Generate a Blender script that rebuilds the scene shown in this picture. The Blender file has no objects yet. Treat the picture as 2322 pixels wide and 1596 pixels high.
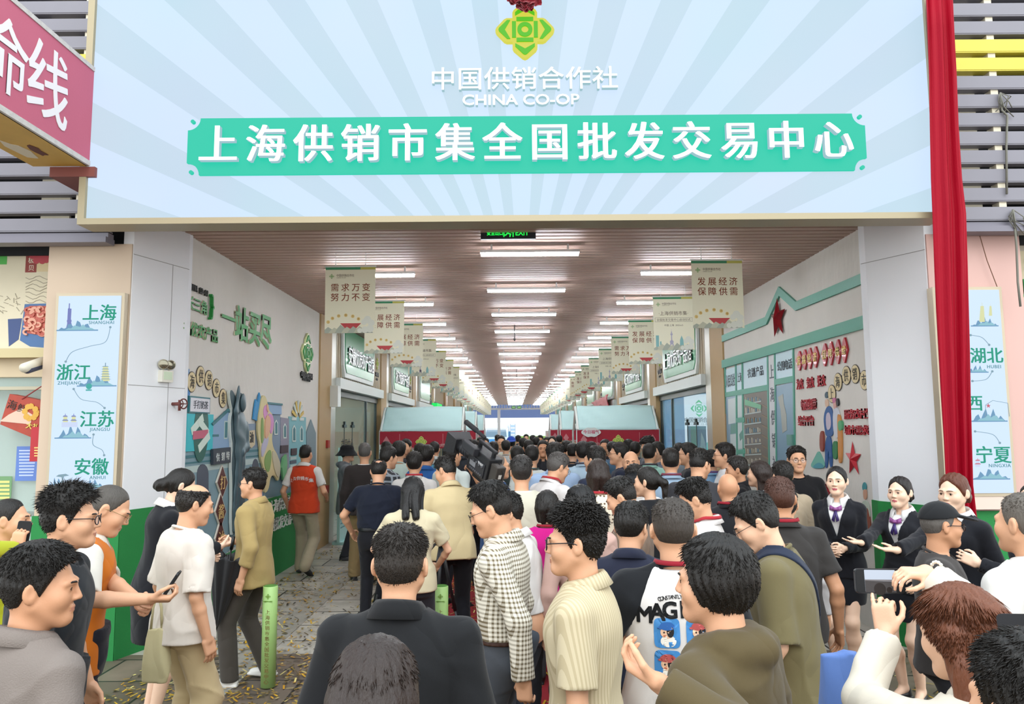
import bpy, math, random
import numpy as np
from mathutils import Matrix, Vector

# ---------------------------------------------------------------- camera, sky, exposure
SC = bpy.context.scene
COL = SC.collection
FPX, CX, CY = 1700.0, 1161.0, 798.0
CAM_H = 2.10
cam_data = bpy.data.cameras.new('camera')
cam_data.sensor_width = 36.0
cam_data.lens = FPX / 2322.0 * 36.0
cam_data.clip_start = 0.05
cam_data.clip_end = 400
CAM = bpy.data.objects.new('camera', cam_data)
COL.objects.link(CAM)
PITCH, YAW, ROLL = math.radians(5.88), math.radians(0.02), math.radians(-0.42)
CAM.matrix_world = (Matrix.Translation((0, 0, CAM_H)) @ Matrix.Rotation(YAW, 4, 'Z')
                    @ Matrix.Rotation(math.pi / 2 + PITCH, 4, 'X') @ Matrix.Rotation(ROLL, 4, 'Z'))
SC.camera = CAM
CAM_M = CAM.matrix_world.to_3x3()

world = bpy.data.worlds.new('overcast_sky')
SC.world = world
world.use_nodes = True
wn = world.node_tree
bgn = wn.nodes['Background']
wtc = wn.nodes.new('ShaderNodeTexCoord')
wsep = wn.nodes.new('ShaderNodeSeparateXYZ')
wramp = wn.nodes.new('ShaderNodeValToRGB')
wramp.color_ramp.elements[0].position = 0.0
wramp.color_ramp.elements[0].color = (0.92, 0.95, 0.96, 1)
wramp.color_ramp.elements[1].position = 0.9
wramp.color_ramp.elements[1].color = (0.82, 0.92, 1.0, 1)
wn.links.new(wtc.outputs['Generated'], wsep.inputs[0])
wn.links.new(wsep.outputs['Z'], wramp.inputs[0])
wn.links.new(wramp.outputs[0], bgn.inputs['Color'])
bgn.inputs['Strength'].default_value = 1.8
sun_d = bpy.data.lights.new('veiled_sun', 'SUN')
sun_d.energy = 0.9
sun_d.angle = math.radians(40)
sun_d.color = (1.0, 0.99, 0.97)
SUN = bpy.data.objects.new('veiled_sun', sun_d)
COL.objects.link(SUN)
SUN.rotation_euler = (math.radians(48), 0, math.radians(2))
vs = SC.view_settings
vs.view_transform = 'Standard'
vs.look = 'None'
vs.exposure = 0.48
vs.gamma = 1.0
vs.use_curve_mapping = False
SC.cycles.max_bounces = 6
SC.cycles.diffuse_bounces = 3
SC.cycles.glossy_bounces = 3
SC.cycles.transmission_bounces = 4
SC.cycles.transparent_max_bounces = 6
SC.cycles.caustics_reflective = False
SC.cycles.caustics_refractive = False
SC.cycles.sample_clamp_indirect = 6.0


# ---------------------------------------------------------------- photograph pixel -> place
def ray(px, py):
    d = CAM_M @ Vector(((px - CX) / FPX, -(py - CY) / FPX, -1.0))
    return d


def at(px, py, Y):
    d = ray(px, py)
    t = Y / d.y
    return Vector((d.x * t, Y, CAM_H + d.z * t))


class Pl:
    """a flat surface of the place: origin, right, up, outward normal"""
    def __init__(s, o, u, v, n):
        s.o, s.u, s.v, s.n = Vector(o), Vector(u), Vector(v), Vector(n)

    def px(s, x, y):
        d = ray(x, y)
        c = Vector((0, 0, CAM_H))
        t = (s.o - c).dot(s.n) / d.dot(s.n)
        p = c + d * t - s.o
        return (p.dot(s.u), p.dot(s.v))

    def w(s, u, v, d=0.0):
        return s.o + s.u * u + s.v * v + s.n * d


# ---------------------------------------------------------------- materials
def lin(c):
    if isinstance(c, str):
        c = c.lstrip('#')
        c = [int(c[i:i + 2], 16) / 255 for i in (0, 2, 4)]
    return tuple((x / 12.92 if x <= 0.04045 else ((x + 0.055) / 1.055) ** 2.4) for x in c[:3]) + (1.0,)


_mc = {}


def mat(color, rough=0.6, bump=0.0, bscale=40.0, metal=0.0, emit=0.0, vary=0.0, vscale=6.0, spec=None, trans=0.0,
        bstretch=None, coat=0.0, alpha=1.0, sheen=0.0, wrinkle=0.0):
    key = ('m', color if isinstance(color, str) else tuple(color), rough, bump, bscale, metal, emit, vary, vscale, spec, trans,
           bstretch, coat, alpha, sheen, wrinkle)
    if key in _mc:
        return _mc[key]
    m = bpy.data.materials.new('mat')
    m.use_nodes = True
    nt = m.node_tree
    b = nt.nodes['Principled BSDF']
    c = lin(color)
    b.inputs['Base Color'].default_value = c
    b.inputs['Roughness'].default_value = rough
    b.inputs['Metallic'].default_value = metal
    if spec is not None:
        b.inputs['Specular IOR Level'].default_value = spec
    if trans:
        b.inputs['Transmission Weight'].default_value = trans
        b.inputs['IOR'].default_value = 1.05
    if coat:
        b.inputs['Coat Weight'].default_value = coat
    if sheen:
        b.inputs['Sheen Weight'].default_value = sheen
    if alpha < 1:
        b.inputs['Alpha'].default_value = alpha
    if emit:
        b.inputs['Emission Color'].default_value = c
        b.inputs['Emission Strength'].default_value = emit
    if bump or vary:
        tc = nt.nodes.new('ShaderNodeTexCoord')
        src = tc.outputs['Object']
        if bstretch:
            mp = nt.nodes.new('ShaderNodeMapping')
            mp.inputs['Scale'].default_value = bstretch
            nt.links.new(src, mp.inputs[0])
            src = mp.outputs[0]
    if bump:
        n = nt.nodes.new('ShaderNodeTexNoise')
        n.inputs['Scale'].default_value = bscale
        n.inputs['Detail'].default_value = 4
        nt.links.new(src, n.inputs['Vector'])
        bp = nt.nodes.new('ShaderNodeBump')
        bp.inputs['Strength'].default_value = bump
        bp.inputs['Distance'].default_value = 0.01
        nt.links.new(n.outputs['Fac'], bp.inputs['Height'])
        nt.links.new(bp.outputs[0], b.inputs['Normal'])
        if wrinkle:                                   # soft creases in the cloth
            w1 = nt.nodes.new('ShaderNodeTexNoise')
            w1.inputs['Scale'].default_value = 4.2
            w1.inputs['Detail'].default_value = 1.0
            w1.inputs['Distortion'].default_value = 0.8
            nt.links.new(src, w1.inputs['Vector'])
            a1 = nt.nodes.new('ShaderNodeMath')
            a1.operation = 'SUBTRACT'
            a1.inputs[1].default_value = 0.5
            nt.links.new(w1.outputs['Fac'], a1.inputs[0])
            a2 = nt.nodes.new('ShaderNodeMath')
            a2.operation = 'ABSOLUTE'
            nt.links.new(a1.outputs[0], a2.inputs[0])
            b2 = nt.nodes.new('ShaderNodeBump')
            b2.inputs['Strength'].default_value = wrinkle
            b2.inputs['Distance'].default_value = 0.06
            nt.links.new(a2.outputs[0], b2.inputs['Height'])
            nt.links.new(b2.outputs[0], bp.inputs['Normal'])
    if vary:
        n2 = nt.nodes.new('ShaderNodeTexNoise')
        n2.inputs['Scale'].default_value = vscale
        n2.inputs['Detail'].default_value = 3
        nt.links.new(src, n2.inputs['Vector'])
        mx = nt.nodes.new('ShaderNodeMix')
        mx.data_type = 'RGBA'
        mx.inputs['A'].default_value = tuple(x * (1 - vary) for x in c[:3]) + (1,)
        mx.inputs['B'].default_value = tuple(min(1, x * (1 + vary)) for x in c[:3]) + (1,)
        nt.links.new(n2.outputs['Fac'], mx.inputs['Factor'])
        nt.links.new(mx.outputs['Result'], b.inputs['Base Color'])
    _mc[key] = m
    return m


def glow(color, strength=1.0):
    key = ('g', color if isinstance(color, str) else tuple(color), strength)
    if key not in _mc:
        m = bpy.data.materials.new('lit')
        m.use_nodes = True
        nt = m.node_tree
        b = nt.nodes['Principled BSDF']
        b.inputs['Base Color'].default_value = (0.02, 0.02, 0.02, 1)
        b.inputs['Roughness'].default_value = 0.6
        b.inputs['Specular IOR Level'].default_value = 0.12
        b.inputs['Emission Color'].default_value = lin(color)
        b.inputs['Emission Strength'].default_value = strength
        _mc[key] = m
    return _mc[key]


def pattern(kind, c1, c2, size, c3=None, rough=0.8):
    """woven patterns from object coordinates"""
    key = ('p', kind, c1, c2, size, c3)
    if key in _mc:
        return _mc[key]
    m = mat(c1, rough)
    m = m.copy()
    nt = m.node_tree
    b = nt.nodes['Principled BSDF']
    tc = nt.nodes.new('ShaderNodeTexCoord')
    sp = nt.nodes.new('ShaderNodeSeparateXYZ')
    nt.links.new(tc.outputs['Object'], sp.inputs[0])

    def math_(op, a, bb=None):
        n = nt.nodes.new('ShaderNodeMath')
        n.operation = op
        for i, q in enumerate((a, bb)):
            if q is None:
                continue
            if isinstance(q, (int, float)):
                n.inputs[i].default_value = q
            else:
                nt.links.new(q, n.inputs[i])
        return n.outputs[0]

    def band(src, duty):
        return math_('LESS_THAN', math_('FRACT', math_('MULTIPLY', src, 1 / size)), duty)
    hor = math_('ADD', sp.outputs['X'], math_('MULTIPLY', sp.outputs['Y'], 0.8))
    if kind == 'gingham':
        f = math_('MULTIPLY', math_('ADD', band(hor, 0.45), band(sp.outputs['Z'], 0.45)), 0.5)
    elif kind == 'plaid':
        f = math_('MAXIMUM', band(hor, 0.3), band(sp.outputs['Z'], 0.3))
    elif kind == 'stripe':
        f = band(hor, 0.45)
    else:
        v = nt.nodes.new('ShaderNodeTexVoronoi')
        v.inputs['Scale'].default_value = 1 / size
        v.inputs['Randomness'].default_value = 0.15
        nt.links.new(tc.outputs['Object'], v.inputs['Vector'])
        f = math_('LESS_THAN', v.outputs['Distance'], 0.28)
    mx = nt.nodes.new('ShaderNodeMix')
    mx.data_type = 'RGBA'
    mx.inputs['A'].default_value = lin(c1)
    mx.inputs['B'].default_value = lin(c2)
    nt.links.new(f, mx.inputs['Factor'])
    nt.links.new(mx.outputs['Result'], b.inputs['Base Color'])
    if kind == 'stripe':
        bp = nt.nodes.new('ShaderNodeBump')
        bp.inputs['Strength'].default_value = 0.5
        bp.inputs['Distance'].default_value = 0.004
        nt.links.new(f, bp.inputs['Height'])
        nt.links.new(bp.outputs[0], b.inputs['Normal'])
    _mc[key] = m
    return m


# ---------------------------------------------------------------- mesh builder
class MB:
    def __init__(s):
        s.v, s.f, s.m, s.k = [], [], [], 0

    def add(s, vs_, fs, mi=0):
        o = len(s.v)
        s.v.extend(tuple(p) for p in vs_)
        for f in fs:
            s.f.append(tuple(i + o for i in f))
            s.m.append(mi)
        return s

    def box(s, x0, x1, y0, y1, z0, z1, mi=0):
        p = [(x, y, z) for z in (z0, z1) for y in (y0, y1) for x in (x0, x1)]
        return s.add(p, [(0, 2, 3, 1), (4, 5, 7, 6), (0, 1, 5, 4), (2, 6, 7, 3), (0, 4, 6, 2), (1, 3, 7, 5)], mi)

    def obox(s, pl, u0, u1, v0, v1, d0, d1, mi=0):
        return s.poly(pl, [(u0, v0), (u1, v0), (u1, v1), (u0, v1)], d0, d1, mi)

    def poly(s, pl, pts, d0, d1, mi=0, sides=None):
        """outline in the plane, thickness from d0 to d1 along its normal"""
        a = sum(pts[i][0] * pts[(i + 1) % len(pts)][1] - pts[(i + 1) % len(pts)][0] * pts[i][1] for i in range(len(pts)))
        if a < 0:
            pts = pts[::-1]
        n = len(pts)
        s.k = (s.k + 1) % 37                      # layers never lie exactly in one plane
        d1 = d1 + s.k * 5e-5
        q = [pl.w(u, v, d1) for u, v in pts] + [pl.w(u, v, d0) for u, v in pts]
        s.add(q, [tuple(range(n)), tuple(range(2 * n - 1, n - 1, -1))], mi)
        o = len(s.v) - 2 * n
        for i in range(n):
            j = (i + 1) % n
            s.f.append((o + i, o + n + i, o + n + j, o + j))
            s.m.append(mi if sides is None else sides)
        return s

    def disc(s, pl, u, v, r, d0, d1, mi=0, n=28, ry=None):
        ry = ry or r
        return s.poly(pl, [(u + r * math.cos(2 * math.pi * i / n), v + ry * math.sin(2 * math.pi * i / n)) for i in range(n)], d0, d1, mi)

    def line(s, pl, pts, w, d0, d1, mi=0, closed=False):
        pts = [Vector(p) for p in pts]
        n = len(pts)
        L, R = [], []
        for i in range(n):
            if closed:
                a, b = pts[i - 1], pts[(i + 1) % n]
                t1, t2 = (pts[i] - a).normalized(), (b - pts[i]).normalized()
            else:
                t1 = (pts[i] - pts[i - 1]).normalized() if i else (pts[1] - pts[0]).normalized()
                t2 = (pts[i + 1] - pts[i]).normalized() if i < n - 1 else t1
            t = (t1 + t2)
            t = t.normalized() if t.length > 1e-6 else t1
            nn = Vector((-t.y, t.x))
            k = max(0.4, nn.dot(Vector((-t1.y, t1.x))))
            L.append(pts[i] + nn * (w / 2 / k))
            R.append(pts[i] - nn * (w / 2 / k))
        for i in range(n if closed else n - 1):
            j = (i + 1) % n
            s.poly(pl, [tuple(R[i]), tuple(R[j]), tuple(L[j]), tuple(L[i])], d0, d1, mi)
        return s

    def tube(s, pts, r, n=8, mi=0, caps=True):
        pts = [Vector(p) for p in pts]
        rr = r if isinstance(r, (list, tuple)) else [r] * len(pts)
        o = len(s.v)
        up = Vector((0.13, 0.2, 0.97))
        for i, p in enumerate(pts):
            t = (pts[min(i + 1, len(pts) - 1)] - pts[max(i - 1, 0)]).normalized()
            a = t.cross(up)
            if a.length < 0.05:
                a = t.cross(Vector((1, 0, 0)))
            a.normalize()
            b = t.cross(a)
            for k in range(n):
                th = 2 * math.pi * k / n
                s.v.append(tuple(p + (a * math.cos(th) + b * math.sin(th)) * rr[i]))
        for i in range(len(pts) - 1):
            for k in range(n):
                k2 = (k + 1) % n
                s.f.append((o + i * n + k, o + i * n + k2, o + (i + 1) * n + k2, o + (i + 1) * n + k))
                s.m.append(mi)
        if caps:
            s.f.append(tuple(o + k for k in range(n))[::-1])
            s.m.append(mi)
            s.f.append(tuple(o + (len(pts) - 1) * n + k for k in range(n)))
            s.m.append(mi)
        return s

    def lathe(s, c, prof, n=20, mi=0):
        c = Vector(c)
        o = len(s.v)
        for r, z in prof:
            for k in range(n):
                th = 2 * math.pi * k / n
                s.v.append((c.x + r * math.cos(th), c.y + r * math.sin(th), c.z + z))
        for i in range(len(prof) - 1):
            for k in range(n):
                k2 = (k + 1) % n
                s.f.append((o + i * n + k, o + i * n + k2, o + (i + 1) * n + k2, o + (i + 1) * n + k))
                s.m.append(mi)
        s.f.append(tuple(o + k for k in range(n))[::-1])
        s.m.append(mi)
        s.f.append(tuple(o + (len(prof) - 1) * n + k for k in range(n)))
        s.m.append(mi)
        return s

    def text(s, pl, body, u, v, size, d0, d1, mi=0, align='C', bold=0.0, sx=1.0, space=1.0, xbold=0.0, rot=0.0, side=None):
        """letters in the plane: (u, v) is the middle (or left / right end) of the line's mid-height"""
        sh_ = [(0, 0)]
        if any(ord(c) > 0x2e80 for c in body):      # heavier strokes for Chinese characters
            xb, yb = max(xbold, bold), bold * .6
            bold = 0.0
            if xb or yb:
                sh_ = [(-xb, -yb), (xb, -yb), (xb, yb), (-xb, yb), (0, 0)]
        vs_, fs = glyphs(body, bold, space)
        if not len(vs_):
            return s
        lo, hi = vs_.min(0), vs_.max(0)
        a0 = {'C': (lo[0] + hi[0]) / 2, 'L': lo[0], 'R': hi[0]}[align]
        my = 0.37
        ca, sa = math.cos(rot), math.sin(rot)
        for q_, (sh, sv) in enumerate(sh_):
            out = []
            s.k = (s.k + 1) % 37
            for x, y, z in vs_:
                x, y = (x - a0 + sh) * size * sx, (y - my + sv) * size
                x, y = x * ca - y * sa, x * sa + y * ca
                out.append(pl.w(u + x, v + y, d0 + (d1 - d0 + s.k * 4e-5) * z))
            s.add(out, fs, mi)
            if side is not None:
                k0 = len(s.m) - len(fs)
                for q, f in enumerate(fs):
                    zs = [vs_[i][2] for i in f]
                    if max(zs) - min(zs) > .5:
                        s.m[k0 + q] = side
        return s


_gl = {}


def glyphs(body, bold=0.0, space=1.0):
    key = (body, bold, space)
    if key not in _gl:
        c = bpy.data.curves.new('txt', 'FONT')
        c.body = body
        c.size = 1.0
        c.offset = bold
        c.extrude = 0.5
        c.space_character = space
        c.resolution_u = 3
        o = bpy.data.objects.new('txt', c)
        COL.objects.link(o)
        dg = bpy.context.evaluated_depsgraph_get()
        me = bpy.data.meshes.new_from_object(o.evaluated_get(dg))
        v = np.array([tuple(p.co) for p in me.vertices]).reshape(-1, 3)
        if len(v):
            v[:, 2] += 0.5
        f = [tuple(p.vertices) for p in me.polygons]
        bpy.data.meshes.remove(me)
        bpy.data.objects.remove(o)
        bpy.data.curves.remove(c)
        _gl[key] = (v, f)
    return _gl[key]


# ---------------------------------------------------------------- objects
def root_loc(p):
    while p.parent:
        p = p.parent
    return p.location.copy()


def link(name, me, mats, parent=None):
    for m in (mats if isinstance(mats, (list, tuple)) else [mats]):
        me.materials.append(m)
    o = bpy.data.objects.new(name, me)
    COL.objects.link(o)
    if parent is not None:
        o.parent = parent
    return o


def obj(name, mb, mats, parent=None, smooth=False, origin=None):
    """one mesh object; built in place, its origin on its thing"""
    L = root_loc(parent) if parent is not None else Vector(origin or (0, 0, 0))
    me = bpy.data.meshes.new(name)
    me.from_pydata([(x - L.x, y - L.y, z - L.z) for x, y, z in mb.v], [], mb.f)
    me.polygons.foreach_set('material_index', mb.m)
    if smooth:
        me.polygons.foreach_set('use_smooth', [True] * len(me.polygons))
    me.update()
    o = link(name, me, mats, parent)
    if parent is None:
        o.location = L
    return o


def tag(o, label, cat, group=None, kind=None):
    o['label'] = label
    o['category'] = cat
    if group:
        o['group'] = group
    if kind:
        o['kind'] = kind
    return o


def thing(name, label, cat, loc=(0, 0, 0), group=None):
    o = bpy.data.objects.new(name, None)
    o.empty_display_size = 0.1
    COL.objects.link(o)
    o.location = loc
    return tag(o, label, cat, group)


def struct(name, mb, mats, label=None, smooth=False):
    o = obj(name, mb, mats, None, smooth)
    o['kind'] = 'structure'
    if label:
        o['label'] = label
        o['category'] = name.split('_')[0]
    return o


def copy_tree(o, parent=None, loc=None):
    c = o.copy()
    COL.objects.link(c)
    if parent is not None:
        c.parent = parent
    if loc is not None:
        c.location = loc
    for ch in list(o.children):
        copy_tree(ch, c)
    return c


FRONT = lambda Y: Pl((0, Y, 0), (1, 0, 0), (0, 0, 1), (0, -1, 0))
# ================================================================ people
def rotm(yaw=0.0, pitch=0.0, roll=0.0):
    """columns: right, forward, up.  yaw turns to the person's left, pitch bows forward"""
    return np.array(Matrix.Rotation(yaw, 3, 'Z') @ Matrix.Rotation(-pitch, 3, 'X') @ Matrix.Rotation(roll, 3, 'Y'))


def nrm(v):
    v = np.asarray(v, float)
    return v / (np.linalg.norm(v) + 1e-9)


def smin(a, b, k):
    if k <= 0:
        return np.minimum(a, b)
    h = np.clip(0.5 + 0.5 * (b - a) / k, 0, 1)
    return b + (a - b) * h - k * h * (1 - h)


def sstep(a, b, x):
    t = np.clip((x - a) / (b - a), 0, 1)
    return t * t * (3 - 2 * t)


class F:
    """frame: rotation R (columns are axes) and origin t"""
    def __init__(s, R=None, t=(0, 0, 0)):
        s.R = np.eye(3) if R is None else np.asarray(R, float)
        s.t = np.asarray(t, float)

    def w(s, p):
        return np.asarray(p, float) @ s.R.T + s.t

    def l(s, p):
        return (p - s.t) @ s.R


ID = F()


class Sdf:
    def __init__(s):
        s.p = []
        s.noise = None

    def _a(s, op, c, r, fn, k):
        s.p.append((op, np.asarray(c, float), r, fn, k))
        return s

    def cone(s, a, b, ra, rb, k=0.02, fr=ID, op='u'):
        a, b = fr.w(a), fr.w(b)
        ab = b - a
        L2 = ab @ ab + 1e-9

        def fn(p):
            t = np.clip(((p - a) @ ab) / L2, 0, 1)
            q = p - a - t[:, None] * ab
            return np.sqrt((q * q).sum(1)) - (ra + (rb - ra) * t)
        return s._a(op, (a + b) / 2, math.sqrt(L2) / 2 + max(ra, rb), fn, k)

    def ell(s, c, r, k=0.02, fr=ID, R=None, op='u'):
        f2 = F(fr.R if R is None else fr.R @ R, fr.w(c))
        r = np.asarray(r, float)

        def fn(p):
            q = f2.l(p)
            k0 = np.sqrt(((q / r) ** 2).sum(1))
            k1 = np.sqrt(((q / r ** 2) ** 2).sum(1)) + 1e-9
            return k0 * (k0 - 1) / k1
        return s._a(op, f2.t, r.max(), fn, k)

    def box(s, c, h, rad, k=0.01, fr=ID, R=None, op='u'):
        f2 = F(fr.R if R is None else fr.R @ R, fr.w(c))
        h = np.asarray(h, float) - rad

        def fn(p):
            q = np.abs(f2.l(p)) - h
            return np.sqrt((np.maximum(q, 0) ** 2).sum(1)) + np.minimum(q.max(1), 0) - rad
        return s._a(op, f2.t, float(np.linalg.norm(h)) + rad, fn, k)

    def loft(s, st, k=0.03, fr=ID, n=2.3, op='u', soft=0.0):
        """elliptic stations (z, half width, half depth, y centre)"""
        st = np.array(st, float)
        zz = np.linspace(st[0, 0], st[-1, 0], 48)
        tab = []
        for c in (1, 2, 3):                       # smooth through the stations
            x, y = st[:, 0], st[:, c]
            m = np.gradient(y, x)
            i = np.clip(np.searchsorted(x, zz) - 1, 0, len(x) - 2)
            h = x[i + 1] - x[i]
            t = (zz - x[i]) / h
            tab.append(y[i] * (1 + 2 * t) * (1 - t) ** 2 + m[i] * h * t * (1 - t) ** 2 + y[i + 1] * t * t * (3 - 2 * t) + m[i + 1] * h * t * t * (t - 1))
        A, B, Cc = tab
        z0, z1 = st[0, 0], st[-1, 0]

        def fn(p):
            q = fr.l(p)
            a, b, yc = np.interp(q[:, 2], zz, A), np.interp(q[:, 2], zz, B), np.interp(q[:, 2], zz, Cc)
            r = (np.abs(q[:, 0] / a) ** n + np.abs((q[:, 1] - yc) / b) ** n) ** (1 / n)
            d = (r - 1) * np.minimum(a, b)
            return np.maximum(d, np.maximum(z0 - q[:, 2], q[:, 2] - z1) + soft)
        c = fr.w((0, float(np.mean(Cc)), (z0 + z1) / 2))
        return s._a(op, c, math.hypot((z1 - z0) / 2, max(A.max(), B.max())) + 0.02, fn, k)

    def cut(s, c, n):
        """keep the side the normal points away from"""
        c, n = np.asarray(c, float), nrm(n)
        s.p.append(('i', None, 0, lambda p: (p - c) @ n, 0))
        return s

    def fun(s, op, fn, c=None, r=0, k=0.0):
        s.p.append((op, None if c is None else np.asarray(c, float), r, fn, k))
        return s

    def ev(s, p, m=0.08):
        d = np.full(len(p), m, np.float64)
        for op, c, r, fn, k in s.p:
            if c is not None:
                q = p - c
                i = np.nonzero((q * q).sum(1) < (r + m) ** 2)[0]
                if not len(i):
                    continue
                x = fn(p[i])
                if op == 'u':
                    d[i] = smin(d[i], x, k)
                else:
                    d[i] = -smin(-d[i], x, k)
            else:
                if op == 'i':
                    d = np.maximum(d, fn(p))
                elif op == 'd':
                    d = d + fn(p)
                elif op == 's':
                    d = -smin(-d, fn(p), k)
        return d

    def bounds(s):
        lo, hi = np.full(3, 9.0), np.full(3, -9.0)
        for op, c, r, fn, k in s.p:
            if op == 'u' and c is not None:
                lo, hi = np.minimum(lo, c - r), np.maximum(hi, c + r)
        return lo - 0.02, hi + 0.02

    def mesh(s, vox, lo=None, hi=None):
        b = s.bounds()
        lo = b[0] if lo is None else np.maximum(b[0], lo)
        hi = b[1] if hi is None else np.minimum(b[1], hi)
        st = 4
        nc = np.ceil((hi - lo) / (vox * st)).astype(int) + 1
        ax = [lo[i] + (np.arange(nc[i]) * st + (st - 1) / 2) * vox for i in range(3)]
        g = np.stack(np.meshgrid(*ax, indexing='ij'), -1).reshape(-1, 3)
        m = vox * 9 + 0.03
        dc = s.ev(g, m).reshape(nc)
        act = np.abs(dc) < vox * 6.2
        Fd = np.repeat(np.repeat(np.repeat(dc.astype(np.float32), st, 0), st, 1), st, 2)
        ci = np.argwhere(act)
        if not len(ci):
            return np.zeros((0, 3)), np.zeros((0, 4), int)
        off = np.stack(np.meshgrid(*[np.arange(st)] * 3, indexing='ij'), -1).reshape(-1, 3)
        fi = (ci[:, None, :] * st + off[None]).reshape(-1, 3)
        out = np.empty(len(fi), np.float32)
        for a in range(0, len(fi), 400000):
            out[a:a + 400000] = s.ev(lo + fi[a:a + 400000] * vox, m)
        Fd[fi[:, 0], fi[:, 1], fi[:, 2]] = out
        for q in (0, -1):
            Fd[q], Fd[:, q], Fd[:, :, q] = 1, 1, 1
        return snet(Fd, lo, vox)


def snet(Fd, lo, vox):
    S = Fd < 0
    c = np.zeros(tuple(n - 1 for n in S.shape), np.int8)
    sl = (slice(None, -1), slice(1, None))
    for i in (0, 1):
        for j in (0, 1):
            for k in (0, 1):
                c += S[sl[i], sl[j], sl[k]]
    cells = np.argwhere((c > 0) & (c < 8))
    vi = np.full(c.shape, -1, np.int32)
    vi[cells[:, 0], cells[:, 1], cells[:, 2]] = np.arange(len(cells))
    cor = [(i, j, k) for i in (0, 1) for j in (0, 1) for k in (0, 1)]
    fv = [Fd[cells[:, 0] + i, cells[:, 1] + j, cells[:, 2] + k] for i, j, k in cor]
    pos, cnt = np.zeros((len(cells), 3)), np.zeros(len(cells))
    for a in range(8):
        for b in range(a + 1, 8):
            if sum(abs(cor[a][q] - cor[b][q]) for q in range(3)) != 1:
                continue
            x = np.nonzero((fv[a] < 0) != (fv[b] < 0))[0]
            t = (fv[a][x] / (fv[a][x] - fv[b][x]))[:, None]
            pos[x] += np.array(cor[a]) * (1 - t) + np.array(cor[b]) * t
            cnt[x] += 1
    V = lo + (cells + pos / cnt[:, None]) * vox
    Q = []
    for axis in range(3):
        o = [1, 1, 1]
        o[axis] = 0
        A = S[tuple(slice(o[q], -1) for q in range(3))]
        e = [1, 1, 1]
        B = S[tuple(slice(1, None) if q == axis else slice(1, -1) for q in range(3))]
        E = np.argwhere(A != B)
        fl = A[E[:, 0], E[:, 1], E[:, 2]]
        E = E + np.array(o)
        u, w = [q for q in range(3) if q != axis]
        du, dw = np.zeros(3, int), np.zeros(3, int)
        du[u], dw[w] = 1, 1
        g = lambda X: vi[X[:, 0], X[:, 1], X[:, 2]]
        q = np.stack([g(E - du - dw), g(E - dw), g(E), g(E - du)], 1)
        if axis == 1:
            fl = ~fl
        q[~fl] = q[~fl][:, ::-1]
        Q.append(q)
    Q = np.concatenate(Q)
    return V, Q[(Q >= 0).all(1)]


def npmesh(name, V, Q, T=None, mi=None):
    me = bpy.data.meshes.new(name)
    T = np.zeros((0, 3), int) if T is None else T
    me.vertices.add(len(V))
    me.vertices.foreach_set('co', np.ascontiguousarray(V, np.float32).ravel())
    lv = np.concatenate([Q.ravel(), T.ravel()]).astype(np.int32)
    me.loops.add(len(lv))
    me.loops.foreach_set('vertex_index', lv)
    ls = np.concatenate([np.arange(len(Q)) * 4, len(Q) * 4 + np.arange(len(T)) * 3]).astype(np.int32)
    me.polygons.add(len(ls))
    me.polygons.foreach_set('loop_start', ls)
    me.polygons.foreach_set('use_smooth', np.ones(len(ls), bool))
    if mi is not None:
        me.polygons.foreach_set('material_index', mi.astype(np.int32))
    me.update(calc_edges=True)
    me.validate()
    return me


def folds(rng, amp, vert=1.0, n=4):
    """soft waves with a few sharper creases"""
    ks = []
    for i in range(n):
        f = rng.uniform(12, 26)
        d = nrm((rng.normal() * 1.2, rng.normal() * 0.9, rng.normal() * vert * .8))
        ks.append((d * f, rng.uniform(0, 6.28), nrm(rng.normal(size=3)) * rng.uniform(5, 11), rng.uniform(0, 6.28)))

    def fn(p):
        d = 0
        for i, (k, ph, k2, ph2) in enumerate(ks):
            w = np.sin(p @ k2 + ph2)
            x = np.sin(p @ k + ph + 1.7 * w)
            m = sstep(-0.1, 0.9, np.sin(p @ (k2 * 0.8) + ph))
            d = d + (x * 0.45 if i == 0 else -(1 - np.abs(x)) ** 2 * 1.2 * m)
        return d * (amp * 0.5)
    return fn


SKINS = ['#e3b494', '#d6a27f', '#c9936f', '#eac4a8', '#c48a66']
HAIRC = '#17130f'


def skin_mat(c):
    return mat(c, 0.5, bump=0.06, bscale=220, vary=0.06, vscale=18)


def hair_mat(c):
    return mat(c, 0.42, bump=0.5, bscale=60, bstretch=(3, 3, 0.6), spec=0.4, vary=0.25, vscale=30)


def cloth(c, rough=0.85, v=0.05):
    k = [int(c.lstrip('#')[i:i + 2], 16) for i in (0, 2, 4)]
    if max(k) > 205:                              # white cloth is never a perfect white
        c = '#%02x%02x%02x' % tuple(int(q * .925) for q in k)
    return mat(c, rough, bump=0.10, bscale=520, vary=v, vscale=9, sheen=0.1, spec=0.25, wrinkle=.42)


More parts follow.
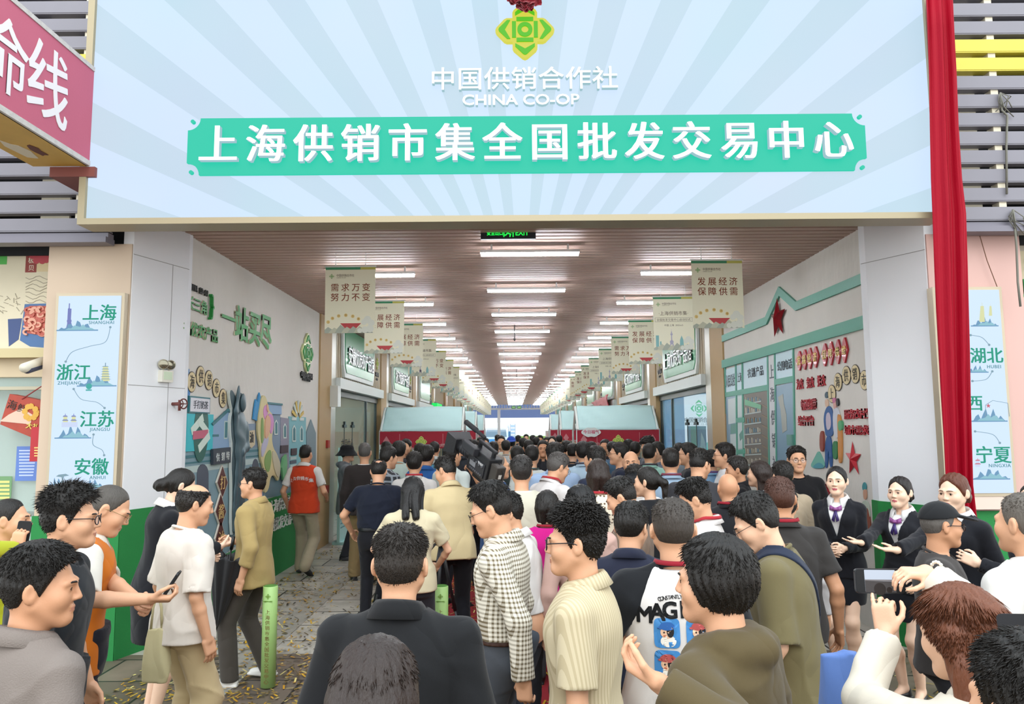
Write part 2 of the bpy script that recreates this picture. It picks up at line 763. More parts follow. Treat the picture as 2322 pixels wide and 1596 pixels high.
def head_sdf(S, hf, fem=0.0, w=1.0, ears=True, fine=True):
    """skull, jaw, nose, lips, ears in the head's own frame (origin between the eyes, inside)"""
    j = 1 - 0.10 * fem
    S.ell((0, -0.012, 0.012), (0.075 * w, 0.096, 0.097), 0.02, hf)
    S.ell((0, 0.032, -0.045), (0.060 * w * j, 0.060, 0.080), 0.03, hf)
    S.ell((0, 0.076, -0.098), (0.020, 0.018, 0.017), 0.03, hf)
    for s in (-1, 1):
        S.cone((s * 0.053 * w * j, 0.000, -0.052), (s * 0.016, 0.068, -0.098), 0.020, 0.017, 0.025, hf)
        S.ell((s * 0.041 * w, 0.058, -0.032), (0.027, 0.027, 0.030), 0.025, hf)
        S.cone((s * 0.016, 0.088 - .003 * fem, 0.014), (s * 0.046, 0.074 - .003 * fem, 0.014), 0.012, 0.010, 0.016, hf)
    if fine:
        for s in (-1, 1):
            S.ell((s * 0.031, 0.102, -0.004), (0.017, 0.015, 0.010), 0.014, hf, op='s')
            S.ell((s * 0.031, 0.0775, -0.005), (0.0155, 0.0120, 0.0098), 0.006, hf)
    S.cone((0, 0.090, 0.008), (0, 0.108 - .003 * fem, -0.032), 0.007 - .001 * fem, 0.0095 - .0015 * fem, 0.010, hf)
    for s in (-1, 1):
        S.ell((s * 0.011, 0.097, -0.036), (0.008, 0.010, 0.007), 0.008, hf)
    if fine:
        S.cone((-0.016, 0.090, -0.0615), (0.016, 0.090, -0.0615), 0.0052, 0.0052, 0.008, hf)
        S.ell((0, 0.0945, -0.0615), (0.012, 0.006, 0.0050), 0.006, hf)
        S.ell((0, 0.0925, -0.0725), (0.016, 0.0075, 0.0062), 0.006, hf)
        S.ell((0, 0.102, -0.0668), (0.022, 0.0045, 0.0016), 0.003, hf, op='s')
    if ears:
        for s in (-1, 1):
            Re = rotm(s * 0.35, 0, 0)
            S.ell((s * 0.080 * w, -0.012, -0.010), (0.009, 0.020, 0.032), 0.010, hf, R=Re)
            if fine:
                S.ell((s * 0.091 * w, -0.006, -0.006), (0.008, 0.011, 0.019), 0.006, hf, R=Re, op='s')


HL_M = ([0, .45, .85, 1.15, 1.4, 1.62, 1.85, 2.2, 2.7, 3.15], [.066, .064, .046, .010, -.028, -.006, -.012, -.056, -.082, -.086])
HL_F = ([0, .3, .7, 1.0, 1.25, 1.5, 1.8, 2.2, 2.7, 3.15], [.078, .068, .045, .015, -.020, -.045, -.06, -.08, -.095, -.10])
HL_BOB = ([0, .4, .8, 1.0, 1.2, 1.5, 1.8, 2.2, 2.7, 3.15], [.072, .055, .03, -.03, -.085, -.11, -.115, -.12, -.125, -.13])


def hair_sdf(S, hf, st, rng, w=1.0):
    kind = st['k']
    hl = HL_BOB if kind in ('bob', 'bowl') else (HL_F if st.get('fem') else HL_M)
    top, side, nape = st.get('top', .022), st.get('side', .008), st.get('nape', .003)
    rec = st.get('rec', 0.0)
    bald = st.get('bald')
    r = np.array((0.075 * w, 0.096, 0.097))
    lift = st.get('lift', 0.0)
    ph = rng.uniform(0, 6.28, 8)

    def fn(p):
        q = hf.l(p)
        qs = q - np.array((0, -0.012, 0.012))
        k0 = np.sqrt(((qs / r) ** 2).sum(1))
        k1 = np.sqrt(((qs / r ** 2) ** 2).sum(1)) + 1e-9
        d = k0 * (k0 - 1) / k1
        az = np.arctan2(np.abs(q[:, 0]), q[:, 1])
        zl = np.interp(az, *hl) + rec * np.exp(-(az / 0.8) ** 2)
        e = q[:, 2] - zl
        n = qs / (np.linalg.norm(qs, axis=1)[:, None] + 1e-9)
        up = sstep(0.05, 0.95, n[:, 2])
        back = sstep(-0.2, -0.9, n[:, 1]) * sstep(0.1, -0.7, n[:, 2])
        t = side + (top - side) * up + (nape - side) * back
        t = t + lift * sstep(0.3, 1.0, n[:, 1]) * sstep(0.25, 0.75, n[:, 2])
        t = t * (0.35 + 0.65 * sstep(0, 0.035, e)) * sstep(-0.002, 0.008, e) - 0.012 * sstep(0.004, -0.006, e)
        if bald:
            t = t - bald[1] * sstep(bald[0], bald[0] * 0.55, np.sqrt(q[:, 0] ** 2 + ((q[:, 1] - bald[2]) * 0.8) ** 2)) * sstep(0.02, 0.06, q[:, 2])
        a = np.arctan2(q[:, 0], q[:, 1] + 0.03)
        g = 0.0022 * np.sin(a * 26 + ph[0] + 3 * np.sin(q[:, 2] * 30 + ph[1])) + 0.0018 * np.sin(q[:, 0] * 230 + 2 * np.sin(q[:, 1] * 40 + ph[2]) + ph[3])
        return d - t + g * sstep(0.004, 0.015, t) * st.get('groove', 1.0)
    S._a('u', hf.w((0, 0, 0.02)), 0.16 + top, fn, 0.0)
    if kind == 'bob':
        for s in (-1, 1):
            S.cone((s * 0.066, -0.03, -0.02), (s * 0.060, -0.02, -0.10), 0.030, 0.022, 0.025, hf)
            S.cone((s * 0.030, -0.085, -0.02), (s * 0.032, -0.072, -0.105), 0.035, 0.026, 0.03, hf)
    for a, b, ra, rb in st.get('vol', ()):
        S.cone(a, b, ra, rb, 0.03, hf)
    if 'vol' in st or kind == 'bob':
        S.fun('d', lambda p: 0.0035 * np.sin(hf.l(p)[:, 0] * 150 + hf.l(p)[:, 1] * 110 + 3 * np.sin(hf.l(p)[:, 2] * 16 + ph[4])) * sstep(0.02, -0.06, hf.l(p)[:, 2]))


def tufts(V, Q, hf, n, length, rng, st):
    """locks that stand off the hair"""
    T0 = V[Q]
    cen = T0.mean(1)
    nor = np.cross(T0[:, 2] - T0[:, 0], T0[:, 3] - T0[:, 1])
    ar = np.linalg.norm(nor, axis=1)
    nor = nor / (ar[:, None] + 1e-12)
    ql = hf.l(cen)
    hl = HL_BOB if st['k'] in ('bob', 'bowl') else (HL_F if st.get('fem') else HL_M)
    wgt = ar * (ql[:, 2] > np.interp(np.arctan2(np.abs(ql[:, 0]), ql[:, 1]), *hl) + st.get('rec', 0.0) * np.exp(-(np.arctan2(np.abs(ql[:, 0]), ql[:, 1]) / 0.8) ** 2) + 0.012)
    if st.get('bald'):
        bd = st['bald']
        wgt = wgt * (np.sqrt(ql[:, 0] ** 2 + ((ql[:, 1] - bd[2]) * 0.8) ** 2) > bd[0] * 0.9)
    if wgt.sum() <= 0:
        return np.zeros((0, 3)), np.zeros((0, 4), int), np.zeros((0, 3), int)
    i = rng.choice(len(cen), n, p=wgt / wgt.sum())
    p, nn, q = cen[i], nor[i], ql[i]
    wh = np.array((0.0, -0.045, 0.11))
    flow = q - wh
    flow[:, 2] -= 0.05
    flow = flow / (np.linalg.norm(flow, axis=1)[:, None] + 1e-9)
    flow = flow @ hf.R.T
    up = sstep(0.02, 0.09, q[:, 2])[:, None]
    sp = st.get('spike', 0.25)
    d = flow * (1 - 0.5 * sp * up) + nn * ((0.04 if st.get('fem') else 0.10) + sp * up) + rng.normal(size=p.shape) * (st.get('mess', 0.07 if st.get('fem') else 0.16) + 0.2 * sp)
    d = d / np.linalg.norm(d, axis=1)[:, None]
    L = (length * (0.35 + 0.65 * up[:, 0]) * rng.uniform(0.6, 1.3, n))[:, None]
    a = np.cross(d, nn)
    a = a / (np.linalg.norm(a, axis=1)[:, None] + 1e-9)
    b = np.cross(d, a)
    wd = rng.uniform(0.0012, 0.0026, n)[:, None] * st.get('tw', 1.0)
    base = p - nn * 0.003
    mid = base + d * L * 0.55
    tip = base + d * L + flow * L * 0.12 - nn * L * 0.1
    VV = np.stack([base + a * wd, base - a * wd * 0.5 + b * wd * .8, base - a * wd * .5 - b * wd * .8,
                   mid + a * wd * .8, mid - a * wd * .4 + b * wd * .6, mid - a * wd * .4 - b * wd * .6, tip], 1).reshape(-1, 3)
    o = (np.arange(n) * 7)[:, None]
    QQ = np.concatenate([o + np.array(c) for c in ((0, 1, 4, 3), (1, 2, 5, 4), (2, 0, 3, 5))])
    TT = np.concatenate([o + np.array(c) for c in ((3, 4, 6), (4, 5, 6), (5, 3, 6))])
    return VV, QQ, TT


def ik(sh, wr, l1, l2, pole):
    d = wr - sh
    L = np.linalg.norm(d)
    if L > (l1 + l2) * 0.995:
        wr = sh + d / L * (l1 + l2) * 0.995
        d = wr - sh
        L = np.linalg.norm(d)
    a = (l1 * l1 - l2 * l2 + L * L) / (2 * L)
    h = math.sqrt(max(0, l1 * l1 - a * a))
    u = d / L
    pl = pole - u * (pole @ u)
    return sh + u * a + nrm(pl) * h, wr


def hand_sdf(S, wr, d, pn, side, curl, vox, sc=1.0, spread=0.10):
    """palm, four bent fingers and a thumb; d along the hand, pn out of the palm"""
    d = nrm(d)
    pn = nrm(pn - d * (pn @ d))
    x = np.cross(d, pn) * side               # towards the thumb
    fr = F(np.stack([x, pn, d], 1), wr)
    S.box((0, 0, 0.048 * sc), (0.040 * sc, 0.0145 * sc, 0.050 * sc), 0.0135 * sc, 0.012, fr)
    S.ell((0.018 * sc, 0.010 * sc, 0.032 * sc), (0.016 * sc, 0.012 * sc, 0.030 * sc), 0.012, fr)
    rr = max(0.0080 * sc, vox * 0.8)
    for i, L in enumerate((0.072, 0.080, 0.074, 0.058)):
        c = curl[min(i, len(curl) - 1)] if isinstance(curl, (list, tuple)) else curl
        bx = (0.0295 - 0.0195 * i) * sc
        ang, sp = 0.12, (1.5 - i) * spread
        p = np.array((bx, 0, (0.094 - 0.004 * abs(i - 1)) * sc))
        for j, fr_ in enumerate((0.45, 0.31, 0.24)):
            ang += c * (1.0, 1.15, 0.8)[j]
            v = np.array((math.sin(sp) * math.cos(ang), math.sin(ang), math.cos(sp) * math.cos(ang)))
            q = p + v * L * fr_ * sc
            S.cone(p, q, rr * (1.08 - .1 * j), rr * (1.0 - .12 * j), 0.003, fr)
            p = q
    c = curl[-1] if isinstance(curl, (list, tuple)) else curl
    p0 = np.array((0.030, 0.006, 0.022)) * sc
    p1 = p0 + np.array((0.026, 0.014 + 0.012 * c, 0.030)) * sc
    p2 = p1 + np.array((0.010 - 0.018 * c, 0.008 + 0.014 * c, 0.030)) * sc
    p3 = p2 + np.array((-0.002 - 0.018 * c, 0.004 + 0.008 * c, 0.022)) * sc
    S.cone(p0, p1, 0.0145 * sc, 0.011 * sc, 0.008, fr)
    S.cone(p1, p2, max(0.0105 * sc, rr), max(0.0095 * sc, rr), 0.003, fr)
    S.cone(p2, p3, max(0.0095 * sc, rr), max(0.0075 * sc, rr * .9), 0.003, fr)
    return fr


N_PERSON = [0]
INFO = {}
VOXM = 1.0


def person(label, px, py, Y, face=0, h=None, w=1.0, fat=0.0, fem=0, lean=0.0, head=(0, 0, 0), skin=0, hair=None, hairc=HAIRC,
           top=None, bottom=None, shoes=None, armL=None, armR=None, legs='stand', glasses=None, lanyard=None, cap=None, strap=None,
           group=None, vox=None, extra=None, headw=1.0, detail=None, tz=0.0):
    """px, py: crown of the head in the photograph; Y: how far; face 0 = away from the camera, 90 = to the left, 180 = to us"""
    N_PERSON[0] += 1
    rng = np.random.default_rng(1000 + N_PERSON[0])
    crown = at(px, py, Y)
    hair = dict(hair or {'k': 'short'})
    H = crown.z
    hdr = rotm(0, 0, 0)
    lean, hy, hp, hr = math.radians(lean), math.radians(head[0]), math.radians(head[1]), math.radians(head[2])
    vox = vox or float(np.clip(0.0047 + 0.00085 * (Y - 2.6), 0.0045, 0.0135))
    vox *= VOXM
    near = Y < 4.6 if detail is None else detail
    fine = Y < 9
    # --- proportions (built for 1.75 m, then scaled so that the crown lands where the photo has it)
    tf = F(rotm(0, lean, 0), (0, 0, 0.93))
    nf = F(tf.R @ rotm(0, hp * 0.35, 0), tf.w((0, -0.01, 0.505)))
    hf = F(tf.R @ rotm(hy, hp - 0.0, hr), nf.w((0, 0.014, 0.090)))
    hf = F(hf.R, hf.w((0, 0.018, 0.078)))
    top_t = hair.get('top', .02)
    cr_local = hf.w((0, -0.012, 0.109 + top_t))
    zc = cr_local[2]
    for yy in np.linspace(-0.1, 0.08, 10):
        zc = max(zc, hf.w((0, yy, 0.012 + (0.097 + top_t) * math.sqrt(max(0, 1 - ((yy + .012) / .11) ** 2))))[2])
    sc = (H - tz) / zc
    rz = Matrix.Rotation(math.radians(face), 3, 'Z')
    Rz = np.array(rz)
    cw = Rz @ (cr_local * sc)
    root = thing('person', label, 'person', (crown.x - cw[0], crown.y - cw[1], tz), group)
    loc = np.array(root.location)
    toL = lambda p: (Rz.T @ (np.asarray(p, float) - loc)) / sc
    out = lambda V: (V @ Rz.T) * sc

    def part(name, S, m, parent=None, v=None, lo=None, hi=None, mif=None, subdiv=False):
        V, Q = S.mesh((v or (vox if name == 'body' else max(vox * 1.45, .0072))) / sc, lo, hi)
        if not len(Q):
            return None
        mi = None
        if mif is not None:
            mi = mif(V[Q].mean(1))
        o = link(name, npmesh(name, out(V), Q, None, mi), m, parent or root)
        return o

    # --- arms
    sw = 0.178 * w * (0.93 if fem else 1.0) + 0.02 * fat
    shz = 0.440
    arms = {}
    for side, spec, nm in ((-1, armL, 'L'), (1, armR, 'R')):
        sp = dict(spec or {})
        sh = tf.w((side * sw, 0.0, shz))
        if 'px' in sp:
            tgt = toL(at(*sp['px']))
        elif 'wr' in sp:
            o_, f_, u_ = sp['wr']
            tgt = sh + np.array((side * o_, f_, u_))
        else:
            tgt = sh + np.array((side * (0.07 + .5 * fat), 0.03 + 0.3 * math.sin(lean), -0.515))
        po = sp.get('pole', (0.5, -1.0, -0.3))
        el, wr = ik(sh, tgt, 0.285, 0.25, np.array((side * po[0], po[1], po[2])))
        fd = nrm(wr - el)
        hd = nrm(np.array((sp['dir'][0] * side, sp['dir'][1], sp['dir'][2]))) if 'dir' in sp else fd
        pn = np.array((sp['palm'][0] * side, sp['palm'][1], sp['palm'][2])) if 'palm' in sp else np.array((-side * 1.0, -0.25, 0.0))
        arms[nm] = dict(sh=sh, el=el, wr=wr, d=hd, pn=pn, s=side, curl=sp.get('curl', 0.30))
    # --- legs
    hipx = 0.092 * (1 + fat * .6)
    kf = {'stand': ((0.01, 0), (-0.01, 0)), 'walk': ((0.20, 0.02), (-0.22, 0.10)), 'step': ((0.12, 0), (-0.10, 0.02)),
          'close': ((0.0, 0), (0.01, 0))}[legs]
    LG = []
    for i, side in enumerate((-1, 1)):
        fx, lift = kf[i]
        hip = np.array((side * hipx, 0, 0.90))
        ank = np.array((side * ((0.045 if legs == 'close' else 0.10) + .02 * w), fx, 0.085 + lift))
        kn, ank = ik(hip, ank, 0.43, 0.42, np.array((0.05 * side, 1.0, 0.0)))
        LG.append((hip, kn, ank, side, lift))
    # --- body: one continuous surface
    B = Sdf()
    head_sdf(B, hf, fem, headw, ears=hair['k'] not in ('bob', 'bowl'), fine=fine)
    B.cone(tf.w((0, -0.012, 0.46)), hf.w((0, -0.018, -0.055)), 0.058 * (0.84 if fem else 1 + fat * .5), 0.053 * (0.82 if fem else 1 + fat * .6), 0.022)
    bst = [(-.10, .13, .085, 0), (0, .150, .10, -.01), (.15, .130 + fat * .3, .09 + fat * .3, .01 * fat), (.30, .145 * w, .10, 0), (.42, .150 * w, .100, 0), (.475, .11 * w, .075, -.008), (.505, .07, .055, -.01)]
    B.loft(bst, 0.03, tf)
    for a in arms.values():
        s = a['s']
        B.cone(tf.w((s * 0.05, -0.008, 0.455)), a['sh'], 0.042, 0.044, 0.03)
        aw = (0.80 if fem else 1.0) * (1 + fat * 0.9)
        B.cone(a['sh'], a['el'], 0.046 * aw, 0.036 * aw, 0.012)
        mid = a['el'] * 0.7 + a['wr'] * 0.3
        B.cone(a['el'], mid, 0.035 * aw, 0.0365 * aw, 0.012)
        B.cone(mid, a['wr'] + nrm(a['wr'] - a['el']) * 0.01, 0.0365 * aw, 0.0245 * (.9 if fem else 1), 0.012)
        a['fr'] = hand_sdf(B, a['wr'], a['d'], a['pn'], s, a['curl'], vox / sc, 0.84 if fem else 0.95)
    bare = bottom and bottom.get('skirt')
    if bare:
        for hip, kn, ank, s, lift in LG:
            B.cone(hip, kn, 0.072, 0.050, 0.03)
            cal = kn * 0.66 + ank * 0.34 + np.array((0, -0.018, 0))
            B.cone(kn, cal, 0.050, 0.054, 0.03)
            B.cone(cal, ank, 0.054, 0.032, 0.03)
            B.cone(ank, ank + np.array((s * 0.02, 0.10, -0.045)), 0.034, 0.026, 0.02)
    sk = SKINS[skin] if isinstance(skin, int) else skin

    def lips(c):
        q = hf.l(c)
        m = np.zeros(len(c), int)
        m[(np.abs(q[:, 0]) < 0.0195 - 6.0 * (q[:, 2] + 0.0665) ** 2) & (q[:, 1] > 0.08) & (np.abs(q[:, 2] + 0.067) < 0.0095 - 0.2 * np.abs(q[:, 0]))] = 1
        return m
    lipc = mat('#b0505a' if fem else '#b97f68', 0.45)
    body = part('body', B, [skin_mat(sk), lipc], mif=lips if fine else None)
    # --- eyes and brows
    if Y < 13:
        for s in (-1, 1):
            mb = MB()
            me_n = 8
            rx, ry_ = 0.0125 + .0010 * fem, 0.0046 + 0.0014 * fem
            pts = []
            fcs = []
            e0 = np.array((s * 0.031, 0.0885, -0.0045))
            for a_ in range(20):
                th = 2 * math.pi * a_ / 20
                x, z = rx * math.cos(th), ry_ * math.sin(th) * (1 - 0.25 * abs(math.cos(th)))
                pts.append(e0 + np.array((x, -0.003 - 18 * x * x * (1 if x * s > 0 else .4), z)))
            pts.append(e0 + np.array((0, 0.0015, 0)))
            for a_ in range(20):
                fcs.append((a_, (a_ + 1) % 20, 20) if s else 0)
            mb.add([out(hf.w(p)[None])[0] + loc for p in pts], fcs, 0)
            ir = []
            for a_ in range(14):
                th = 2 * math.pi * a_ / 14
                x, z = 0.0058 * math.cos(th), max(-ry_ * .95, min(ry_ * .95, 0.0058 * math.sin(th)))
                ir.append(e0 + np.array((x, 0.0022 - 20 * x * x, z)))
            mb.add([out(hf.w(p)[None])[0] + loc for p in ir], [tuple(range(14))], 1)
            obj('eye', mb, [mat('#e9e4dd', 0.25), mat('#1a100b', 0.15)], root, True)
            bw = MB()
            bt = 0.68 if fem else 1.0
            arc = [(0.011, 0.0985, 0.0155), (0.023, 0.0970, 0.0185), (0.037, 0.0895, 0.0182), (0.050, 0.0775, 0.0120)] if fem else [(0.011, 0.0985, 0.0135), (0.023, 0.0970, 0.0172), (0.037, 0.0895, 0.0178), (0.050, 0.0775, 0.0125)]
            bw.tube([out(hf.w((s * x, y, z))[None])[0] + loc for x, y, z in arc], [0.0024 * sc * bt, 0.0036 * sc * bt, 0.0032 * sc * bt, 0.0014 * sc * bt], 6)
            obj('eyebrow', bw, hair_mat(HAIRC if hairc != '#5a2e1c' else '#4a2a1c'), root, True)
            if fine:
                ls = MB()
                ls.tube([out(hf.w(e0 + np.array((x, 0.0015 - 14 * x * x, ry_ * (1 - (x / rx) ** 2) + 0.0006)))[None])[0] + loc for x in np.linspace(-rx, rx, 7)], (0.0011 if fem else 0.0008) * sc, 5)
                obj('eyelash', ls, mat('#140d0a', 0.6), root, True)
    # --- hair
    if hair['k'] != 'none':
        Hs = Sdf()
        hair_sdf(Hs, hf, hair, rng, headw)
        V, Q = Hs.mesh(min(vox, 0.008 if fine else .0125) / sc * (0.85 if near else 1.0))
        if len(Q):
            nt_ = int(hair.get('n', 1.0) * (3600 if Y < 3.2 else 1500 if Y < 5 else 500 if Y < 9 else 160))
            tl = hair.get('tl', 0.022)
            Tt = np.zeros((0, 3), int)
            if nt_ > 0:
                VV, QQ, TT = tufts(V, Q, hf, nt_, tl, rng, dict(hair, tw=hair.get('tw', 1.0) * (1.0 if near else 2.0)))
                Q = np.concatenate([Q, QQ + len(V)])
                Tt = TT + len(V)
                V = np.concatenate([V, VV])
            link('hair', npmesh('hair', out(V), Q, Tt), hair_mat(hairc), root)
    # --- top garments
    top = dict(top or {'k': 'tee', 'c': '#333333'})
    fold = top.get('fold', 0.009)
    kk = top['k']
    lo_ = top.get('loose', 0.0)
    hem = top.get('hem', -0.10)
    tuck = top.get('tuck', False)
    if tuck:
        hem = 0.02

    def torso(extra=0.0, hem=hem, neck=0.545, boxy=0.0):
        e = extra + lo_
        f2 = fat
        st = [(min(hem, -.02) - .04, .190 + e + f2 * .3 + boxy * .5, .143 + e * .7 + f2 * .3, -.004), (0.02, .180 + e + f2 * .35 - (0.020 if tuck else 0), .128 + e * .7 + f2 * .35 - (.014 if tuck else 0), -.002),
              (.15, .150 + e + f2 * .45 + boxy - .016 * fem, .106 + e * .8 + f2 * .45, .02 * fat), (.28, .160 * w + e + f2 * .35 + boxy * .6 - .006 * fem, .116 + e * .8 + f2 * .3, .012 * fem),
              (.40, .170 * w + e * .8 + f2 * .2, .120 + e * .6 + f2 * .12 + .012 * fem, .012 * fem), (.470, .142 * w + e * .4, .098 + e * .4, -.005), (.510, .098 * w + e * .3, .078 + e * .3, -.008), (neck, .070 + e * .2, .064 + e * .2, -.006)]
        return st

    def neckline(S, z=0.522, k=0.42, hm=None):
        def fn(p):
            q = tf.l(p)
            r = np.hypot(q[:, 0], q[:, 1] + 0.006)
            return q[:, 2] + k * np.maximum(q[:, 1], -0.02) - z - 3.0 * np.maximum(0, r - 0.088)
        S.fun('i', fn)

    def hemcut(S):
        zz = 0.078 if tuck else hem
        S.fun('i', lambda p: zz - tf.l(p)[:, 2])

    def opened(S, A, Bp, c, d, ra, rb, ri, k):
        """a sleeve that ends in an open cuff at c"""
        ab = Bp - A
        L2 = ab @ ab

        def fn(p):
            t = np.clip(((p - A) @ ab) / L2, 0, 1)
            q = p - A - t[:, None] * ab
            x = np.sqrt((q * q).sum(1)) - (ra + (rb - ra) * t)
            ax = (p - c) @ d
            q = p - c - ax[:, None] * d
            hole = np.maximum(np.sqrt((q * q).sum(1)) - ri, -0.03 - ax)
            return np.maximum(np.maximum(x, ax), -hole)
        S._a('u', (A + Bp) / 2, math.sqrt(L2) / 2 + max(ra, rb), fn, k)

    def sleeve(S, a, frac, r0=0.060, r1=0.060, r2=0.042):
        s = a['s']
        lw = (1 + fat * 0.8) * (0.88 if fem else 1.0)
        lo2 = lo_ * 0.45
        S.cone(tf.w((s * 0.06, -0.008, 0.470)), a['sh'], 0.052, r0 * .94 * lw, 0.045)
        d1 = nrm(a['el'] - a['sh'])
        if frac <= 1:
            c = a['sh'] + (a['el'] - a['sh']) * frac
            opened(S, a['sh'], c + d1 * 0.02, c, d1, r0 * lw + lo2 * .6, r1 * lw + lo2, r1 * lw + lo2 - 0.016, 0.02)
        else:
            d2 = nrm(a['wr'] - a['el'])
            c = a['el'] + (a['wr'] - a['el']) * (frac - 1)
            S.cone(a['sh'], a['el'], r0 * lw + lo2 * .6, r1 * .88 * lw + lo2 * .7, 0.03)
            opened(S, a['el'], c + d2 * 0.01, c, d2, r1 * .88 * lw + lo2 * .7, r2 * (1 + (2 - frac) * .3) + lo2 * .5, r2 * (1 + (2 - frac) * .3) + lo2 * .5 - 0.015, 0.02)

    def sleeve_cut(S, a, frac):
        return

    frac = {'tee': 0.72, 'polo': 0.70, 'shirt': 1.97, 'jacket': 1.95, 'suit': 1.95, 'hood': 1.95, 'vest': 0.72, 'raglan': 0.80, 'knit': 0.78}.get(kk, .7)
    frac = top.get('sl', frac)
    cm = top.get('m') or cloth(top['c'])
    ff = folds(rng, fold)
    Tp = Sdf()
    shirtS = Tp
    if kk in ('vest',):
        under = cloth(top.get('c2', '#ece8e0'))
        U = Sdf()
        U.loft(torso(-0.004), 0.03, tf)
        hemcut(U)
        for a in arms.values():
            sleeve(U, a, frac)
        U.fun('d', ff)
        for a in arms.values():
            sleeve_cut(U, a, frac)
        neckline(U, .518)
        part('undershirt', U, under)
        Tp.loft(torso(0.022), 0.03, tf)
        hemcut(Tp)
        for a in arms.values():
            s = a['s']
            Tp.cone(tf.w((s * 0.06, -0.008, 0.474)), tf.w((s * 0.135 * w, 0, 0.462)), 0.056, 0.054, 0.04)
        Tp.fun('d', ff)
        for a in arms.values():
            Tp._a('s', tf.w((a['s'] * (0.255 * w + fat * .2), 0, 0.36)), 0.17, (lambda p, s=a['s']: np.sqrt((((tf.l(p) - np.array((s * (0.262 * w + fat * .25), 0, 0.37))) / np.array((0.8, 1.0, 1.5))) ** 2).sum(1)) - 0.098), 0.01)
        neckline(Tp, .515)
        part('vest', Tp, cm)
    elif kk in ('suit', 'jacket'):
        inner = Sdf()
        inner.loft(torso(-0.010, neck=.555), 0.03, tf)
        hemcut(inner)
        neckline(inner, .518)
        part('shirt_front', inner, cloth(top.get('c2', '#f2f0ee')))
        Tp.loft(torso(0.010), 0.03, tf)
        hemcut(Tp)
        for a in arms.values():
            sleeve(Tp, a, frac, 0.062, 0.056, 0.044)
        Tp.fun('d', ff)
        vb = top.get('v', 0.22)

        def vcut(p, wd=0.0):
            q = tf.l(p)
            return np.maximum(np.abs(q[:, 0]) - np.maximum(0, (q[:, 2] - vb)) * 0.27 - wd, 0.012 - q[:, 1])
        if top.get('open', True):
            Tp.fun('d', lambda p: -0.007 * sstep(0.036, 0.028, np.abs(vcut(p))) * (tf.l(p)[:, 2] > vb - .02) * (tf.l(p)[:, 1] > 0))
            Tp.fun('s', vcut)
        for a in arms.values():
            sleeve_cut(Tp, a, frac)
        neckline(Tp, .515, .3)
        part('jacket', Tp, cm)
    elif kk == 'raglan':
        Tp.loft(torso(0.0), 0.03, tf)
        hemcut(Tp)
        for a in arms.values():
            Tp.cone(tf.w((a['s'] * 0.06, -0.008, 0.470)), tf.w((a['s'] * .12, 0, .460)), 0.054, 0.054, 0.045)
        Tp.fun('d', ff)
        neckline(Tp, .512)
        part('shirt', Tp, cm)
        for a in arms.values():
            U = Sdf()
            sleeve(U, a, frac, 0.066, 0.068)
            s = a['s']
            U.cone(tf.w((s * 0.065, -0.012, 0.490)), tf.w((s * .165, -0.01, .385)), 0.052, 0.098, 0.04)
            U.fun('d', ff)
            U.fun('s', lambda p, s=s: (tf.l(p)[:, 0] * s - 0.052 - np.maximum(0, 0.52 - tf.l(p)[:, 2]) * 0.62 * w))
            sleeve_cut(U, a, frac)
            part('sleeve', U, cloth(top['c2']))
    else:
        Tp.loft(torso(0.0, boxy=top.get('boxy', 0.0)), 0.03, tf)
        hemcut(Tp)
        for a in arms.values():
            if kk == 'none':
                continue
            if frac > 1:
                sleeve(Tp, a, frac, 0.062, 0.058, 0.044)
            else:
                sleeve(Tp, a, frac)
        if kk == 'hood':
            Tp.ell((0, -0.075, 0.50), (0.105, 0.055, 0.050), 0.03, tf)
            Tp.cone((-0.085, -0.03, 0.515), (0, -0.115, 0.50), 0.030, 0.034, 0.02, tf)
            Tp.cone((0.085, -0.03, 0.515), (0, -0.115, 0.50), 0.030, 0.034, 0.02, tf)
            Tp.cone((-0.08, 0.05, 0.48), (-0.085, -0.03, 0.515), 0.026, 0.030, 0.02, tf)
            Tp.cone((0.08, 0.05, 0.48), (0.085, -0.03, 0.515), 0.026, 0.030, 0.02, tf)
        Tp.fun('d', ff)
        for a in arms.values():
            sleeve_cut(Tp, a, frac)
        neckline(Tp, .545 if kk == 'hood' else .512 if kk == 'tee' else .52)
        part('hoodie' if kk == 'hood' else 'shirt', Tp, cm)
    # collars
    if top.get('collar', kk in ('polo', 'shirt', 'suit', 'knit', 'vest')):
        cc = top.get('cc')
        cb = MB()
        n = 26
        gap = 0.35
        rows = []
        tall = top.get('ch', 0.040) * (1.15 if kk == 'suit' else 1.0)
        ex = 0.003 + fat * 0.05 + (0.004 if kk in ('suit',) else 0)
        for i in range(n + 1):
            th = gap + (2 * math.pi - 2 * gap) * i / n       # 0 = front
            fr_ = 0.5 + 0.5 * math.cos(th)
            ri = []
            wing = (0.034 if kk == 'suit' else 0.022) * fr_ ** 3
            for rr, zz in ((0.064, 0.505), (0.0605, 0.538 + tall * .4), (0.064, 0.545 + tall * .5), (0.072, 0.541 + tall * .35), (0.094 + wing * .6, 0.524 - tall * .1 - wing)):
                rr = (rr + ex) * (0.90 if fem else 1.0)
                x, y = rr * 1.06 * math.sin(th), rr * math.cos(th) * 1.0 - 0.006
                ri.append(out(tf.w((x, y + (0.006 if y > 0 else -0.004), zz - 0.044 * fr_ + 0.004))[None])[0] + loc)
            rows.append(ri)
        vv = [p for r_ in rows for p in r_]
        fcs = [(i * 5 + j, (i + 1) * 5 + j, (i + 1) * 5 + j + 1, i * 5 + j + 1) for i in range(n) for j in range(4)]
        cb.add(vv, fcs)
        o = obj('collar', cb, cloth(cc) if cc else (cloth(top.get('c2', '#f2f0ee')) if kk in ('suit', 'vest') else cm), root, True)
        md = o.modifiers.new('t', 'SOLIDIFY')
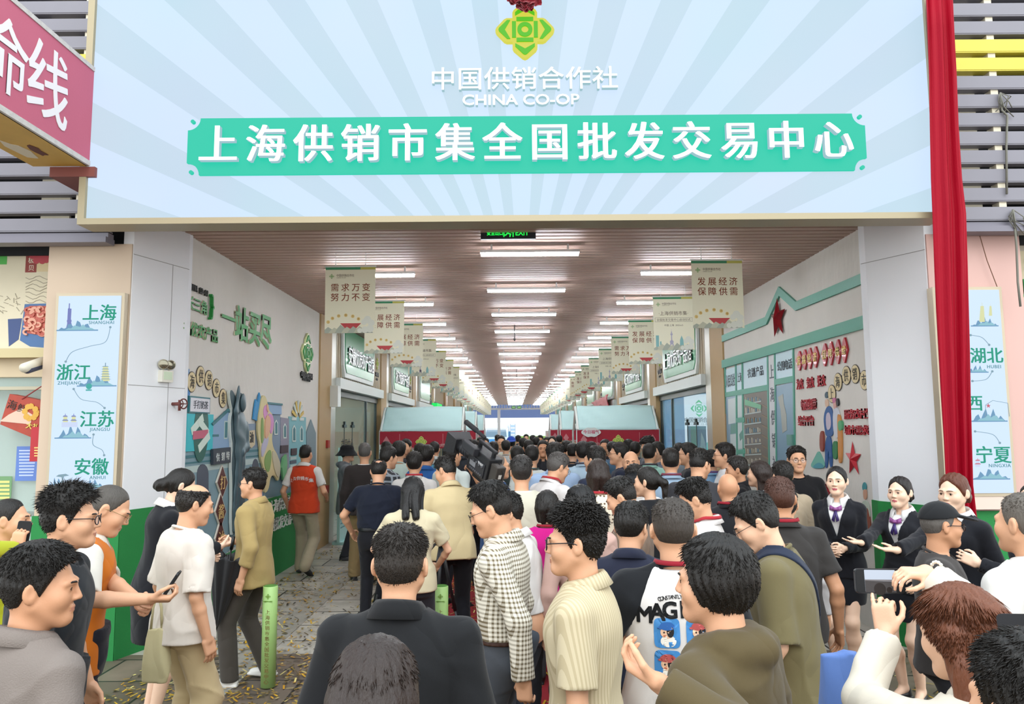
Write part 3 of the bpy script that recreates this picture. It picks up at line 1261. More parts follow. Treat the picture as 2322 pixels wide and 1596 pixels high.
        md.thickness = 0.003 * sc
        md.offset = 1
    elif kk in ('tee', 'raglan'):
        cb = MB()
        cb.tube([out(tf.w((0.072 * (.92 if fem else 1) * math.sin(t) * (1 + fat * .5), (0.066 * (1 + fat * .6)) * math.cos(t) - 0.006, 0.517 - 0.026 * math.cos(t)))[None])[0] + loc for t in np.linspace(0, 2 * math.pi, 25)], 0.0085 * sc, 7, caps=False)
        obj('neckband', cb, cloth(top.get('cc', top.get('c2') if kk == 'raglan' and top.get('cc') else top['c'])), root, True)
    # --- trousers or skirt
    bottom = dict(bottom or {'c': '#22242a'})
    if bare:
        K = Sdf()
        z0 = bottom.get('len', 0.56)
        K.loft([(z0, .172, .140, .008), (.70, .182, .142, .004), (.84, .182, .138, -.005), (.95, .158, .115, 0), (1.05, .135, .10, 0), (1.08, .13, .095, 0)], 0.02, ID)
        K.fun('d', folds(rng, 0.003))
        part('skirt', K, cloth(bottom['c']))
    else:
        K = Sdf()
        bl = bottom.get('loose', 0.0)
        K.loft([(.80, .155 + fat * .2, .105 + fat * .1, -.005), (.88, .168 + fat * .3 + bl * .3, .122 + fat * .2, -.01), (.96, .160 + fat * .35, .112 + fat * .3, -.004), (1.01, .154 + fat * .4, .112 + fat * .35, 0), (1.025, .152 + fat * .4, .111 + fat * .35, 0)], 0.02, F(rotm(0, lean * .45, 0), (0, 0, 0)) if lean else ID)
        for hip, kn, ank, s, lift in LG:
            K.cone(hip + np.array((0, -.005, -.02)), kn, 0.088 + fat * .15, 0.066 + bl * .6, 0.03)
            K.cone(kn, ank + np.array((0, 0, -0.02)), 0.066 + bl * .6, 0.056 + bl, 0.02)
        K.fun('d', folds(rng, bottom.get('fold', 0.007), 1.8))
        for hip, kn, ank, s, lift in LG:
            K._a('s', ank + np.array((0, 0, -0.10)), 0.12, (lambda p, z=ank[2] - 0.04: p[:, 2] - z), 0.0) if not lift else None
        K.fun('i', lambda p: 0.04 - p[:, 2])
        part('trousers', K, bottom.get('m') or cloth(bottom['c']))
        if tuck:
            bt = Sdf()
            bt.p = [q_ for q_ in K.p if q_[0] in ('u', 'd')]
            bt.fun('d', lambda p: np.full(len(p), -0.006))
            bt.fun('i', lambda p: np.abs(p[:, 2] - 1.003 + 0.3 * p[:, 1] * math.sin(lean)) - 0.018)
            part('belt', bt, mat(top.get('belt', '#3a2015'), 0.4), v=min(vox, 0.006))
    # --- shoes
    shc = shoes or '#15151a'
    for hip, kn, ank, s, lift in LG:
        sf = F(rotm(-s * 0.16, 0.55 if lift > .05 else 0.0, 0), (ank[0], ank[1], max(0.0, ank[2] - 0.085)))
        Sh = Sdf()
        wS = 0.88 if fem else 1.0
        Sh.ell((0, 0.02, 0.035), (0.040 * wS, 0.075, 0.035), 0.03, sf)
        Sh.ell((0, 0.105, 0.028), (0.043 * wS, 0.070, 0.028), 0.03, sf)
        Sh.cone((0, -0.035, 0.035), (0, -0.025, 0.075), 0.036 * wS, 0.036 * wS, 0.02, sf)
        Sh.box((0, 0.055, 0.011), (0.044 * wS, 0.125, 0.012), 0.010, 0.008, sf)
        Sh.fun('i', lambda p, sf=sf: -sf.l(p)[:, 2])
        if bare:
            Sh.ell((0, 0.02, 0.085), (0.030, 0.075, 0.040), 0.012, sf, op='s')
        sole = mat('#e8e6e0', 0.6) if shc in ('#eceae4', '#f0f0f0') or top.get('sole') else mat('#1c1c1e', 0.6)
        part('shoe', Sh, [mat(shc, 0.45, bump=.1, bscale=80), sole], v=min(vox, .009), mif=lambda c, sf=sf: (sf.l(c)[:, 2] < 0.017).astype(int))
    # --- glasses
    if glasses and Y < 10:
        g = MB()
        q = lambda p: out(hf.w(p)[None])[0] + loc
        gr = 0.0013 * sc if glasses != 'thick' else 0.0022 * sc
        lens = MB()
        for s in (-1, 1):
            ring = [(s * 0.033 + 0.0225 * math.cos(t) * (1 - .12 * abs(math.sin(2 * t))), 0.108 - 0.006 * abs(math.cos(t)) * (1 if math.cos(t) * s > 0 else 0), -0.008 + 0.018 * math.sin(t)) for t in np.linspace(0, 2 * math.pi, 25)]
            g.tube([q(p) for p in ring], gr, 6, caps=False)
            lens.add([q(p) for p in ring[:-1]], [tuple(range(24))])
            g.tube([q((s * 0.055, 0.103, -0.002)), q((s * 0.070, 0.085, 0.002)), q((s * 0.081, 0.01, 0.004)), q((s * 0.083, -0.014, -0.004)), q((s * 0.080, -0.030, -0.020))], gr, 6)
        g.tube([q((-0.011, 0.107, -0.004)), q((0, 0.110, 0.0)), q((0.011, 0.107, -0.004))], gr, 6)
        go = obj('glasses', g, mat('#1b1b20' if glasses != 'gold' else '#8a7648', 0.3, metal=0.6 if glasses == 'gold' else 0.2), root, True)
        obj('lens', lens, mat('#ffffff', 0.02, alpha=0.16, spec=0.8), go)
    # --- lanyard
    if lanyard:
        lb = MB()
        n = 30
        vv, fcs = [], []
        for i in range(n + 1):
            t = 2 * math.pi * i / n
            fz = -0.035 * max(0, math.cos(t))
            ex = 0.012 + fat * .05 + (0.004 if top.get('collar', kk in ('polo', 'shirt', 'suit', 'knit')) else 0)
            for rr, zz in ((0.067, 0.560), (0.075, 0.542)) if top.get('collar', kk in ('polo', 'shirt', 'knit')) else ((0.061, 0.550), (0.069, 0.533)):
                vv.append(out(tf.w(((rr + ex) * 1.04 * math.sin(t), (rr + ex) * math.cos(t) - 0.006, zz + fz + (0.006 if kk != 'tee' else -0.004)))[None])[0] + loc)
        fcs = [(2 * i, 2 * i + 2, 2 * i + 3, 2 * i + 1) for i in range(n)]
        lb.add(vv, fcs)
        for s in (-1, 1):
            P = [(s * 0.052, 0.075, 0.50), (s * 0.05, 0.128 + fat * .2, 0.40), (s * 0.03, 0.138 + fat * .35, 0.28), (s * 0.004, 0.140 + fat * .4, 0.20)]
            pp = [out(tf.w(p)[None])[0] + loc for p in P]
            sd = (rz @ Vector((1, 0, 0))) * 0.009 * sc
            for i in range(3):
                lb.add([Vector(pp[i]) - sd, Vector(pp[i]) + sd, Vector(pp[i + 1]) + sd, Vector(pp[i + 1]) - sd], [(0, 1, 2, 3)])
        o = obj('lanyard', lb, cloth(lanyard), root, True)
        md = o.modifiers.new('t', 'SOLIDIFY')
        md.thickness = 0.0025 * sc
        md.offset = 0
    # --- strap across the body: shell of the shirt between two planes
    if strap:
        ss = Sdf()
        ss.p = [q_ for q_ in shirtS.p if q_[0] in ('u', 'd')]
        ss.fun('d', lambda p: np.full(len(p), -0.009))
        sn, sdv, sw_ = nrm(strap[1]), strap[2], strap[3]
        ss.fun('i', lambda p: np.abs(tf.l(p) @ sn - sdv) - sw_)
        part('strap', ss, cloth(strap[0]), v=min(vox, 0.006))
    # --- caps and hats
    if cap:
        cs = Sdf()
        cs.ell((0, -0.012, 0.022), (0.090 * headw, 0.110, 0.106), 0.01, hf)
        if cap[0] == 'bucket':
            cs.p = []
            cs.loft([(0.02, .105, .125, -.01), (.05, .092, .112, -.012), (.10, .082, .10, -.012), (.128, .06, .075, -.012)], 0.01, hf)
            cs.loft([(-.035, .165, .185, -.01), (.0, .13, .15, -.01), (.045, .095, .115, -.012)], 0.01, hf)
            cs.ell((0, -0.012, 0.012), (0.085, 0.102, 0.09), 0.0, hf, op='s')
            cs.ell((0, -0.012, -0.06), (0.14, 0.16, 0.075), 0.01, hf, op='s')
        else:
            cs.fun('s', lambda p: hf.l(p)[:, 2] - 0.040 - 0.12 * hf.l(p)[:, 1])
            cs.ell((0, -0.012, 0.012), (0.080, 0.100, 0.100), 0.0, hf, op='s')
            sgn = cap[2] if len(cap) > 2 else 1
            Rv = rotm(0, 0.22 * sgn, 0)
            cs.ell((0, 0.112 * sgn, 0.046), (0.080, 0.085, 0.010), 0.010, hf, R=Rv)
            cs.ell((0, -0.012, 0.142 - .015), (0.006, 0.006, 0.006), 0.004, hf)
        part('cap' if cap[0] != 'bucket' else 'hat', cs, cloth(cap[1]), v=min(vox, .007))
    INFO[label] = info = dict(root=root, tf=tf, hf=hf, sc=sc, out=lambda p: out(np.atleast_2d(p))[0] + loc, arms=arms, shirt=shirtS, loc=loc, Rz=Rz, toL=toL, rng=rng, part=part, vox=vox)
    if extra:
        extra(info)
    return info


def print_on(info, mb_pts, side=-1, off=0.003):
    """lay points (x, z in the torso's frame) on the shirt's back (-1) or front (+1)"""
    tf, S = info['tf'], info['shirt']
    P = np.asarray(mb_pts, float)
    ys = np.linspace(0.26, 0.02, 60)
    best = np.full(len(P), 0.05)
    done = np.zeros(len(P), bool)
    for y in ys:
        q = np.stack([P[:, 0], np.full(len(P), side * y), P[:, 1]], 1)
        d = S.ev(tf.w(q), 0.1)
        hit = (d < off) & ~done
        best[hit] = y + 0.002 - (off - d[hit]) * 0
        done |= hit
    return np.stack([P[:, 0], side * best, P[:, 1]], 1)
# ================================================================ the place
XL, XR, ZC, YF, YEND = -3.5, 3.75, CAM_H + 2.12, 7.2, 65.0
ORD = ['first', 'second', 'third', 'fourth', 'fifth', 'sixth', 'seventh', 'eighth', 'ninth', 'tenth', 'eleventh', 'twelfth', 'thirteenth', 'fourteenth',
       'fifteenth', 'sixteenth', 'seventeenth', 'eighteenth', 'nineteenth', 'twentieth', 'twenty-first', 'twenty-second', 'twenty-third', 'twenty-fourth',
       'twenty-fifth', 'twenty-sixth']
rnd = random.Random(7)
LW = Pl((XL, 0, 0), (0, 1, 0), (0, 0, 1), (1, 0, 0))       # left wall seen from the passage
RW = Pl((XR, 0, 0), (0, -1, 0), (0, 0, 1), (-1, 0, 0))


def paving_mat(c1='#b8b3a8', c2='#a09b92'):
    m = mat('#57534d', 0.5).copy()
    nt = m.node_tree
    b = nt.nodes['Principled BSDF']
    tc = nt.nodes.new('ShaderNodeTexCoord')
    br = nt.nodes.new('ShaderNodeTexBrick')
    br.inputs['Color1'].default_value = lin(c1)
    br.inputs['Color2'].default_value = lin(c2)
    br.inputs['Mortar'].default_value = lin('#2c2a28')
    br.inputs['Scale'].default_value = 1.0
    br.inputs['Brick Width'].default_value = 1.2
    br.inputs['Row Height'].default_value = 0.6
    br.inputs['Mortar Size'].default_value = 0.012
    nt.links.new(tc.outputs['Object'], br.inputs['Vector'])
    n = nt.nodes.new('ShaderNodeTexNoise')
    n.inputs['Scale'].default_value = 3.0
    n.inputs['Detail'].default_value = 8
    nt.links.new(tc.outputs['Object'], n.inputs['Vector'])
    mx = nt.nodes.new('ShaderNodeMix')
    mx.data_type = 'RGBA'
    mx.blend_type = 'OVERLAY'
    mx.inputs['Factor'].default_value = 0.55
    nt.links.new(br.outputs['Color'], mx.inputs['A'])
    nt.links.new(n.outputs['Fac'], mx.inputs['B'])
    nt.links.new(mx.outputs['Result'], b.inputs['Base Color'])
    mr = nt.nodes.new('ShaderNodeMapRange')
    mr.inputs['To Min'].default_value = 0.25
    mr.inputs['To Max'].default_value = 0.6
    nt.links.new(n.outputs['Fac'], mr.inputs['Value'])
    nt.links.new(mr.outputs[0], b.inputs['Roughness'])
    bp = nt.nodes.new('ShaderNodeBump')
    bp.inputs['Strength'].default_value = 0.35
    bp.inputs['Distance'].default_value = 0.01
    nt.links.new(mx.outputs['Result'], bp.inputs['Height'])
    nt.links.new(bp.outputs[0], b.inputs['Normal'])
    return m


def slab(name, x0, x1, y0, y1, z0, z1, m, smooth=False):
    return struct(name, MB().box(x0, x1, y0, y1, z0, z1), m)


# --- ground
slab('floor', -16, 16, 7.35, 110, -0.2, 0.0, paving_mat())
slab('floor_plaza_shaded', -16, 16, -8, 7.35, -0.2, 0.0, paving_mat('#74675a', '#63584d'))  # browner, darker paving colour stands in for shade of the crowd and awning
struct('trim_1', MB().box(-2.62, -2.32, 3.5, 40, 0.0, 0.004), mat('#9b978d', 0.5, bump=.2, bscale=30, vary=.2))
cp = obj('carpet', MB().box(-1.1, 1.35, 4.2, 44, 0.0, 0.008), mat('#8e1420', 0.95, bump=.3, bscale=300, vary=.15, vscale=4))
tag(cp, 'dark red carpet runner laid down the middle of the passage', 'carpet')

# --- ceiling: narrow slats across the passage
mb = MB()
y = 7.15
while y < YEND:
    mb.box(XL - .3, XR + .3, y, y + 0.10, ZC, ZC + 0.05)
    y += 0.14
struct('ceiling', mb, mat('#c2a698', 0.55, vary=.06, vscale=.5))
slab('ceiling_backing', -7, 7, 7.15, YEND, ZC + 0.16, ZC + 0.3, mat('#2f2a28', 0.9))

# --- entrance: lintel, splayed reveals, piers
slab('trim_2', -3.75, 3.95, 6.74, 7.15, 4.26, 4.6, mat('#f2cdb0', 0.6))
MW = mat('#e9ebee', 0.55, bump=.06, bscale=18, vary=.02, vscale=2)
MBEIGE = mat('#c8b39c', 0.6, vary=.03, vscale=1)
MGREEN = mat('#1d7f3c', 0.75, bump=.25, bscale=160, vary=.12, vscale=3)


def prism(pts, z0, z1, mb=None):
    mb = mb or MB()
    return mb.poly(Pl((0, 0, 0), (1, 0, 0), (0, 1, 0), (0, 0, 1)), pts, z0, z1)


REV_L = [(-3.70, 7.2), (-3.468, 7.92), (-3.468, 8.0), (-3.8, 8.0), (-3.8, 7.2)]
REV_R = [(3.96, 7.05), (4.2, 7.05), (4.2, 7.75), (3.66, 7.75), (3.66, 7.62)]
struct('wall_entrance_left', prism(REV_L, 0, 4.6), MW)
struct('wall_entrance_right', prism(REV_R, 0, 4.6), MW)
grow = lambda P, cx, d: [(x + (d if x > cx else 0), y - d) for x, y in P]
struct('baseboard_left', prism([(-3.70, 7.18), (-3.455, 7.925), (-3.455, 8.0), (-3.8, 8.0), (-3.8, 7.185)], 0, 1.36), MGREEN)
struct('baseboard_right', prism([(3.95, 7.03), (4.2, 7.03), (4.2, 7.75), (3.645, 7.75), (3.645, 7.62)], 0, 1.36), MGREEN)
# panel joints on the reveals
RL = Pl((-3.70, 7.2, 0), Vector((0.232, 0.72, 0)).normalized(), (0, 0, 1), Vector((0.72, -0.232, 0)).normalized())
RR = Pl((3.96, 7.05, 0), Vector((0.30, -0.57, 0)).normalized(), (0, 0, 1), Vector((-0.57, -0.30, 0)).normalized())
jm = mat('#9a9a98', 0.8)
mb = MB()
for v in (3.83, 2.55):
    mb.obox(RL, 0, .76, v, v + .006, 0, .002)
mb.obox(RL, .52, .526, 1.36, 3.83, 0, .002)
for v in (3.78, ):
    mb.obox(RR, -.70, 0, v, v + .006, 0, .002)
struct('trim_3', mb, jm)
# beige piers either side, behind the light boxes
slab('wall_front_left', -4.52, -3.71, 7.185, 7.9, 0, 3.93, MBEIGE)
slab('wall_front_right', 3.97, 4.86, 7.035, 7.8, 0, 3.93, mat('#cda79d', 0.6, vary=.03, vscale=1))
slab('baseboard_front_left', -4.53, -3.705, 7.165, 7.9, 0, 1.32, MGREEN)
slab('baseboard_front_right', 3.96, 4.87, 7.015, 7.8, 0, 1.32, MGREEN)
ub = MB().box(4.05, 4.5, 6.96, 7.02, 1.34, 1.46)
o = obj('junction_box', ub, mat('#dcc9ba', .6))
tag(o, 'low beige panel box on the green wall base behind the suited people', 'box')

# --- passage walls
STUC = mat('#dcd8d0', 0.9, bump=.9, bscale=9, vary=.05, vscale=3, bstretch=(1, 1, .45))
slab('wall_left', XL - .25, XL, 7.95, 13.5, 0, ZC + .1, STUC)
slab('wall_right', XR, XR + .25, 7.7, 13.2, 0, ZC + .1, STUC)

# --- louvred upper front on both sides
def louvre(name, x0, x1, Y, label, brk):
    r = thing(name, label, 'louvre', (x0, Y, 4.0))
    g, yl, BR = MB(), MB(), [MB() for _ in brk]
    for k in range(17):
        z = 4.02 + 0.183 * k
        t = yl if k in (8, 9) else g
        t.box(x0, x1, Y, Y + .04, z, z + .118)
        t.box(x0, x1, Y + .005, Y + .10, z - .012, z)
        for bx, br_ in zip(brk, BR):
            br_.box(bx - .035, bx + .035, Y + .02, Y + .12, z + .12, z + .172)
            br_.box(bx - .42, bx - .14, Y + .10, Y + .13, z + .11, z + .175)
    obj('slats', g, mat('#7f7d85', .5, vary=.08, vscale=3), r)
    obj('yellow_slats', yl, mat('#cdc04a', .5, vary=.1, vscale=4), r)
    for br_ in BR:
        obj('bracket_column', br_, mat('#d2cab4', .6), r)
    obj('frame', MB().box(x0, x1, Y - .02, Y + .14, 3.90, 3.955).box(x0, x1, Y + .02, Y + .12, 3.955, 4.0), mat('#77747f', .4), r)
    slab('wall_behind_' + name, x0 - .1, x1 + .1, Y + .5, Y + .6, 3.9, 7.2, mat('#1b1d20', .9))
    return r


louvre('louvre_screen', -7.0, -3.86, 7.0, 'grey metal louvre screen above the left shop with one yellow slat', (-4.15, -5.2, -6.2))
louvre('louvre_screen', 4.05, 7.2, 6.85, 'grey metal louvre screen behind the red drape with two yellow slats', (4.62, 5.6, 6.6))

# --- the shop fronts at the far left and far right of the photograph
FLs, FRs = FRONT(7.545), FRONT(7.395)
slab('wall_shop_left', -9, -4.5, 7.55, 7.7, 2.66, 4.0, mat('#cbb99a', .7, vary=.05))
slab('wall_shop_right', 4.84, 9, 7.4, 7.55, 2.6, 4.0, mat('#c9c0ae', .7, vary=.05))
slab('wall_shop_inner_left', -9, -4.0, 10.0, 10.1, 0, 4, mat('#cfdcd6', .7))
slab('wall_shop_inner_right', 4.3, 9, 10.0, 10.1, 0, 4, mat('#c8cfc8', .7))
slab('ceiling_shop_left', -9, -4.0, 7.7, 10, 2.9, 3.0, mat('#d0d0cc', .7))
slab('ceiling_shop_right', 4.3, 9, 7.55, 10, 2.9, 3.0, mat('#d0d0cc', .7))


def pr(pl, mb, x0, y0, x1, y1, d0, d1, mi=0):
    """rectangle given by two opposite corners in the photograph"""
    a, b = pl.px(x0, y0), pl.px(x1, y1)
    return mb.obox(pl, min(a[0], b[0]), max(a[0], b[0]), min(a[1], b[1]), max(a[1], b[1]), d0, d1, mi)


def pp(pl, mb, pts, d0, d1, mi=0):
    return mb.poly(pl, [pl.px(*p) for p in pts], d0, d1, mi)


# food poster over the left shop
pc = at(60, 680, 7.55)
t = thing('food_poster', 'cream seafood poster with prawns in a blue bag above the left shop', 'poster', pc)
pr(FLs, (m_ := MB()), -60, 563, 128, 792, 0, .012)
obj('sheet', m_, mat('#d8cfb4', .6, vary=.05), t)
m_ = MB()
pr(FLs, m_, -60, 566, 17, 600, .012, .014, 0)
pr(FLs, m_, 62, 564, 84, 618, .012, .014, 1)
pr(FLs, m_, 88, 564, 127, 616, .012, .014, 2)
pp(FLs, m_, [(58, 690), (122, 688), (120, 790), (70, 786), (47, 772)], .012, .014, 3)
pp(FLs, m_, [(20, 724), (52, 722), (44, 770), (22, 786)], .012, .014, 4)
pp(FLs, m_, [(60, 700), (70, 694), (121, 694), (119, 764), (64, 756), (56, 730)], .014, .016, 5)
for i in range(18):
    a, b = FLs.px(94 + 18 * math.cos(i * 2.4) * (i / 18) ** .5, 580 + 16 * math.sin(i * 2.4) * (i / 18) ** .5)
    m_.disc(FLs, a, b, .035, .014, .016 + .001 * (i % 3), 6 if i % 3 else 7, 12)
obj('print', m_, [mat('#4fae4c', .6), mat('#8d3b33', .6), mat('#d7c49a', .6), mat('#4a6d9c', .6), mat('#3d4f7d', .6), mat('#b3574a', .6), mat('#b8454e', .6), mat('#a9ad7a', .6)], t)
m_ = MB()
for i in range(46):
    px_, py_ = rnd.uniform(64, 118), rnd.uniform(700, 756)
    a, b = FLs.px(px_, py_)
    r_, th = rnd.uniform(.028, .042), rnd.uniform(0, 6)
    m_.line(FLs, [(a + r_ * math.cos(th + q), b + r_ * .75 * math.sin(th + q)) for q in np.linspace(0, 3.9, 9)], .018, .016, .024 + .004 * (i % 3), i % 3)
obj('prawns', m_, [mat('#cf7f68', .5), mat('#bb5b4b', .5), mat('#dca088', .5)], t)
m_ = MB()
for i, c in enumerate('北极贝'):
    a, b = FLs.px(73, 574 + 17 * i)
    m_.text(FLs, c, a, b, .065, .014, .016)
for i in range(7):
    m_.line(FLs, [FLs.px(60 + 8 * j, 630 + 9 * i + 4 * math.sin(j * 1.3 + i)) for j in range(9)], .006, .012, .014, 1)
for i in range(16):
    a, b = FLs.px(rnd.uniform(2, 50), rnd.uniform(672, 715))
    th = rnd.uniform(0, 3)
    m_.line(FLs, [(a, b), (a + .05 * math.cos(th), b + .05 * math.sin(th))], .006, .012, .014, 1)
obj('lettering', m_, [mat('#e8e0cc', .6), mat('#9a917c', .6)], t)
struct('trim_4', pr(FLs, MB(), -80, 793, 130, 812, 0, .10), mat('#c7b98d', .6))
struct('trim_5', pr(FLs, MB(), -80, 878, 122, 884, 0, .06), mat('#b9b49c', .6))
# glass below
gm = mat('#d5ebe4', .03, trans=0.0, alpha=.22, spec=.6)
struct('window_1', MB().box(-9, -4.53, 7.58, 7.60, 0.0, 2.66), gm)
struct('window_2', MB().box(4.87, 9, 7.42, 7.44, 0.0, 2.6), gm)
m_ = MB()
pr(FLs, m_, 39, 1012, 86, 1090, .0, .004)
t = obj('notice', m_, mat('#5f7fc4', .5))
tag(t, 'blue printed notice sheet stuck inside the left shop glass', 'notice')
m_ = MB()
for i in range(9):
    pr(FLs, m_, 44, 1020 + i * 7, 70 + (i * 13) % 14, 1023 + i * 7, .004, .005)
obj('lettering', m_, mat('#b9c8ea', .5), t)
m_ = MB()
pr(FLs, m_, -20, 1080, 24, 1150, 0, .004, 0)
t = obj('notice', m_, [mat('#6f9a6a', .5)])
tag(t, 'green and yellow striped notice at the lower left shop glass', 'notice')
m_ = MB()
for i in range(6):
    pr(FLs, m_, -20, 1090 + i * 9, 22, 1095 + i * 9, .004, .005)
obj('stripes', m_, mat('#d8d480', .5), t)
# shelf with a book and papers behind the glass
m_ = MB().box(-5.02, -4.56, 7.62, 7.8, 1.20, 1.23)
sh_ = obj('shelf', m_, mat('#8f9c95', .5))
tag(sh_, 'small grey shelf inside the left shop window', 'shelf')
bk = obj('book', MB().box(-4.95, -4.66, 7.64, 7.78, 1.262, 1.302), mat('#5d3a30', .5))
tag(bk, 'brown book lying on papers in the left shop window', 'book')
bk = obj('paper_stack', MB().box(-4.98, -4.60, 7.63, 7.79, 1.23, 1.262), mat('#d8d6cc', .7))
tag(bk, 'flat stack of white papers under the brown book', 'papers')

# gift boxes hung from a hook on the left pier
g1, g2, g3, g4 = at(22, 893, 7.4), at(114, 912, 7.4), at(96, 1002, 7.4), at(0, 962, 7.4)
t = thing('gift_box', 'red and gold seafood gift carton hanging crooked by a red cord', 'gift box', (g1 + g3) / 2)
fr_ = Pl((0, 7.4, 0), (1, 0, 0), (0, 0, 1), (0, -1, 0))
Q = [(p.x, p.z) for p in (g1, g2, g3, g4)]
obj('carton', MB().poly(fr_, Q, -.12, 0), mat('#a63a24', .4, vary=.2, vscale=14), t)
m_ = MB()
lo = [at(*p, 7.4) for p in ((0, 963), (96, 1004), (80, 990), (14, 978))]
m_.poly(fr_, [(p.x, p.z) for p in (at(0, 955, 7.4), at(70, 962, 7.4), at(74, 940, 7.4), at(50, 925, 7.4), at(20, 940, 7.4))], 0, .004, 0)
for i in range(9):
    p = at(70 + 13 * math.cos(i * 2.4), 935 + 14 * math.sin(i * 2.4), 7.4)
    m_.disc(fr_, p.x, p.z, .03, .001, .006 + .001 * (i % 3), 1, 8)
obj('print', m_, [mat('#d9b9a4', .5), mat('#d2a23e', .5)], t)
m_ = MB()
p = at(28, 918, 7.4)
m_.text(fr_, '海', p.x, p.z, .10, .004, .006, 0, rot=-.25)
p = at(50, 926, 7.4)
m_.text(fr_, '鲜', p.x, p.z, .09, .004, .006, 0, rot=-.25)
p = at(98, 928, 7.4)
m_.text(fr_, '福', p.x, p.z, .075, .004, .006, 0, rot=-.2)
p = at(82, 968, 7.4)
m_.text(fr_, '大礼包', p.x, p.z, .065, .006, .008, 1, rot=-.2, bold=.02)
obj('lettering', m_, [mat('#2b1a12', .5), mat('#d9c65a', .5)], t)
m_ = MB().tube([at(50, 905, 7.40), at(112, 864, 7.36), at(92, 910, 7.40)], .006, 6).tube([at(104, 912, 7.4), at(113, 864, 7.36), at(112, 914, 7.4)], .006, 6)
obj('cord', m_, mat('#8e2a2a', .6), t)
a, b = at(86, 968, 7.36), at(113, 1045, 7.36)
t = obj('gift_box', MB().box(a.x, b.x + .05, 7.26, 7.36, b.z, a.z), mat('#b01c28', .4), origin=a)
tag(t, 'small upright crimson gift carton hanging below the seafood carton', 'gift box')
m_ = MB()
for i in range(4):
    q = at(100, 1014 + i * 6, 7.36)
    m_.box(q.x - .03, q.x + .05, 7.255, 7.26, q.z - .008, q.z + .004)
obj('lettering', m_, mat('#e0c070', .4), t)
# wall camera at the left pier
c0 = at(92, 838, 7.3)
t = thing('security_camera', 'white and blue bullet security camera beside the Shanghai light box', 'camera', c0)
pa, pb = at(58, 838, 7.05), at(108, 822, 7.38)
ax = (pb - pa).normalized()
m_ = MB().tube([pa, pa + ax * .02, pb - ax * .03, pb], [.036, .044, .044, .038], 16)
obj('body', m_, mat('#414b66', .35), t, True)
obj('hood', MB().tube([pa + Vector((0, 0, .02)) - ax * .03, pb + Vector((0, 0, .025)) - ax * .08], [.045, .048], 16), mat('#ddd7c4', .4), t, True)
obj('lens', MB().tube([pa - ax * .004, pa + ax * .01], [.03, .034], 14), mat('#101318', .1), t, True)
obj('bracket', MB().tube([pb - ax * .1, at(112, 848, 7.42)], .012, 8).tube([at(112, 848, 7.42), at(112, 848, 7.55)], .03, 10), mat('#cfc8b0', .5), t, True)

# right shop posters
a, b = at(2268, 570, 7.4), at(2400, 795, 7.4)
t = obj('shop_sign', pr(FRs, MB(), 2268, 570, 2440, 795, 0, .02), mat('#d9cfae', .6, vary=.03), origin=(0, 0, 0))
tag(t, 'cream shop signboard with green letters at the right edge', 'sign')
m_ = MB()
q = FRs.px(2318, 600)
m_.text(FRs, 'S', q[0] + .05, q[1], .2, .02, .03, bold=.02)
q = FRs.px(2322, 655)
m_.text(FRs, '上', q[0], q[1], .2, .02, .03, bold=.03)
obj('lettering', m_, mat('#2fa048', .5), t)
struct('trim_6', pr(FRs, MB(), 2268, 797, 2440, 812, 0, .05), mat('#b39c78', .6))
struct('trim_7', pr(FRs, MB(), 2275, 815, 2440, 900, .0, .04), mat('#b9b6b0', .5))
t = obj('map_poster', pr(FRs, MB(), 2292, 918, 2440, 1010, .02, .03), mat('#86b9c0', .5))
tag(t, 'blue and green map poster in the right shop', 'poster')
m_ = MB()
for (x, y, r) in ((2318, 930, .09), (2335, 960, .1), (2312, 985, .07), (2330, 995, .06)):
    q = FRs.px(x, y)
    m_.disc(FRs, q[0], q[1], r, .03, .034, 0, 9)
obj('print', m_, mat('#a9b86a', .5), t)
t = obj('shop_sign', pr(FRs, MB(), 2292, 1013, 2440, 1062, .02, .05), mat('#a32028', .5))
tag(t, 'dark red shop board with cream characters beside the Ningxia light box', 'sign')
q = FRs.px(2300, 1025)
obj('lettering', MB().text(FRs, '椒牛', q[0], q[1], .085, .05, .056, align='L'), mat('#eadfc8', .5), t)
t = obj('shop_sign', pr(FRs, MB(), 2300, 1066, 2440, 1100, .02, .04), mat('#d9c8b4', .5))
tag(t, 'pale shop board with orange characters below the dark red board', 'sign')
q = FRs.px(2304, 1075)
obj('lettering', MB().text(FRs, '冻巴', q[0], q[1], .07, .04, .046, align='L'), mat('#c9804a', .5), t)

# --- co-op emblem, reused on signs, banners and stalls
OUT = [(28, 28), (28, 41), (25, 47), (6, 64), (0, 66.5), (-6, 64), (-25, 47), (-28, 41)]
OUTL = []
for k in range(4):
    c_, s_ = [(1, 0), (0, 1), (-1, 0), (0, -1)][k]
    OUTL += [(x * c_ - y * s_, x * s_ + y * c_) for x, y in OUT]


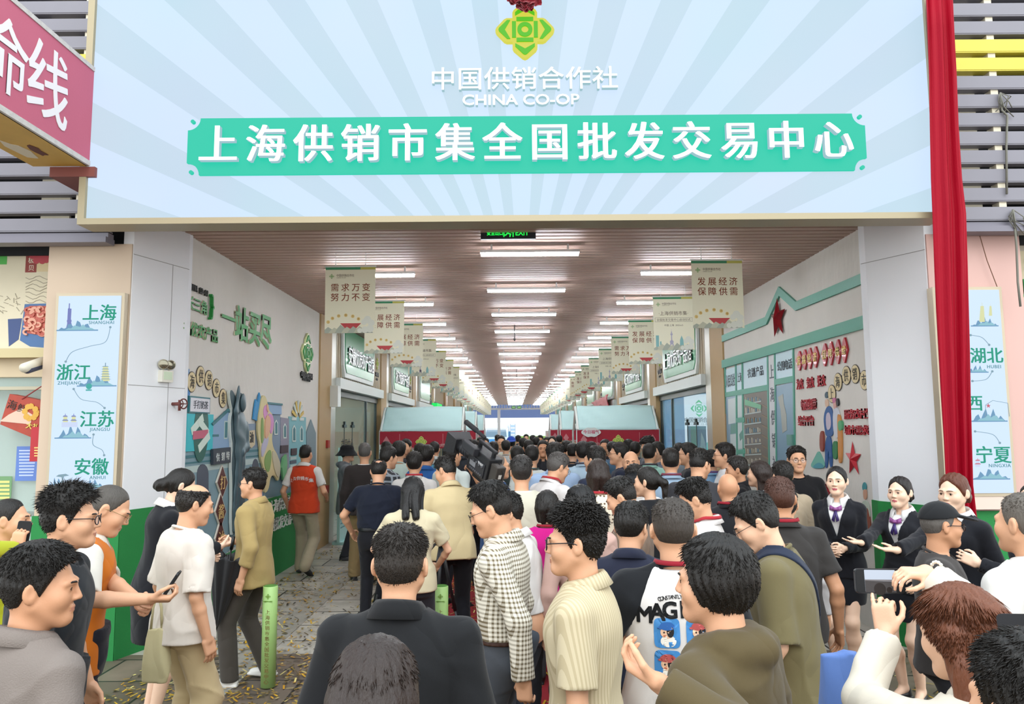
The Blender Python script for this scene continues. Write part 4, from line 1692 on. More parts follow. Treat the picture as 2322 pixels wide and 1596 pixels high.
def emblem(mb, pl, u, v, s, d0, d1, d2, back=0, front=1):
    """s = metres per unit (66 units to a tip)"""
    if back is not None:
        mb.poly(pl, [(u + x * s, v + y * s) for x, y in OUTL], d0, d1, back)
    for k in range(4):
        c_, s_ = [(1, 0), (0, 1), (-1, 0), (0, -1)][k]
        R = lambda P: [(u + (x * c_ - y * s_) * s, v + (x * s_ + y * c_) * s) for x, y in P]
        mb.poly(pl, R([(-22, 33), (-22, 40), (-4, 58), (0, 59.5), (0, 45.5)]), d1, d2, front)
        mb.poly(pl, R([(22, 33), (0, 45.5), (0, 59.5), (4, 58), (22, 40)]), d1, d2, front)
        mb.poly(pl, R([(-19, 20), (19, 20), (19, 29), (-19, 29)]), d1, d2, front)
    n = 28
    for i in range(n):
        a, b = 2 * math.pi * i / n, 2 * math.pi * (i + 1) / n
        mb.poly(pl, [(u + r * s * math.cos(t_), v + r * s * math.sin(t_)) for r, t_ in ((8, a), (17, a), (17, b), (8, b))], d1, d2, front)


# --- the great lit signboard
BY = 6.5
BP = FRONT(BY)
cen = at(1185, 757, BY)


ZB, ZT = at(1161, 490, BY).z, 6.35


def ray_mat():
    m = glow('#d3e6fd', 1.0).copy()
    nt = m.node_tree
    b = nt.nodes['Principled BSDF']
    tc = nt.nodes.new('ShaderNodeTexCoord')
    sp = nt.nodes.new('ShaderNodeSeparateXYZ')
    nt.links.new(tc.outputs['Object'], sp.inputs[0])

    def M(op, a, c=None):
        n = nt.nodes.new('ShaderNodeMath')
        n.operation = op
        for i, q in enumerate((a, c)):
            if q is None:
                continue
            if isinstance(q, (int, float)):
                n.inputs[i].default_value = q
            else:
                nt.links.new(q, n.inputs[i])
        return n.outputs[0]
    ang = M('ARCTAN2', M('ABSOLUTE', M('SUBTRACT', sp.outputs['X'], cen.x)), M('SUBTRACT', sp.outputs['Z'], cen.z - ZB))
    f = M('FRACT', M('ADD', M('MULTIPLY', ang, 180 / math.pi / 9.55), -(55.9 / 9.55) + 10))
    s = M('LESS_THAN', f, 0.54)
    n2 = nt.nodes.new('ShaderNodeTexNoise')
    n2.inputs['Scale'].default_value = .7
    nt.links.new(tc.outputs['Object'], n2.inputs['Vector'])
    mx = nt.nodes.new('ShaderNodeMix')
    mx.data_type = 'RGBA'
    mx.inputs['A'].default_value = lin('#bfd6e6')
    mx.inputs['B'].default_value = lin('#cbe0fa')
    nt.links.new(s, mx.inputs['Factor'])
    m2 = nt.nodes.new('ShaderNodeMix')
    m2.data_type = 'RGBA'
    m2.blend_type = 'OVERLAY'
    m2.inputs['Factor'].default_value = .12
    nt.links.new(mx.outputs['Result'], m2.inputs['A'])
    nt.links.new(n2.outputs['Color'], m2.inputs['B'])
    nt.links.new(m2.outputs['Result'], b.inputs['Emission Color'])
    b.inputs['Emission Strength'].default_value = .76
    return m


ZB, ZT = at(1161, 490, BY).z, 6.35
XB0, XB1 = at(196, 480, BY).x, at(2122, 470, BY).x
bb = thing('signboard', 'huge lit sign over the entrance reading 上海供销市集全国批发交易中心', 'signboard', (0, BY, ZB))
m_ = MB().box(XB0, XB1, BY, BY + .03, ZB, ZT)
obj('lit_panel', m_, ray_mat(), bb)
fm = mat('#a3977a', .4, metal=.2)
m_ = MB().box(XB0 - .06, XB1 + .06, BY - .035, BY + .22, ZB - .055, ZB).box(XB0 - .06, XB0, BY - .035, BY + .22, ZB, ZT).box(XB1, XB1 + .06, BY - .035, BY + .22, ZB, ZT).box(XB0 - .06, XB1 + .06, BY - .035, BY + .22, ZT, ZT + .06)
obj('frame', m_, fm, bb)
obj('back_panel', MB().box(XB0 - .06, XB1 + .06, BY + .2, BY + .24, ZB - .05, ZT), mat('#8b7f78', .7), bb)
# name plaque with scooped corners
ua, va = BP.px(428, 335)
ub_, vb_ = BP.px(1960, 325)
v0, v1 = (BP.px(1190, 394)[1], BP.px(1190, 266)[1])
u0, u1 = ua, ub_
r = BP.px(456, 300)[0] - BP.px(428, 300)[0]
pts = []
for cx_, cy_, a0 in ((u0, v0, 90), (u1, v0, 180), (u1, v1, 270), (u0, v1, 360)):
    for q in np.linspace(0, 1, 9):
        a = math.radians(a0 - 90 * q)
        pts.append((cx_ + r * math.cos(a), cy_ + r * math.sin(a)))
m_ = MB().poly(BP, pts, .0, .03)
for cx_, cy_ in ((u0, v0), (u1, v0), (u1, v1), (u0, v1)):
    sx_ = 1 if cx_ == u0 else -1
    sy_ = 1 if cy_ == v0 else -1
    m_.disc(BP, cx_ + sx_ * r * .35, cy_ + sy_ * r * .25, r * .16, 0, .03)
pq = obj('name_plaque', m_, glow('#1fd3b2', .66), bb)
wl = [glow('#ffffff', 1.15), glow('#9fc3cc', .7)]
m_ = MB()
for i, c in enumerate('上海供销市集全国批发交易中心'):
    x = 503 + (1882 - 503) * i / 13
    y = 334 - 10 * i / 13
    u, v = BP.px(x, y)
    m_.text(BP, c, u, v, .365, .03, .085, bold=.004, xbold=.022, sx=.98, side=1)
obj('lettering', m_, wl, pq)
m_ = MB()
u, v = BP.px(1190, 183)
m_.text(BP, '中国供销合作社', u, v, .225, .0, .05, bold=.007, xbold=.006, space=1.04, sx=1.06, side=1)
obj('organisation_lettering', m_, wl, bb)
m_ = MB()
u, v = BP.px(1181, 230)
m_.text(BP, 'CHINA CO-OP', u, v, .135, .0, .05, bold=.016, sx=1.18, side=1)
obj('english_lettering', m_, wl, bb)
u, v = BP.px(1190, 74)
k = (BP.px(1256, 74)[0] - u) / 66
m_ = MB()
emblem(m_, BP, u, v, k, 0, .05, .062)
obj('emblem', m_, [glow('#d9d64a', .7), glow('#5fd50f', .58)], bb)
# red silk rosette above the emblem
rc_ = at(1193, -14, BY - .12)
m_ = MB()
for k_ in range(70):
    th, rr = rnd.uniform(0, 6.28), .14 * math.sqrt(rnd.random())
    c0 = rc_ + Vector((rr * math.cos(th), -.10 * (1 - rr / .15), rr * math.sin(th)))
    s_ = rnd.uniform(.035, .055)
    ph = rnd.uniform(0, 6)
    ring = []
    for j in range(12):
        a = 2 * math.pi * j / 12
        ring.append(c0 + Vector((s_ * math.cos(a), -.018 * math.sin(3 * a + ph) - .01, s_ * math.sin(a))))
    m_.add(ring + [c0 + Vector((0, .02, 0))], [(j, (j + 1) % 12, 12) for j in range(12)])
t = obj('rosette', m_, mat('#8f1226', .6, sheen=.3), origin=rc_)
tag(t, 'red silk rosette fixed above the emblem of the great sign', 'rosette')

# red drape hanging beside the sign
DL = [(2104, -40), (2109, 60), (2113, 160), (2116, 280), (2119, 400), (2122, 480), (2126, 600), (2130, 700), (2135, 800), (2140, 900), (2146, 1000), (2150, 1100), (2165, 1250), (2178, 1400)]
DR = [(2166, -40), (2171, 60), (2177, 160), (2182, 280), (2190, 400), (2199, 480), (2202, 600), (2203, 700), (2204, 800), (2204, 900), (2205, 1000), (2206, 1100), (2222, 1250), (2250, 1400)]
V_, F_ = [], []
NU = 28
for i in range(len(DL)):
    a, b = at(*DL[i], 6.3), at(*DR[i], 6.3)
    for j in range(NU + 1):
        f = j / NU
        p = a.lerp(b, f)
        p.y += .035 * math.sin(f * 15 + i * .12) + .02 * math.sin(f * 31 + i * .35) + (.04 * abs(f - .3))
        V_.append(p)
for i in range(len(DL) - 1):
    for j in range(NU):
        o_ = i * (NU + 1) + j
        F_.append((o_, o_ + NU + 1, o_ + NU + 2, o_ + 1))
m_ = MB().add(V_, F_)
t = obj('drape', m_, mat('#9c0220', .6, bump=.2, bscale=120, spec=.2), smooth=True, origin=at(2160, 700, 6.3))
md = t.modifiers.new('t', 'SOLIDIFY')
md.thickness = .006
tag(t, 'long crimson silk drape hanging down the right side of the sign', 'drape')
# loose cords on the right louvre
for (pts, lab) in (([(2268, 210), (2272, 250), (2284, 262), (2282, 330), (2283, 440)], 'thin grey cord knotted to the upper right louvre bracket'),
                   ([(2297, 475), (2300, 500), (2305, 560), (2308, 640), (2314, 695)], 'grey cord hanging from the lowest right louvre slat over the cream sign')):
    m_ = MB().tube([at(*p, 6.825) for p in pts], .010, 6)
    for j in range(6):
        a = at(*pts[0], 6.825)
        m_.tube([a, a + Vector((rnd.uniform(-.06, .09), -.02, rnd.uniform(-.16, -.04))), a + Vector((rnd.uniform(-.06, .12), 0, rnd.uniform(-.26, -.1)))], .005, 5)
    t = obj('cord', m_, mat('#77766c', .8), smooth=True)
    tag(t, lab, 'cord')
m_ = MB().tube([at(2222, 535, 6.98), at(2238, 590, 6.98), at(2263, 655, 6.98)], .004, 5)
tag(obj('cable', m_, mat('#6b4a35', .8)), 'thin brown wire running up from the Ningxia light box', 'cable')

# red beam sign projecting towards us at the left
SB = Pl((-3.75, 0, 0), (0, 1, 0), (0, 0, 1), (1, 0, 0))
t = thing('beam_sign', 'old pink-red box sign with white 命线 characters and peeling yellow underside', 'sign', (-3.75, 4, 4.46))
obj('face', MB().box(-3.77, -3.75, 1.2, 6.46, 4.49, 5.34), mat('#b8586e', .55, bump=.1, bscale=50, vary=.06, vscale=2), t)
obj('underside', MB().box(-4.25, -3.765, 1.2, 6.46, 4.455, 4.47), mat('#c9a049', .6, vary=.25, vscale=2.5), t)
obj('edging', MB().box(-3.775, -3.742, 1.2, 6.46, 4.455, 4.50).box(-3.775, -3.742, 1.2, 6.46, 5.33, 5.37), mat('#bfb9b3', .6, bump=.4, bscale=60, vary=.25, vscale=18), t)
obj('box', MB().box(-4.25, -3.77, 1.2, 6.46, 4.47, 5.34), mat('#6d2f30', .7), t)
m_ = MB()
for i in range(11):
    yy, xx = rnd.uniform(3.6, 6.3), rnd.uniform(-4.2, -3.85)
    r_ = rnd.uniform(.06, .16)
    m_.poly(Pl((0, 0, 4.455), (1, 0, 0), (0, 1, 0), (0, 0, -1)), [(xx + r_ * .5 * rnd.uniform(.6, 1.2) * math.cos(a), yy + r_ * 1.6 * rnd.uniform(.6, 1.2) * math.sin(a)) for a in np.linspace(0, 5.8, 9)], 0, .004, i % 2)
obj('peeled_patches', m_, [mat('#d5cbb6', .7), mat('#5d2c22', .7)], t)
m_ = MB()
for c, x, y, h_ in (('命', 14, 128, 190), ('线', 110, 192, 190)):
    u, v = SB.px(x, y)
    sz = (SB.px(x, y - h_ / 2)[1] - SB.px(x, y + h_ / 2)[1])
    m_.text(SB, c, u, v, sz * .98, .002, .006, bold=.008, sx=.85)
obj('lettering', m_, mat('#e3dcdc', .5), t)
obj('steel_arm', MB().box(-4.1, -3.70, 6.46, 6.98, 4.36, 4.45), mat('#7b4038', .6), t)


# --- city light boxes on the piers
def hills(mb, pl, x, y, w, h, d, mi):
    """little painted rocks, x y = middle of the base in the photograph"""
    P = [pl.px(x + w * (i / 14 - .5), y - h * max(0, math.sin(math.pi * i / 14)) * (.55 + .45 * math.sin(i * 1.9 + x)) ** 1) for i in range(15)]
    mb.poly(pl, P, d, d + .002, mi)
    P = [pl.px(x + w * .8 * (i / 10 - .5) + w * .08, y - h * .55 * max(0, math.sin(math.pi * i / 10)) * (.7 + .3 * math.sin(i * 2.3 + y))) for i in range(11)]
    mb.poly(pl, P, d + .002, d + .003, mi + 1)
    pr(pl, mb, x - w * .56, y, x + w * .56, y + 2.0, d, d + .002, mi)


def pagoda(mb, pl, x, y, w, h, n, d, mi, mi2):
    for i in range(n):
        f = i / n
        ww = w * (1 - .45 * f)
        pr(pl, mb, x - ww * .38, y - h * f - h / n * .75, x + ww * .38, y - h * f, d, d + .002, mi)
        pp(pl, mb, [(x - ww * .55, y - h * f - h / n * .7), (x + ww * .55, y - h * f - h / n * .7), (x + ww * .3, y - h * f - h / n), (x - ww * .3, y - h * f - h / n)], d + .001, d + .003, mi2)
    pr(pl, mb, x - w * .03, y - h * 1.22, x + w * .03, y - h, d, d + .002, mi2)


def swirl(mb, pl, pts, d, mi):
    P = [Vector(pl.px(*p)) for p in pts]
    out_ = []
    for i in range(len(P) - 1):
        p0, p1, p2, p3 = P[max(0, i - 1)], P[i], P[i + 1], P[min(len(P) - 1, i + 2)]
        for q in range(8):
            f = q / 8
            out_.append(.5 * ((2 * p1) + (p2 - p0) * f + (2 * p0 - 5 * p1 + 4 * p2 - p3) * f * f + (3 * p1 - p0 - 3 * p2 + p3) * f ** 3))
    out_.append(P[-1])
    mb.line(pl, [tuple(p) for p in out_], .005, d, d + .002, mi)
    for p in (P[0], P[-1]):
        mb.disc(pl, p.x, p.y, .011, d, d + .003, mi, 10)


ART = [glow('#6f9fc4', 0.66), glow('#8fc3d2', 0.70), glow('#c9d6f2', 0.74), glow('#7d86c8', 0.62), glow('#d5d9a5', 0.74), glow('#88a8b6', 0.66), glow('#3fb0a8', 0.66), glow('#d06a78', 0.66)]
LG_ = glow('#0aa384', 0.62)


def lightbox(Y, corners, label, lit):
    pl = FRONT(Y)
    P = [at(*c, Y) for c in corners]
    x0, x1 = (P[0].x + P[3].x) / 2, (P[1].x + P[2].x) / 2
    z1, z0 = (P[0].z + P[1].z) / 2, (P[2].z + P[3].z) / 2
    t = thing('light_box', label, 'light box', ((x0 + x1) / 2, Y, z0))
    obj('case', MB().box(x0 - .03, x1 + .03, Y + .004, Y + .10, z0 - .03, z1 + .03), mat('#b9ab92', .4, metal=.3), t)
    obj('lit_face', MB().box(x0, x1, Y - .004, Y + .004, z0, z1), glow('#cfe4fd', .76), t)
    return t, pl


t, pl = lightbox(7.1, ((133, 672), (272, 670), (257, 1130), (110, 1128)), 'tall lit box listing 上海 浙江 江苏 安徽 on the left pier', 1)
for (s, x, y, sz), (s2, x2, y2) in zip((('上海', 227, 709, .165), ('浙江', 168, 844, .165), ('江苏', 221, 950, .165), ('安徽', 209, 1058, .165)), (('SHANGHAI', 231, 731), ('ZHEJIANG', 158, 868), ('JIANGSU', 227, 973), ('ANHUI', 222, 1082))):
    m_ = MB()
    u, v = pl.px(x, y)
    m_.text(pl, s, u, v, sz, .006, .010, bold=.014)
    u, v = pl.px(x2, y2)
    m_.text(pl, s2, u, v,   .044, .006, .008, 1, space=1.15, bold=.006)
    obj('city_name', m_, [LG_, glow('#4e8f96', .7)], t)
for k_, (x, y, w_, h_) in enumerate(((176, 748, 84, 24), (220, 874, 80, 26), (166, 992, 74, 30), (212, 1106, 50, 22), (130, 1106, 40, 26))):
    m_ = MB()
    hills(m_, pl, x, y, w_, h_, .005, 0)
    if k_ == 0:
        pr(pl, m_, 155, 700, 161, 735, .005, .007, 3)
        for x, y, r_ in ((158, 728, .022), (158, 708, .013), (158, 700, .008)):
            u, v = pl.px(x, y)
            m_.disc(pl, u, v, r_, .006, .009, 3, 14)
        pr(pl, m_, 157.3, 688, 158.7, 702, .005, .007, 3)
        pp(pl, m_, [(150, 746), (154, 746), (158, 730), (162, 746), (166, 746), (160, 724), (156, 724)], .004, .006, 3)
    if k_ == 1:
        pagoda(m_, pl, 240, 864, 24, 34, 6, .005, 4, 5)
        u, v = pl.px(203, 876)
        m_.disc(pl, u, v, .028, .008, .01, 6, 14)
        pr(pl, m_, 196, 883, 209, 886, .008, .01, 6)
    if k_ == 2:
        pagoda(m_, pl, 149, 960, 14, 18, 2, .005, 4, 3)
        pagoda(m_, pl, 168, 960, 14, 18, 2, .005, 4, 3)
        pr(pl, m_, 141, 957, 176, 968, .005, .007, 2)
    if k_ == 4:
        pp(pl, m_, [(140, 1098), (142, 1098), (146, 1080), (158, 1078), (150, 1074), (134, 1076), (128, 1080), (142, 1082)], .006, .008, 5)
    obj('landmark_picture', m_, ART, t)
m_ = MB()
swirl(m_, pl, [(251, 742), (240, 775), (205, 785), (165, 798), (150, 820)], .005, 0)
swirl(m_, pl, [(168, 882), (185, 905), (220, 912), (238, 925)], .005, 0)
swirl(m_, pl, [(213, 985), (212, 1008), (232, 1020), (237, 1032)], .005, 0)
obj('route_line', m_, ART[5], t)

t, pl = lightbox(6.95, ((2125, 660), (2264, 655), (2299, 1116), (2150, 1120)), 'tall lit box listing 湖北 and 宁夏 behind the red drape', 1)
for (s, x, y, sz), (s2, x2, y2) in zip((('湖北', 2236, 806, .155), ('江西', 2190, 914, .155), ('宁夏', 2252, 1031, .165)), (('HUBEI', 2253, 831), ('', 0, 0), ('NINGXIA', 2266, 1055))):
    m_ = MB()
    u, v = pl.px(x, y)
    m_.text(pl, s, u, v, sz, .006, .010, bold=.014)
    if s2:
        u, v = pl.px(x2, y2)
        m_.text(pl, s2, u, v,   .044, .006, .008, 1, space=1.15, bold=.006)
    obj('city_name', m_, [LG_, glow('#4e8f96', .7)], t)
for k_, (x, y, w_, h_) in enumerate(((2232, 738, 56, 20), (2215, 843, 46, 16), (2240, 954, 78, 30), (2245, 1085, 80, 26))):
    m_ = MB()
    hills(m_, pl, x, y, w_, h_, .005, 0)
    if k_ == 0:
        pagoda(m_, pl, 2226, 730, 16, 36, 10, .005, 4, 4)
        pagoda(m_, pl, 2245, 716, 9, 22, 7, .005, 4, 4)
    if k_ == 2:
        m_.line(pl, [pl.px(2234, 950), pl.px(2234, 918), pl.px(2250, 908), pl.px(2284, 914), pl.px(2288, 944)], .004, .005, .007, 5)
        u, v = pl.px(2240, 920)
        m_.poly(pl, [(u + (.022 if i % 2 == 0 else .009) * math.sin(i * math.pi / 5), v + (.022 if i % 2 == 0 else .009) * math.cos(i * math.pi / 5)) for i in range(10)], .006, .009, 7)
    if k_ == 3:
        pagoda(m_, pl, 2216, 1058, 14, 16, 2, .005, 2, 7)
    obj('landmark_picture', m_, ART, t)
m_ = MB()
swirl(m_, pl, [(2200, 760), (2225, 765), (2242, 782)], .005, 0)
swirl(m_, pl, [(2204, 864), (2235, 860), (2249, 842)], .005, 0)
swirl(m_, pl, [(2210, 978), (2250, 985), (2266, 1004)], .005, 0)
obj('route_line', m_, ART[5], t)

# --- emergency lamp and pipe valve on the left reveal
e = RL.px(371, 850)
t = thing('emergency_light', 'white twin-head emergency lamp on the left entrance wall', 'emergency light', RL.w(e[0], e[1], 0))
a, b = RL.px(348, 838), RL.px(382, 866)
u0, u1 = e[0] - .075, e[0] + .075
obj('case', MB().obox(RL, u0, u1, e[1] - .075, e[1] + .045, 0, .055), mat('#dcd9cc', .4), t)
m_ = MB().obox(RL, u0 + .02, u1 - .02, e[1] - .05, e[1] + .03, .055, .058)
obj('label_plate', m_, mat('#c9d8bd', .5), t)
for s_ in (-1, 1):
    c_ = RL.w(e[0] + s_ * .045, e[1] + .105, .03)
    dd = (RL.n * .8 + Vector((s_ * .2, -.6, -.1))).normalized()
    o_ = obj('lamp_head', MB().tube([c_ - dd * .04, c_ - dd * .02, c_ + dd * .02, c_ + dd * .03], [.02, .042, .052, .050], 16), mat('#bfb9a4', .3, metal=.4), t, True)
    obj('reflector', MB().tube([c_ + dd * .028, c_ + dd * .032], [.046, .04], 16), mat('#8f8a78', .12, metal=.8), o_, True)
    obj('stem', MB().tube([RL.w(e[0] + s_ * .04, e[1] + .04, .03), c_], .008, 6), mat('#bfb9a4', .4), t)
p = at(398, 914, 7.72)
t = thing('pipe_valve', 'dark red pipe stub with a small wheel on the left entrance wall', 'valve', p)
n_ = RL.n
b0 = RL.w(*RL.px(391, 916), 0)
obj('pipe', MB().tube([b0, b0 + n_ * .10], .018, 10).tube([b0 + n_ * .09 + Vector((0, 0, -.07)), b0 + n_ * .09 + Vector((0, 0, .04))], .014, 8), mat('#6e3a34', .5), t, True)
wc = b0 + n_ * .14
m_ = MB().tube([wc + Vector((.045 * math.cos(a) * .5, .045 * math.cos(a) * .85, .05 * math.sin(a))) for a in np.linspace(0, 6.2832, 18)], .007, 6, caps=False)
m_.tube([b0 + n_ * .09, wc], .008, 6)
for a in (0, 2.09, 4.19):
    m_.tube([wc, wc + Vector((.022 * math.cos(a), .038 * math.cos(a), .05 * math.sin(a)))], .005, 5)
obj('hand_wheel', m_, mat('#5d2a26', .4), t, True)

# --- exit sign
EP = FRONT(7.95)
a, b = at(1090, 506, 7.95), at(1215, 541, 7.95)
t = thing('exit_sign', 'green lit exit sign reading 安全出口 EXIT under the lintel', 'exit sign', ((a.x + b.x) / 2, 7.95, b.z))
obj('case', MB().box(a.x, b.x, 7.95, 7.99, b.z, b.z + .20), mat('#2c333c', .4), t)
m_ = MB()
u, v = EP.px(1122, 528)
m_.text(EP, '安全出口', u, v, .062, .001, .004, sx=.72, bold=.03)
u, v = EP.px(1184, 527)
m_.text(EP, 'EXIT', u, v, .085, .001, .004, bold=.02, sx=.85)
obj('lettering', m_, glow('#1fe04a', 1.0), t)
u, v = EP.px(1153, 527)
m_ = MB().line(EP, [(u - .05, v - .05), (u - .05, v + .06), (u + .05, v + .06), (u + .05, v - .05)], .012, .001, .004)
m_.disc(EP, u + .005, v + .035, .012, .001, .004, 0, 12)
for P in ([(0, .022), (-.01, -.008)], [(-.008, -.008), (.022, -.02), (.014, -.05)], [(-.01, -.008), (-.03, -.03), (-.045, -.03)], [(0, .018), (.028, .012), (.036, -.004)], [(0, .018), (-.024, .018), (-.034, .0)]):
    m_.line(EP, [(u + x, v + y) for x, y in P], .013, .001, .004)
obj('running_figure', m_, glow('#1fe04a', 1.0), t)
obj('hanger', MB().box(a.x + .08, a.x + .1, 7.96, 7.98, b.z + .2, ZC).box(b.x - .1, b.x - .08, 7.96, 7.98, b.z + .2, ZC), mat('#888888', .5), t)

# --- tube lamps: three rows down the ceiling
t0 = thing('ceiling_light', '', 'ceiling light', (0, 0, ZC - .01))
obj('housing', MB().box(-.57, .57, -.04, .04, ZC - .105, ZC - .075).box(-.45, -.43, -.01, .01, ZC - .075, ZC - .0005).box(.43, .45, -.01, .01, ZC - .075, ZC - .0005), mat('#e2e2e2', .4), t0)
obj('tube', MB().box(-.56, .56, -.03, .03, ZC - .135, ZC - .105), glow('#f4f8ff', 44.0), t0)
first = True
for row, x, y0 in (('middle', .21, 8.46), ('left', -1.83, 9.6), ('right', 2.25, 9.6)):
    n = int((YEND - y0) / 2.3)
    for k in range(n):
        o = t0 if first else copy_tree(t0)
        first = False
        o.location = (x, y0 + 2.3 * k, ZC - .01)
        o['label'] = 'white linear ceiling lamp, %s from the entrance in the %s row' % (ORD[k], row)
        o['group'] = 'linear lamps of the %s ceiling row' % row

# --- hanging banners
BW, BH = .60, .80


def banner(kind):
    t = thing('banner', '', 'banner', (0, 0, 4.05))
    pl = Pl((0, 0, 4.05 - BH), (1, 0, 0), (0, 0, 1), (0, -1, 0))
    obj('cloth', MB().box(-BW / 2, BW / 2, 0, .003, 4.05 - BH, 4.05), mat('#e2dfc6', .8, bump=.05, bscale=100), t)
    obj('rail', MB().tube([(-BW / 2 - .01, .0, 4.055), (BW / 2 + .01, .0, 4.055)], .011, 8), mat('#e6e6e0', .4), t, True)
    for s in (-1, 1):
        x = s * .18
        obj('hook_cord', MB().tube([(x, 0, 4.06), (x, 0, ZC)], .0022, 5).tube([(x, 0, 4.06), (x, 0, 4.085)], .007, 6), mat('#d8d8d4', .4), t)
    m_ = MB().obox(pl, -.30, .12, .765, .795, 0, .001, 0).obox(pl, .12, .30, .765, .795, 0, .001, 1)
    obj('stripe', m_, [mat('#3f8a62', .7), mat('#bdb95c', .7)], t)
    m_ = MB()
    emblem(m_, pl, -.225, .685, .00050, 0, .0006, .0012, None, 0)
    obj('emblem', m_, mat('#5b9a45', .7), t)
    m_ = MB()
    m_.text(pl, '中国供销合作社', -.165, .695, .036, .0, .001, 1, 'L', sx=.85)
    m_.text(pl, 'CHINA CO-OP', -.165, .668, .014, .0, .001, 1, 'L', sx=1.2)
    if kind in 'AB':
        l1, l2 = (('需求万变', '努力不变'), ('发展经济', '保障供需'))[kind == 'B']
        for l_, v in ((l1, .55), (l2, .432)):
            for i, c in enumerate(l_):
                m_.text(pl, c, -.185 + .125 * i, v, .102, .0, .001, 0, bold=.008)
    else:
        m_.text(pl, '·上海供销市集·', 0, .55, .068, 0, .001, 1)
        m_.text(pl, '全国批发交易中心启动仪式', 0, .452, .042, 0, .001, 1)
        m_.line(pl, [(-.275, .482), (.275, .482), (.275, .422), (-.275, .422)], .003, 0, .001, 1, closed=True)
        m_.text(pl, '中国·上海  2025.6.5', 0, .37, .034, 0, .001, 1)
    obj('lettering', m_, [mat('#7d3a1c', .7), mat('#54412b', .7)], t)
    m_ = MB()
    if kind in 'AB':
        for i, c in enumerate('上海供销市集'):
            a = math.pi * (.86 - .125 * i)
            u, v = -.06 + .22 * math.cos(a), .075 + .14 * math.sin(a)
            m_.disc(pl, u, v, .021, 0, .0008, 0, 14)
            m_.text(pl, c, u, v, .028, .0008, .0014, 1, rot=(a - math.pi / 2) * .4)
        m_.poly(pl, [(-.115, .118), (.135, .118), (.05, .03), (.0, .045), (-.03, .03)], 0, .0008, 2)
    else:
        m_.obox(pl, -.045, -.03, .08, .24, 0, .0008, 3)
        for v, r_ in ((.12, .028), (.235, .018), (.265, .01)):
            m_.disc(pl, -.0375, v, r_, .0002, .001, 3, 14)
        m_.obox(pl, -.039, -.036, .26, .31, 0, .0008, 3)
        m_.poly(pl, [(-.08, .04), (-.065, .04), (-.0375, .11), (-.01, .04), (.005, .04), (-.03, .14), (-.045, .14)], 0, .0008, 3)
        m_.poly(pl, [(.08, .03), (.14, .03), (.135, .15), (.11, .215), (.085, .15)], 0, .0008, 4)
        m_.obox(pl, -.27, -.225, .05, .22, 0, .0008, 4)
        m_.obox(pl, -.21, -.19, .04, .13, 0, .0008, 4)
    rr = random.Random(ord(kind))
    for i in range(7):
        x = -.26 + .075 * i
        h_ = rr.uniform(.05, .11)
        m_.poly(pl, [(max(-.3, x - .07), .0), (min(.3, x + .09), 0), (min(.3, x + .05), h_ * .6), (x, h_), (max(-.3, x - .04), h_ * .55)], 0, .0007 + .0001 * i, 5 + i % 2)
    for x, v, r_ in ((.17, .13, .035), (.21, .16, .045), (.255, .12, .04), (.12, .03, .03), (.18, .04, .04), (.24, .05, .045)):
        m_.disc(pl, x, v, r_, 0, .0016, 7, 14)
    obj('picture', m_, [mat('#d8c07c', .8), mat('#9a6a32', .8), mat('#b5474a', .8), mat('#a9a7bb', .8), mat('#7fb0b0', .8), mat('#a3aa9c', .8), mat('#b9bba6', .8), mat('#d5d8cc', .8)], t)
    return t


PROTO = {}
TXT = {'A': '需求万变', 'B': '发展经济', 'C': '上海供销市集 with a painted skyline'}
for row, x, y0, seq in (('left', -1.93, 8.83, 'ABBCABCCCBACBACCBACBAC'), ('right', 2.40, 8.63, 'BCBACCBBACBCABCCABCBAC')):
    for k, kind in enumerate(seq):
        if kind not in PROTO:
            o = PROTO[kind] = banner(kind)
        else:
            o = copy_tree(PROTO[kind])
        o.location = (x + .004 * k * (-1 if row == 'left' else 1), y0 + 2.42 * k, 4.05)
        o.rotation_euler = (rnd.uniform(-.01, .01), 0, rnd.uniform(-.05, .05))
        o['label'] = 'cream hanging banner reading %s, %s from the entrance in the %s row' % (TXT[kind], ORD[k], row)
        o['group'] = 'hanging banners of the %s row' % row
# a couple of sensors / sprinklers hanging in the middle
for k, (x, y) in enumerate(((.05, 15.2), (.15, 26.0), (.2, 40.0))):
    m_ = MB().tube([(x, y, ZC), (x, y, ZC - .28)], .012, 8).tube([(x, y, ZC - .28), (x, y, ZC - .33)], [.03, .012], 8)
    o = obj('sprinkler', m_, mat('#55504c', .5), origin=(x, y, ZC))
    tag(o, 'thin dark sprinkler drop pipe hanging from the ceiling, %s along the middle' % ORD[k], 'sprinkler', 'sprinkler drops')
# ================================================================ murals on the passage walls
def smooth(P, n=2):
    """round off a drawn outline"""
    for _ in range(n):
        P = [q for i in range(len(P)) for q in ((P[i][0] * .75 + P[(i + 1) % len(P)][0] * .25, P[i][1] * .75 + P[(i + 1) % len(P)][1] * .25), (P[i][0] * .25 + P[(i + 1) % len(P)][0] * .75, P[i][1] * .25 + P[(i + 1) % len(P)][1] * .75))]
    return P


def ptext(mb, pl, s, x, y, hpx, d0, d1, mi=0, align='C', sx=1.0, **k):
    """text centred on a pixel, its height given in photograph pixels there"""
    u, v = pl.px(x, y)
    sz = abs(pl.px(x, y - hpx / 2)[1] - pl.px(x, y + hpx / 2)[1])
    return mb.text(pl, s, u, v, sz, d0, d1, mi, align, sx=sx, **k)


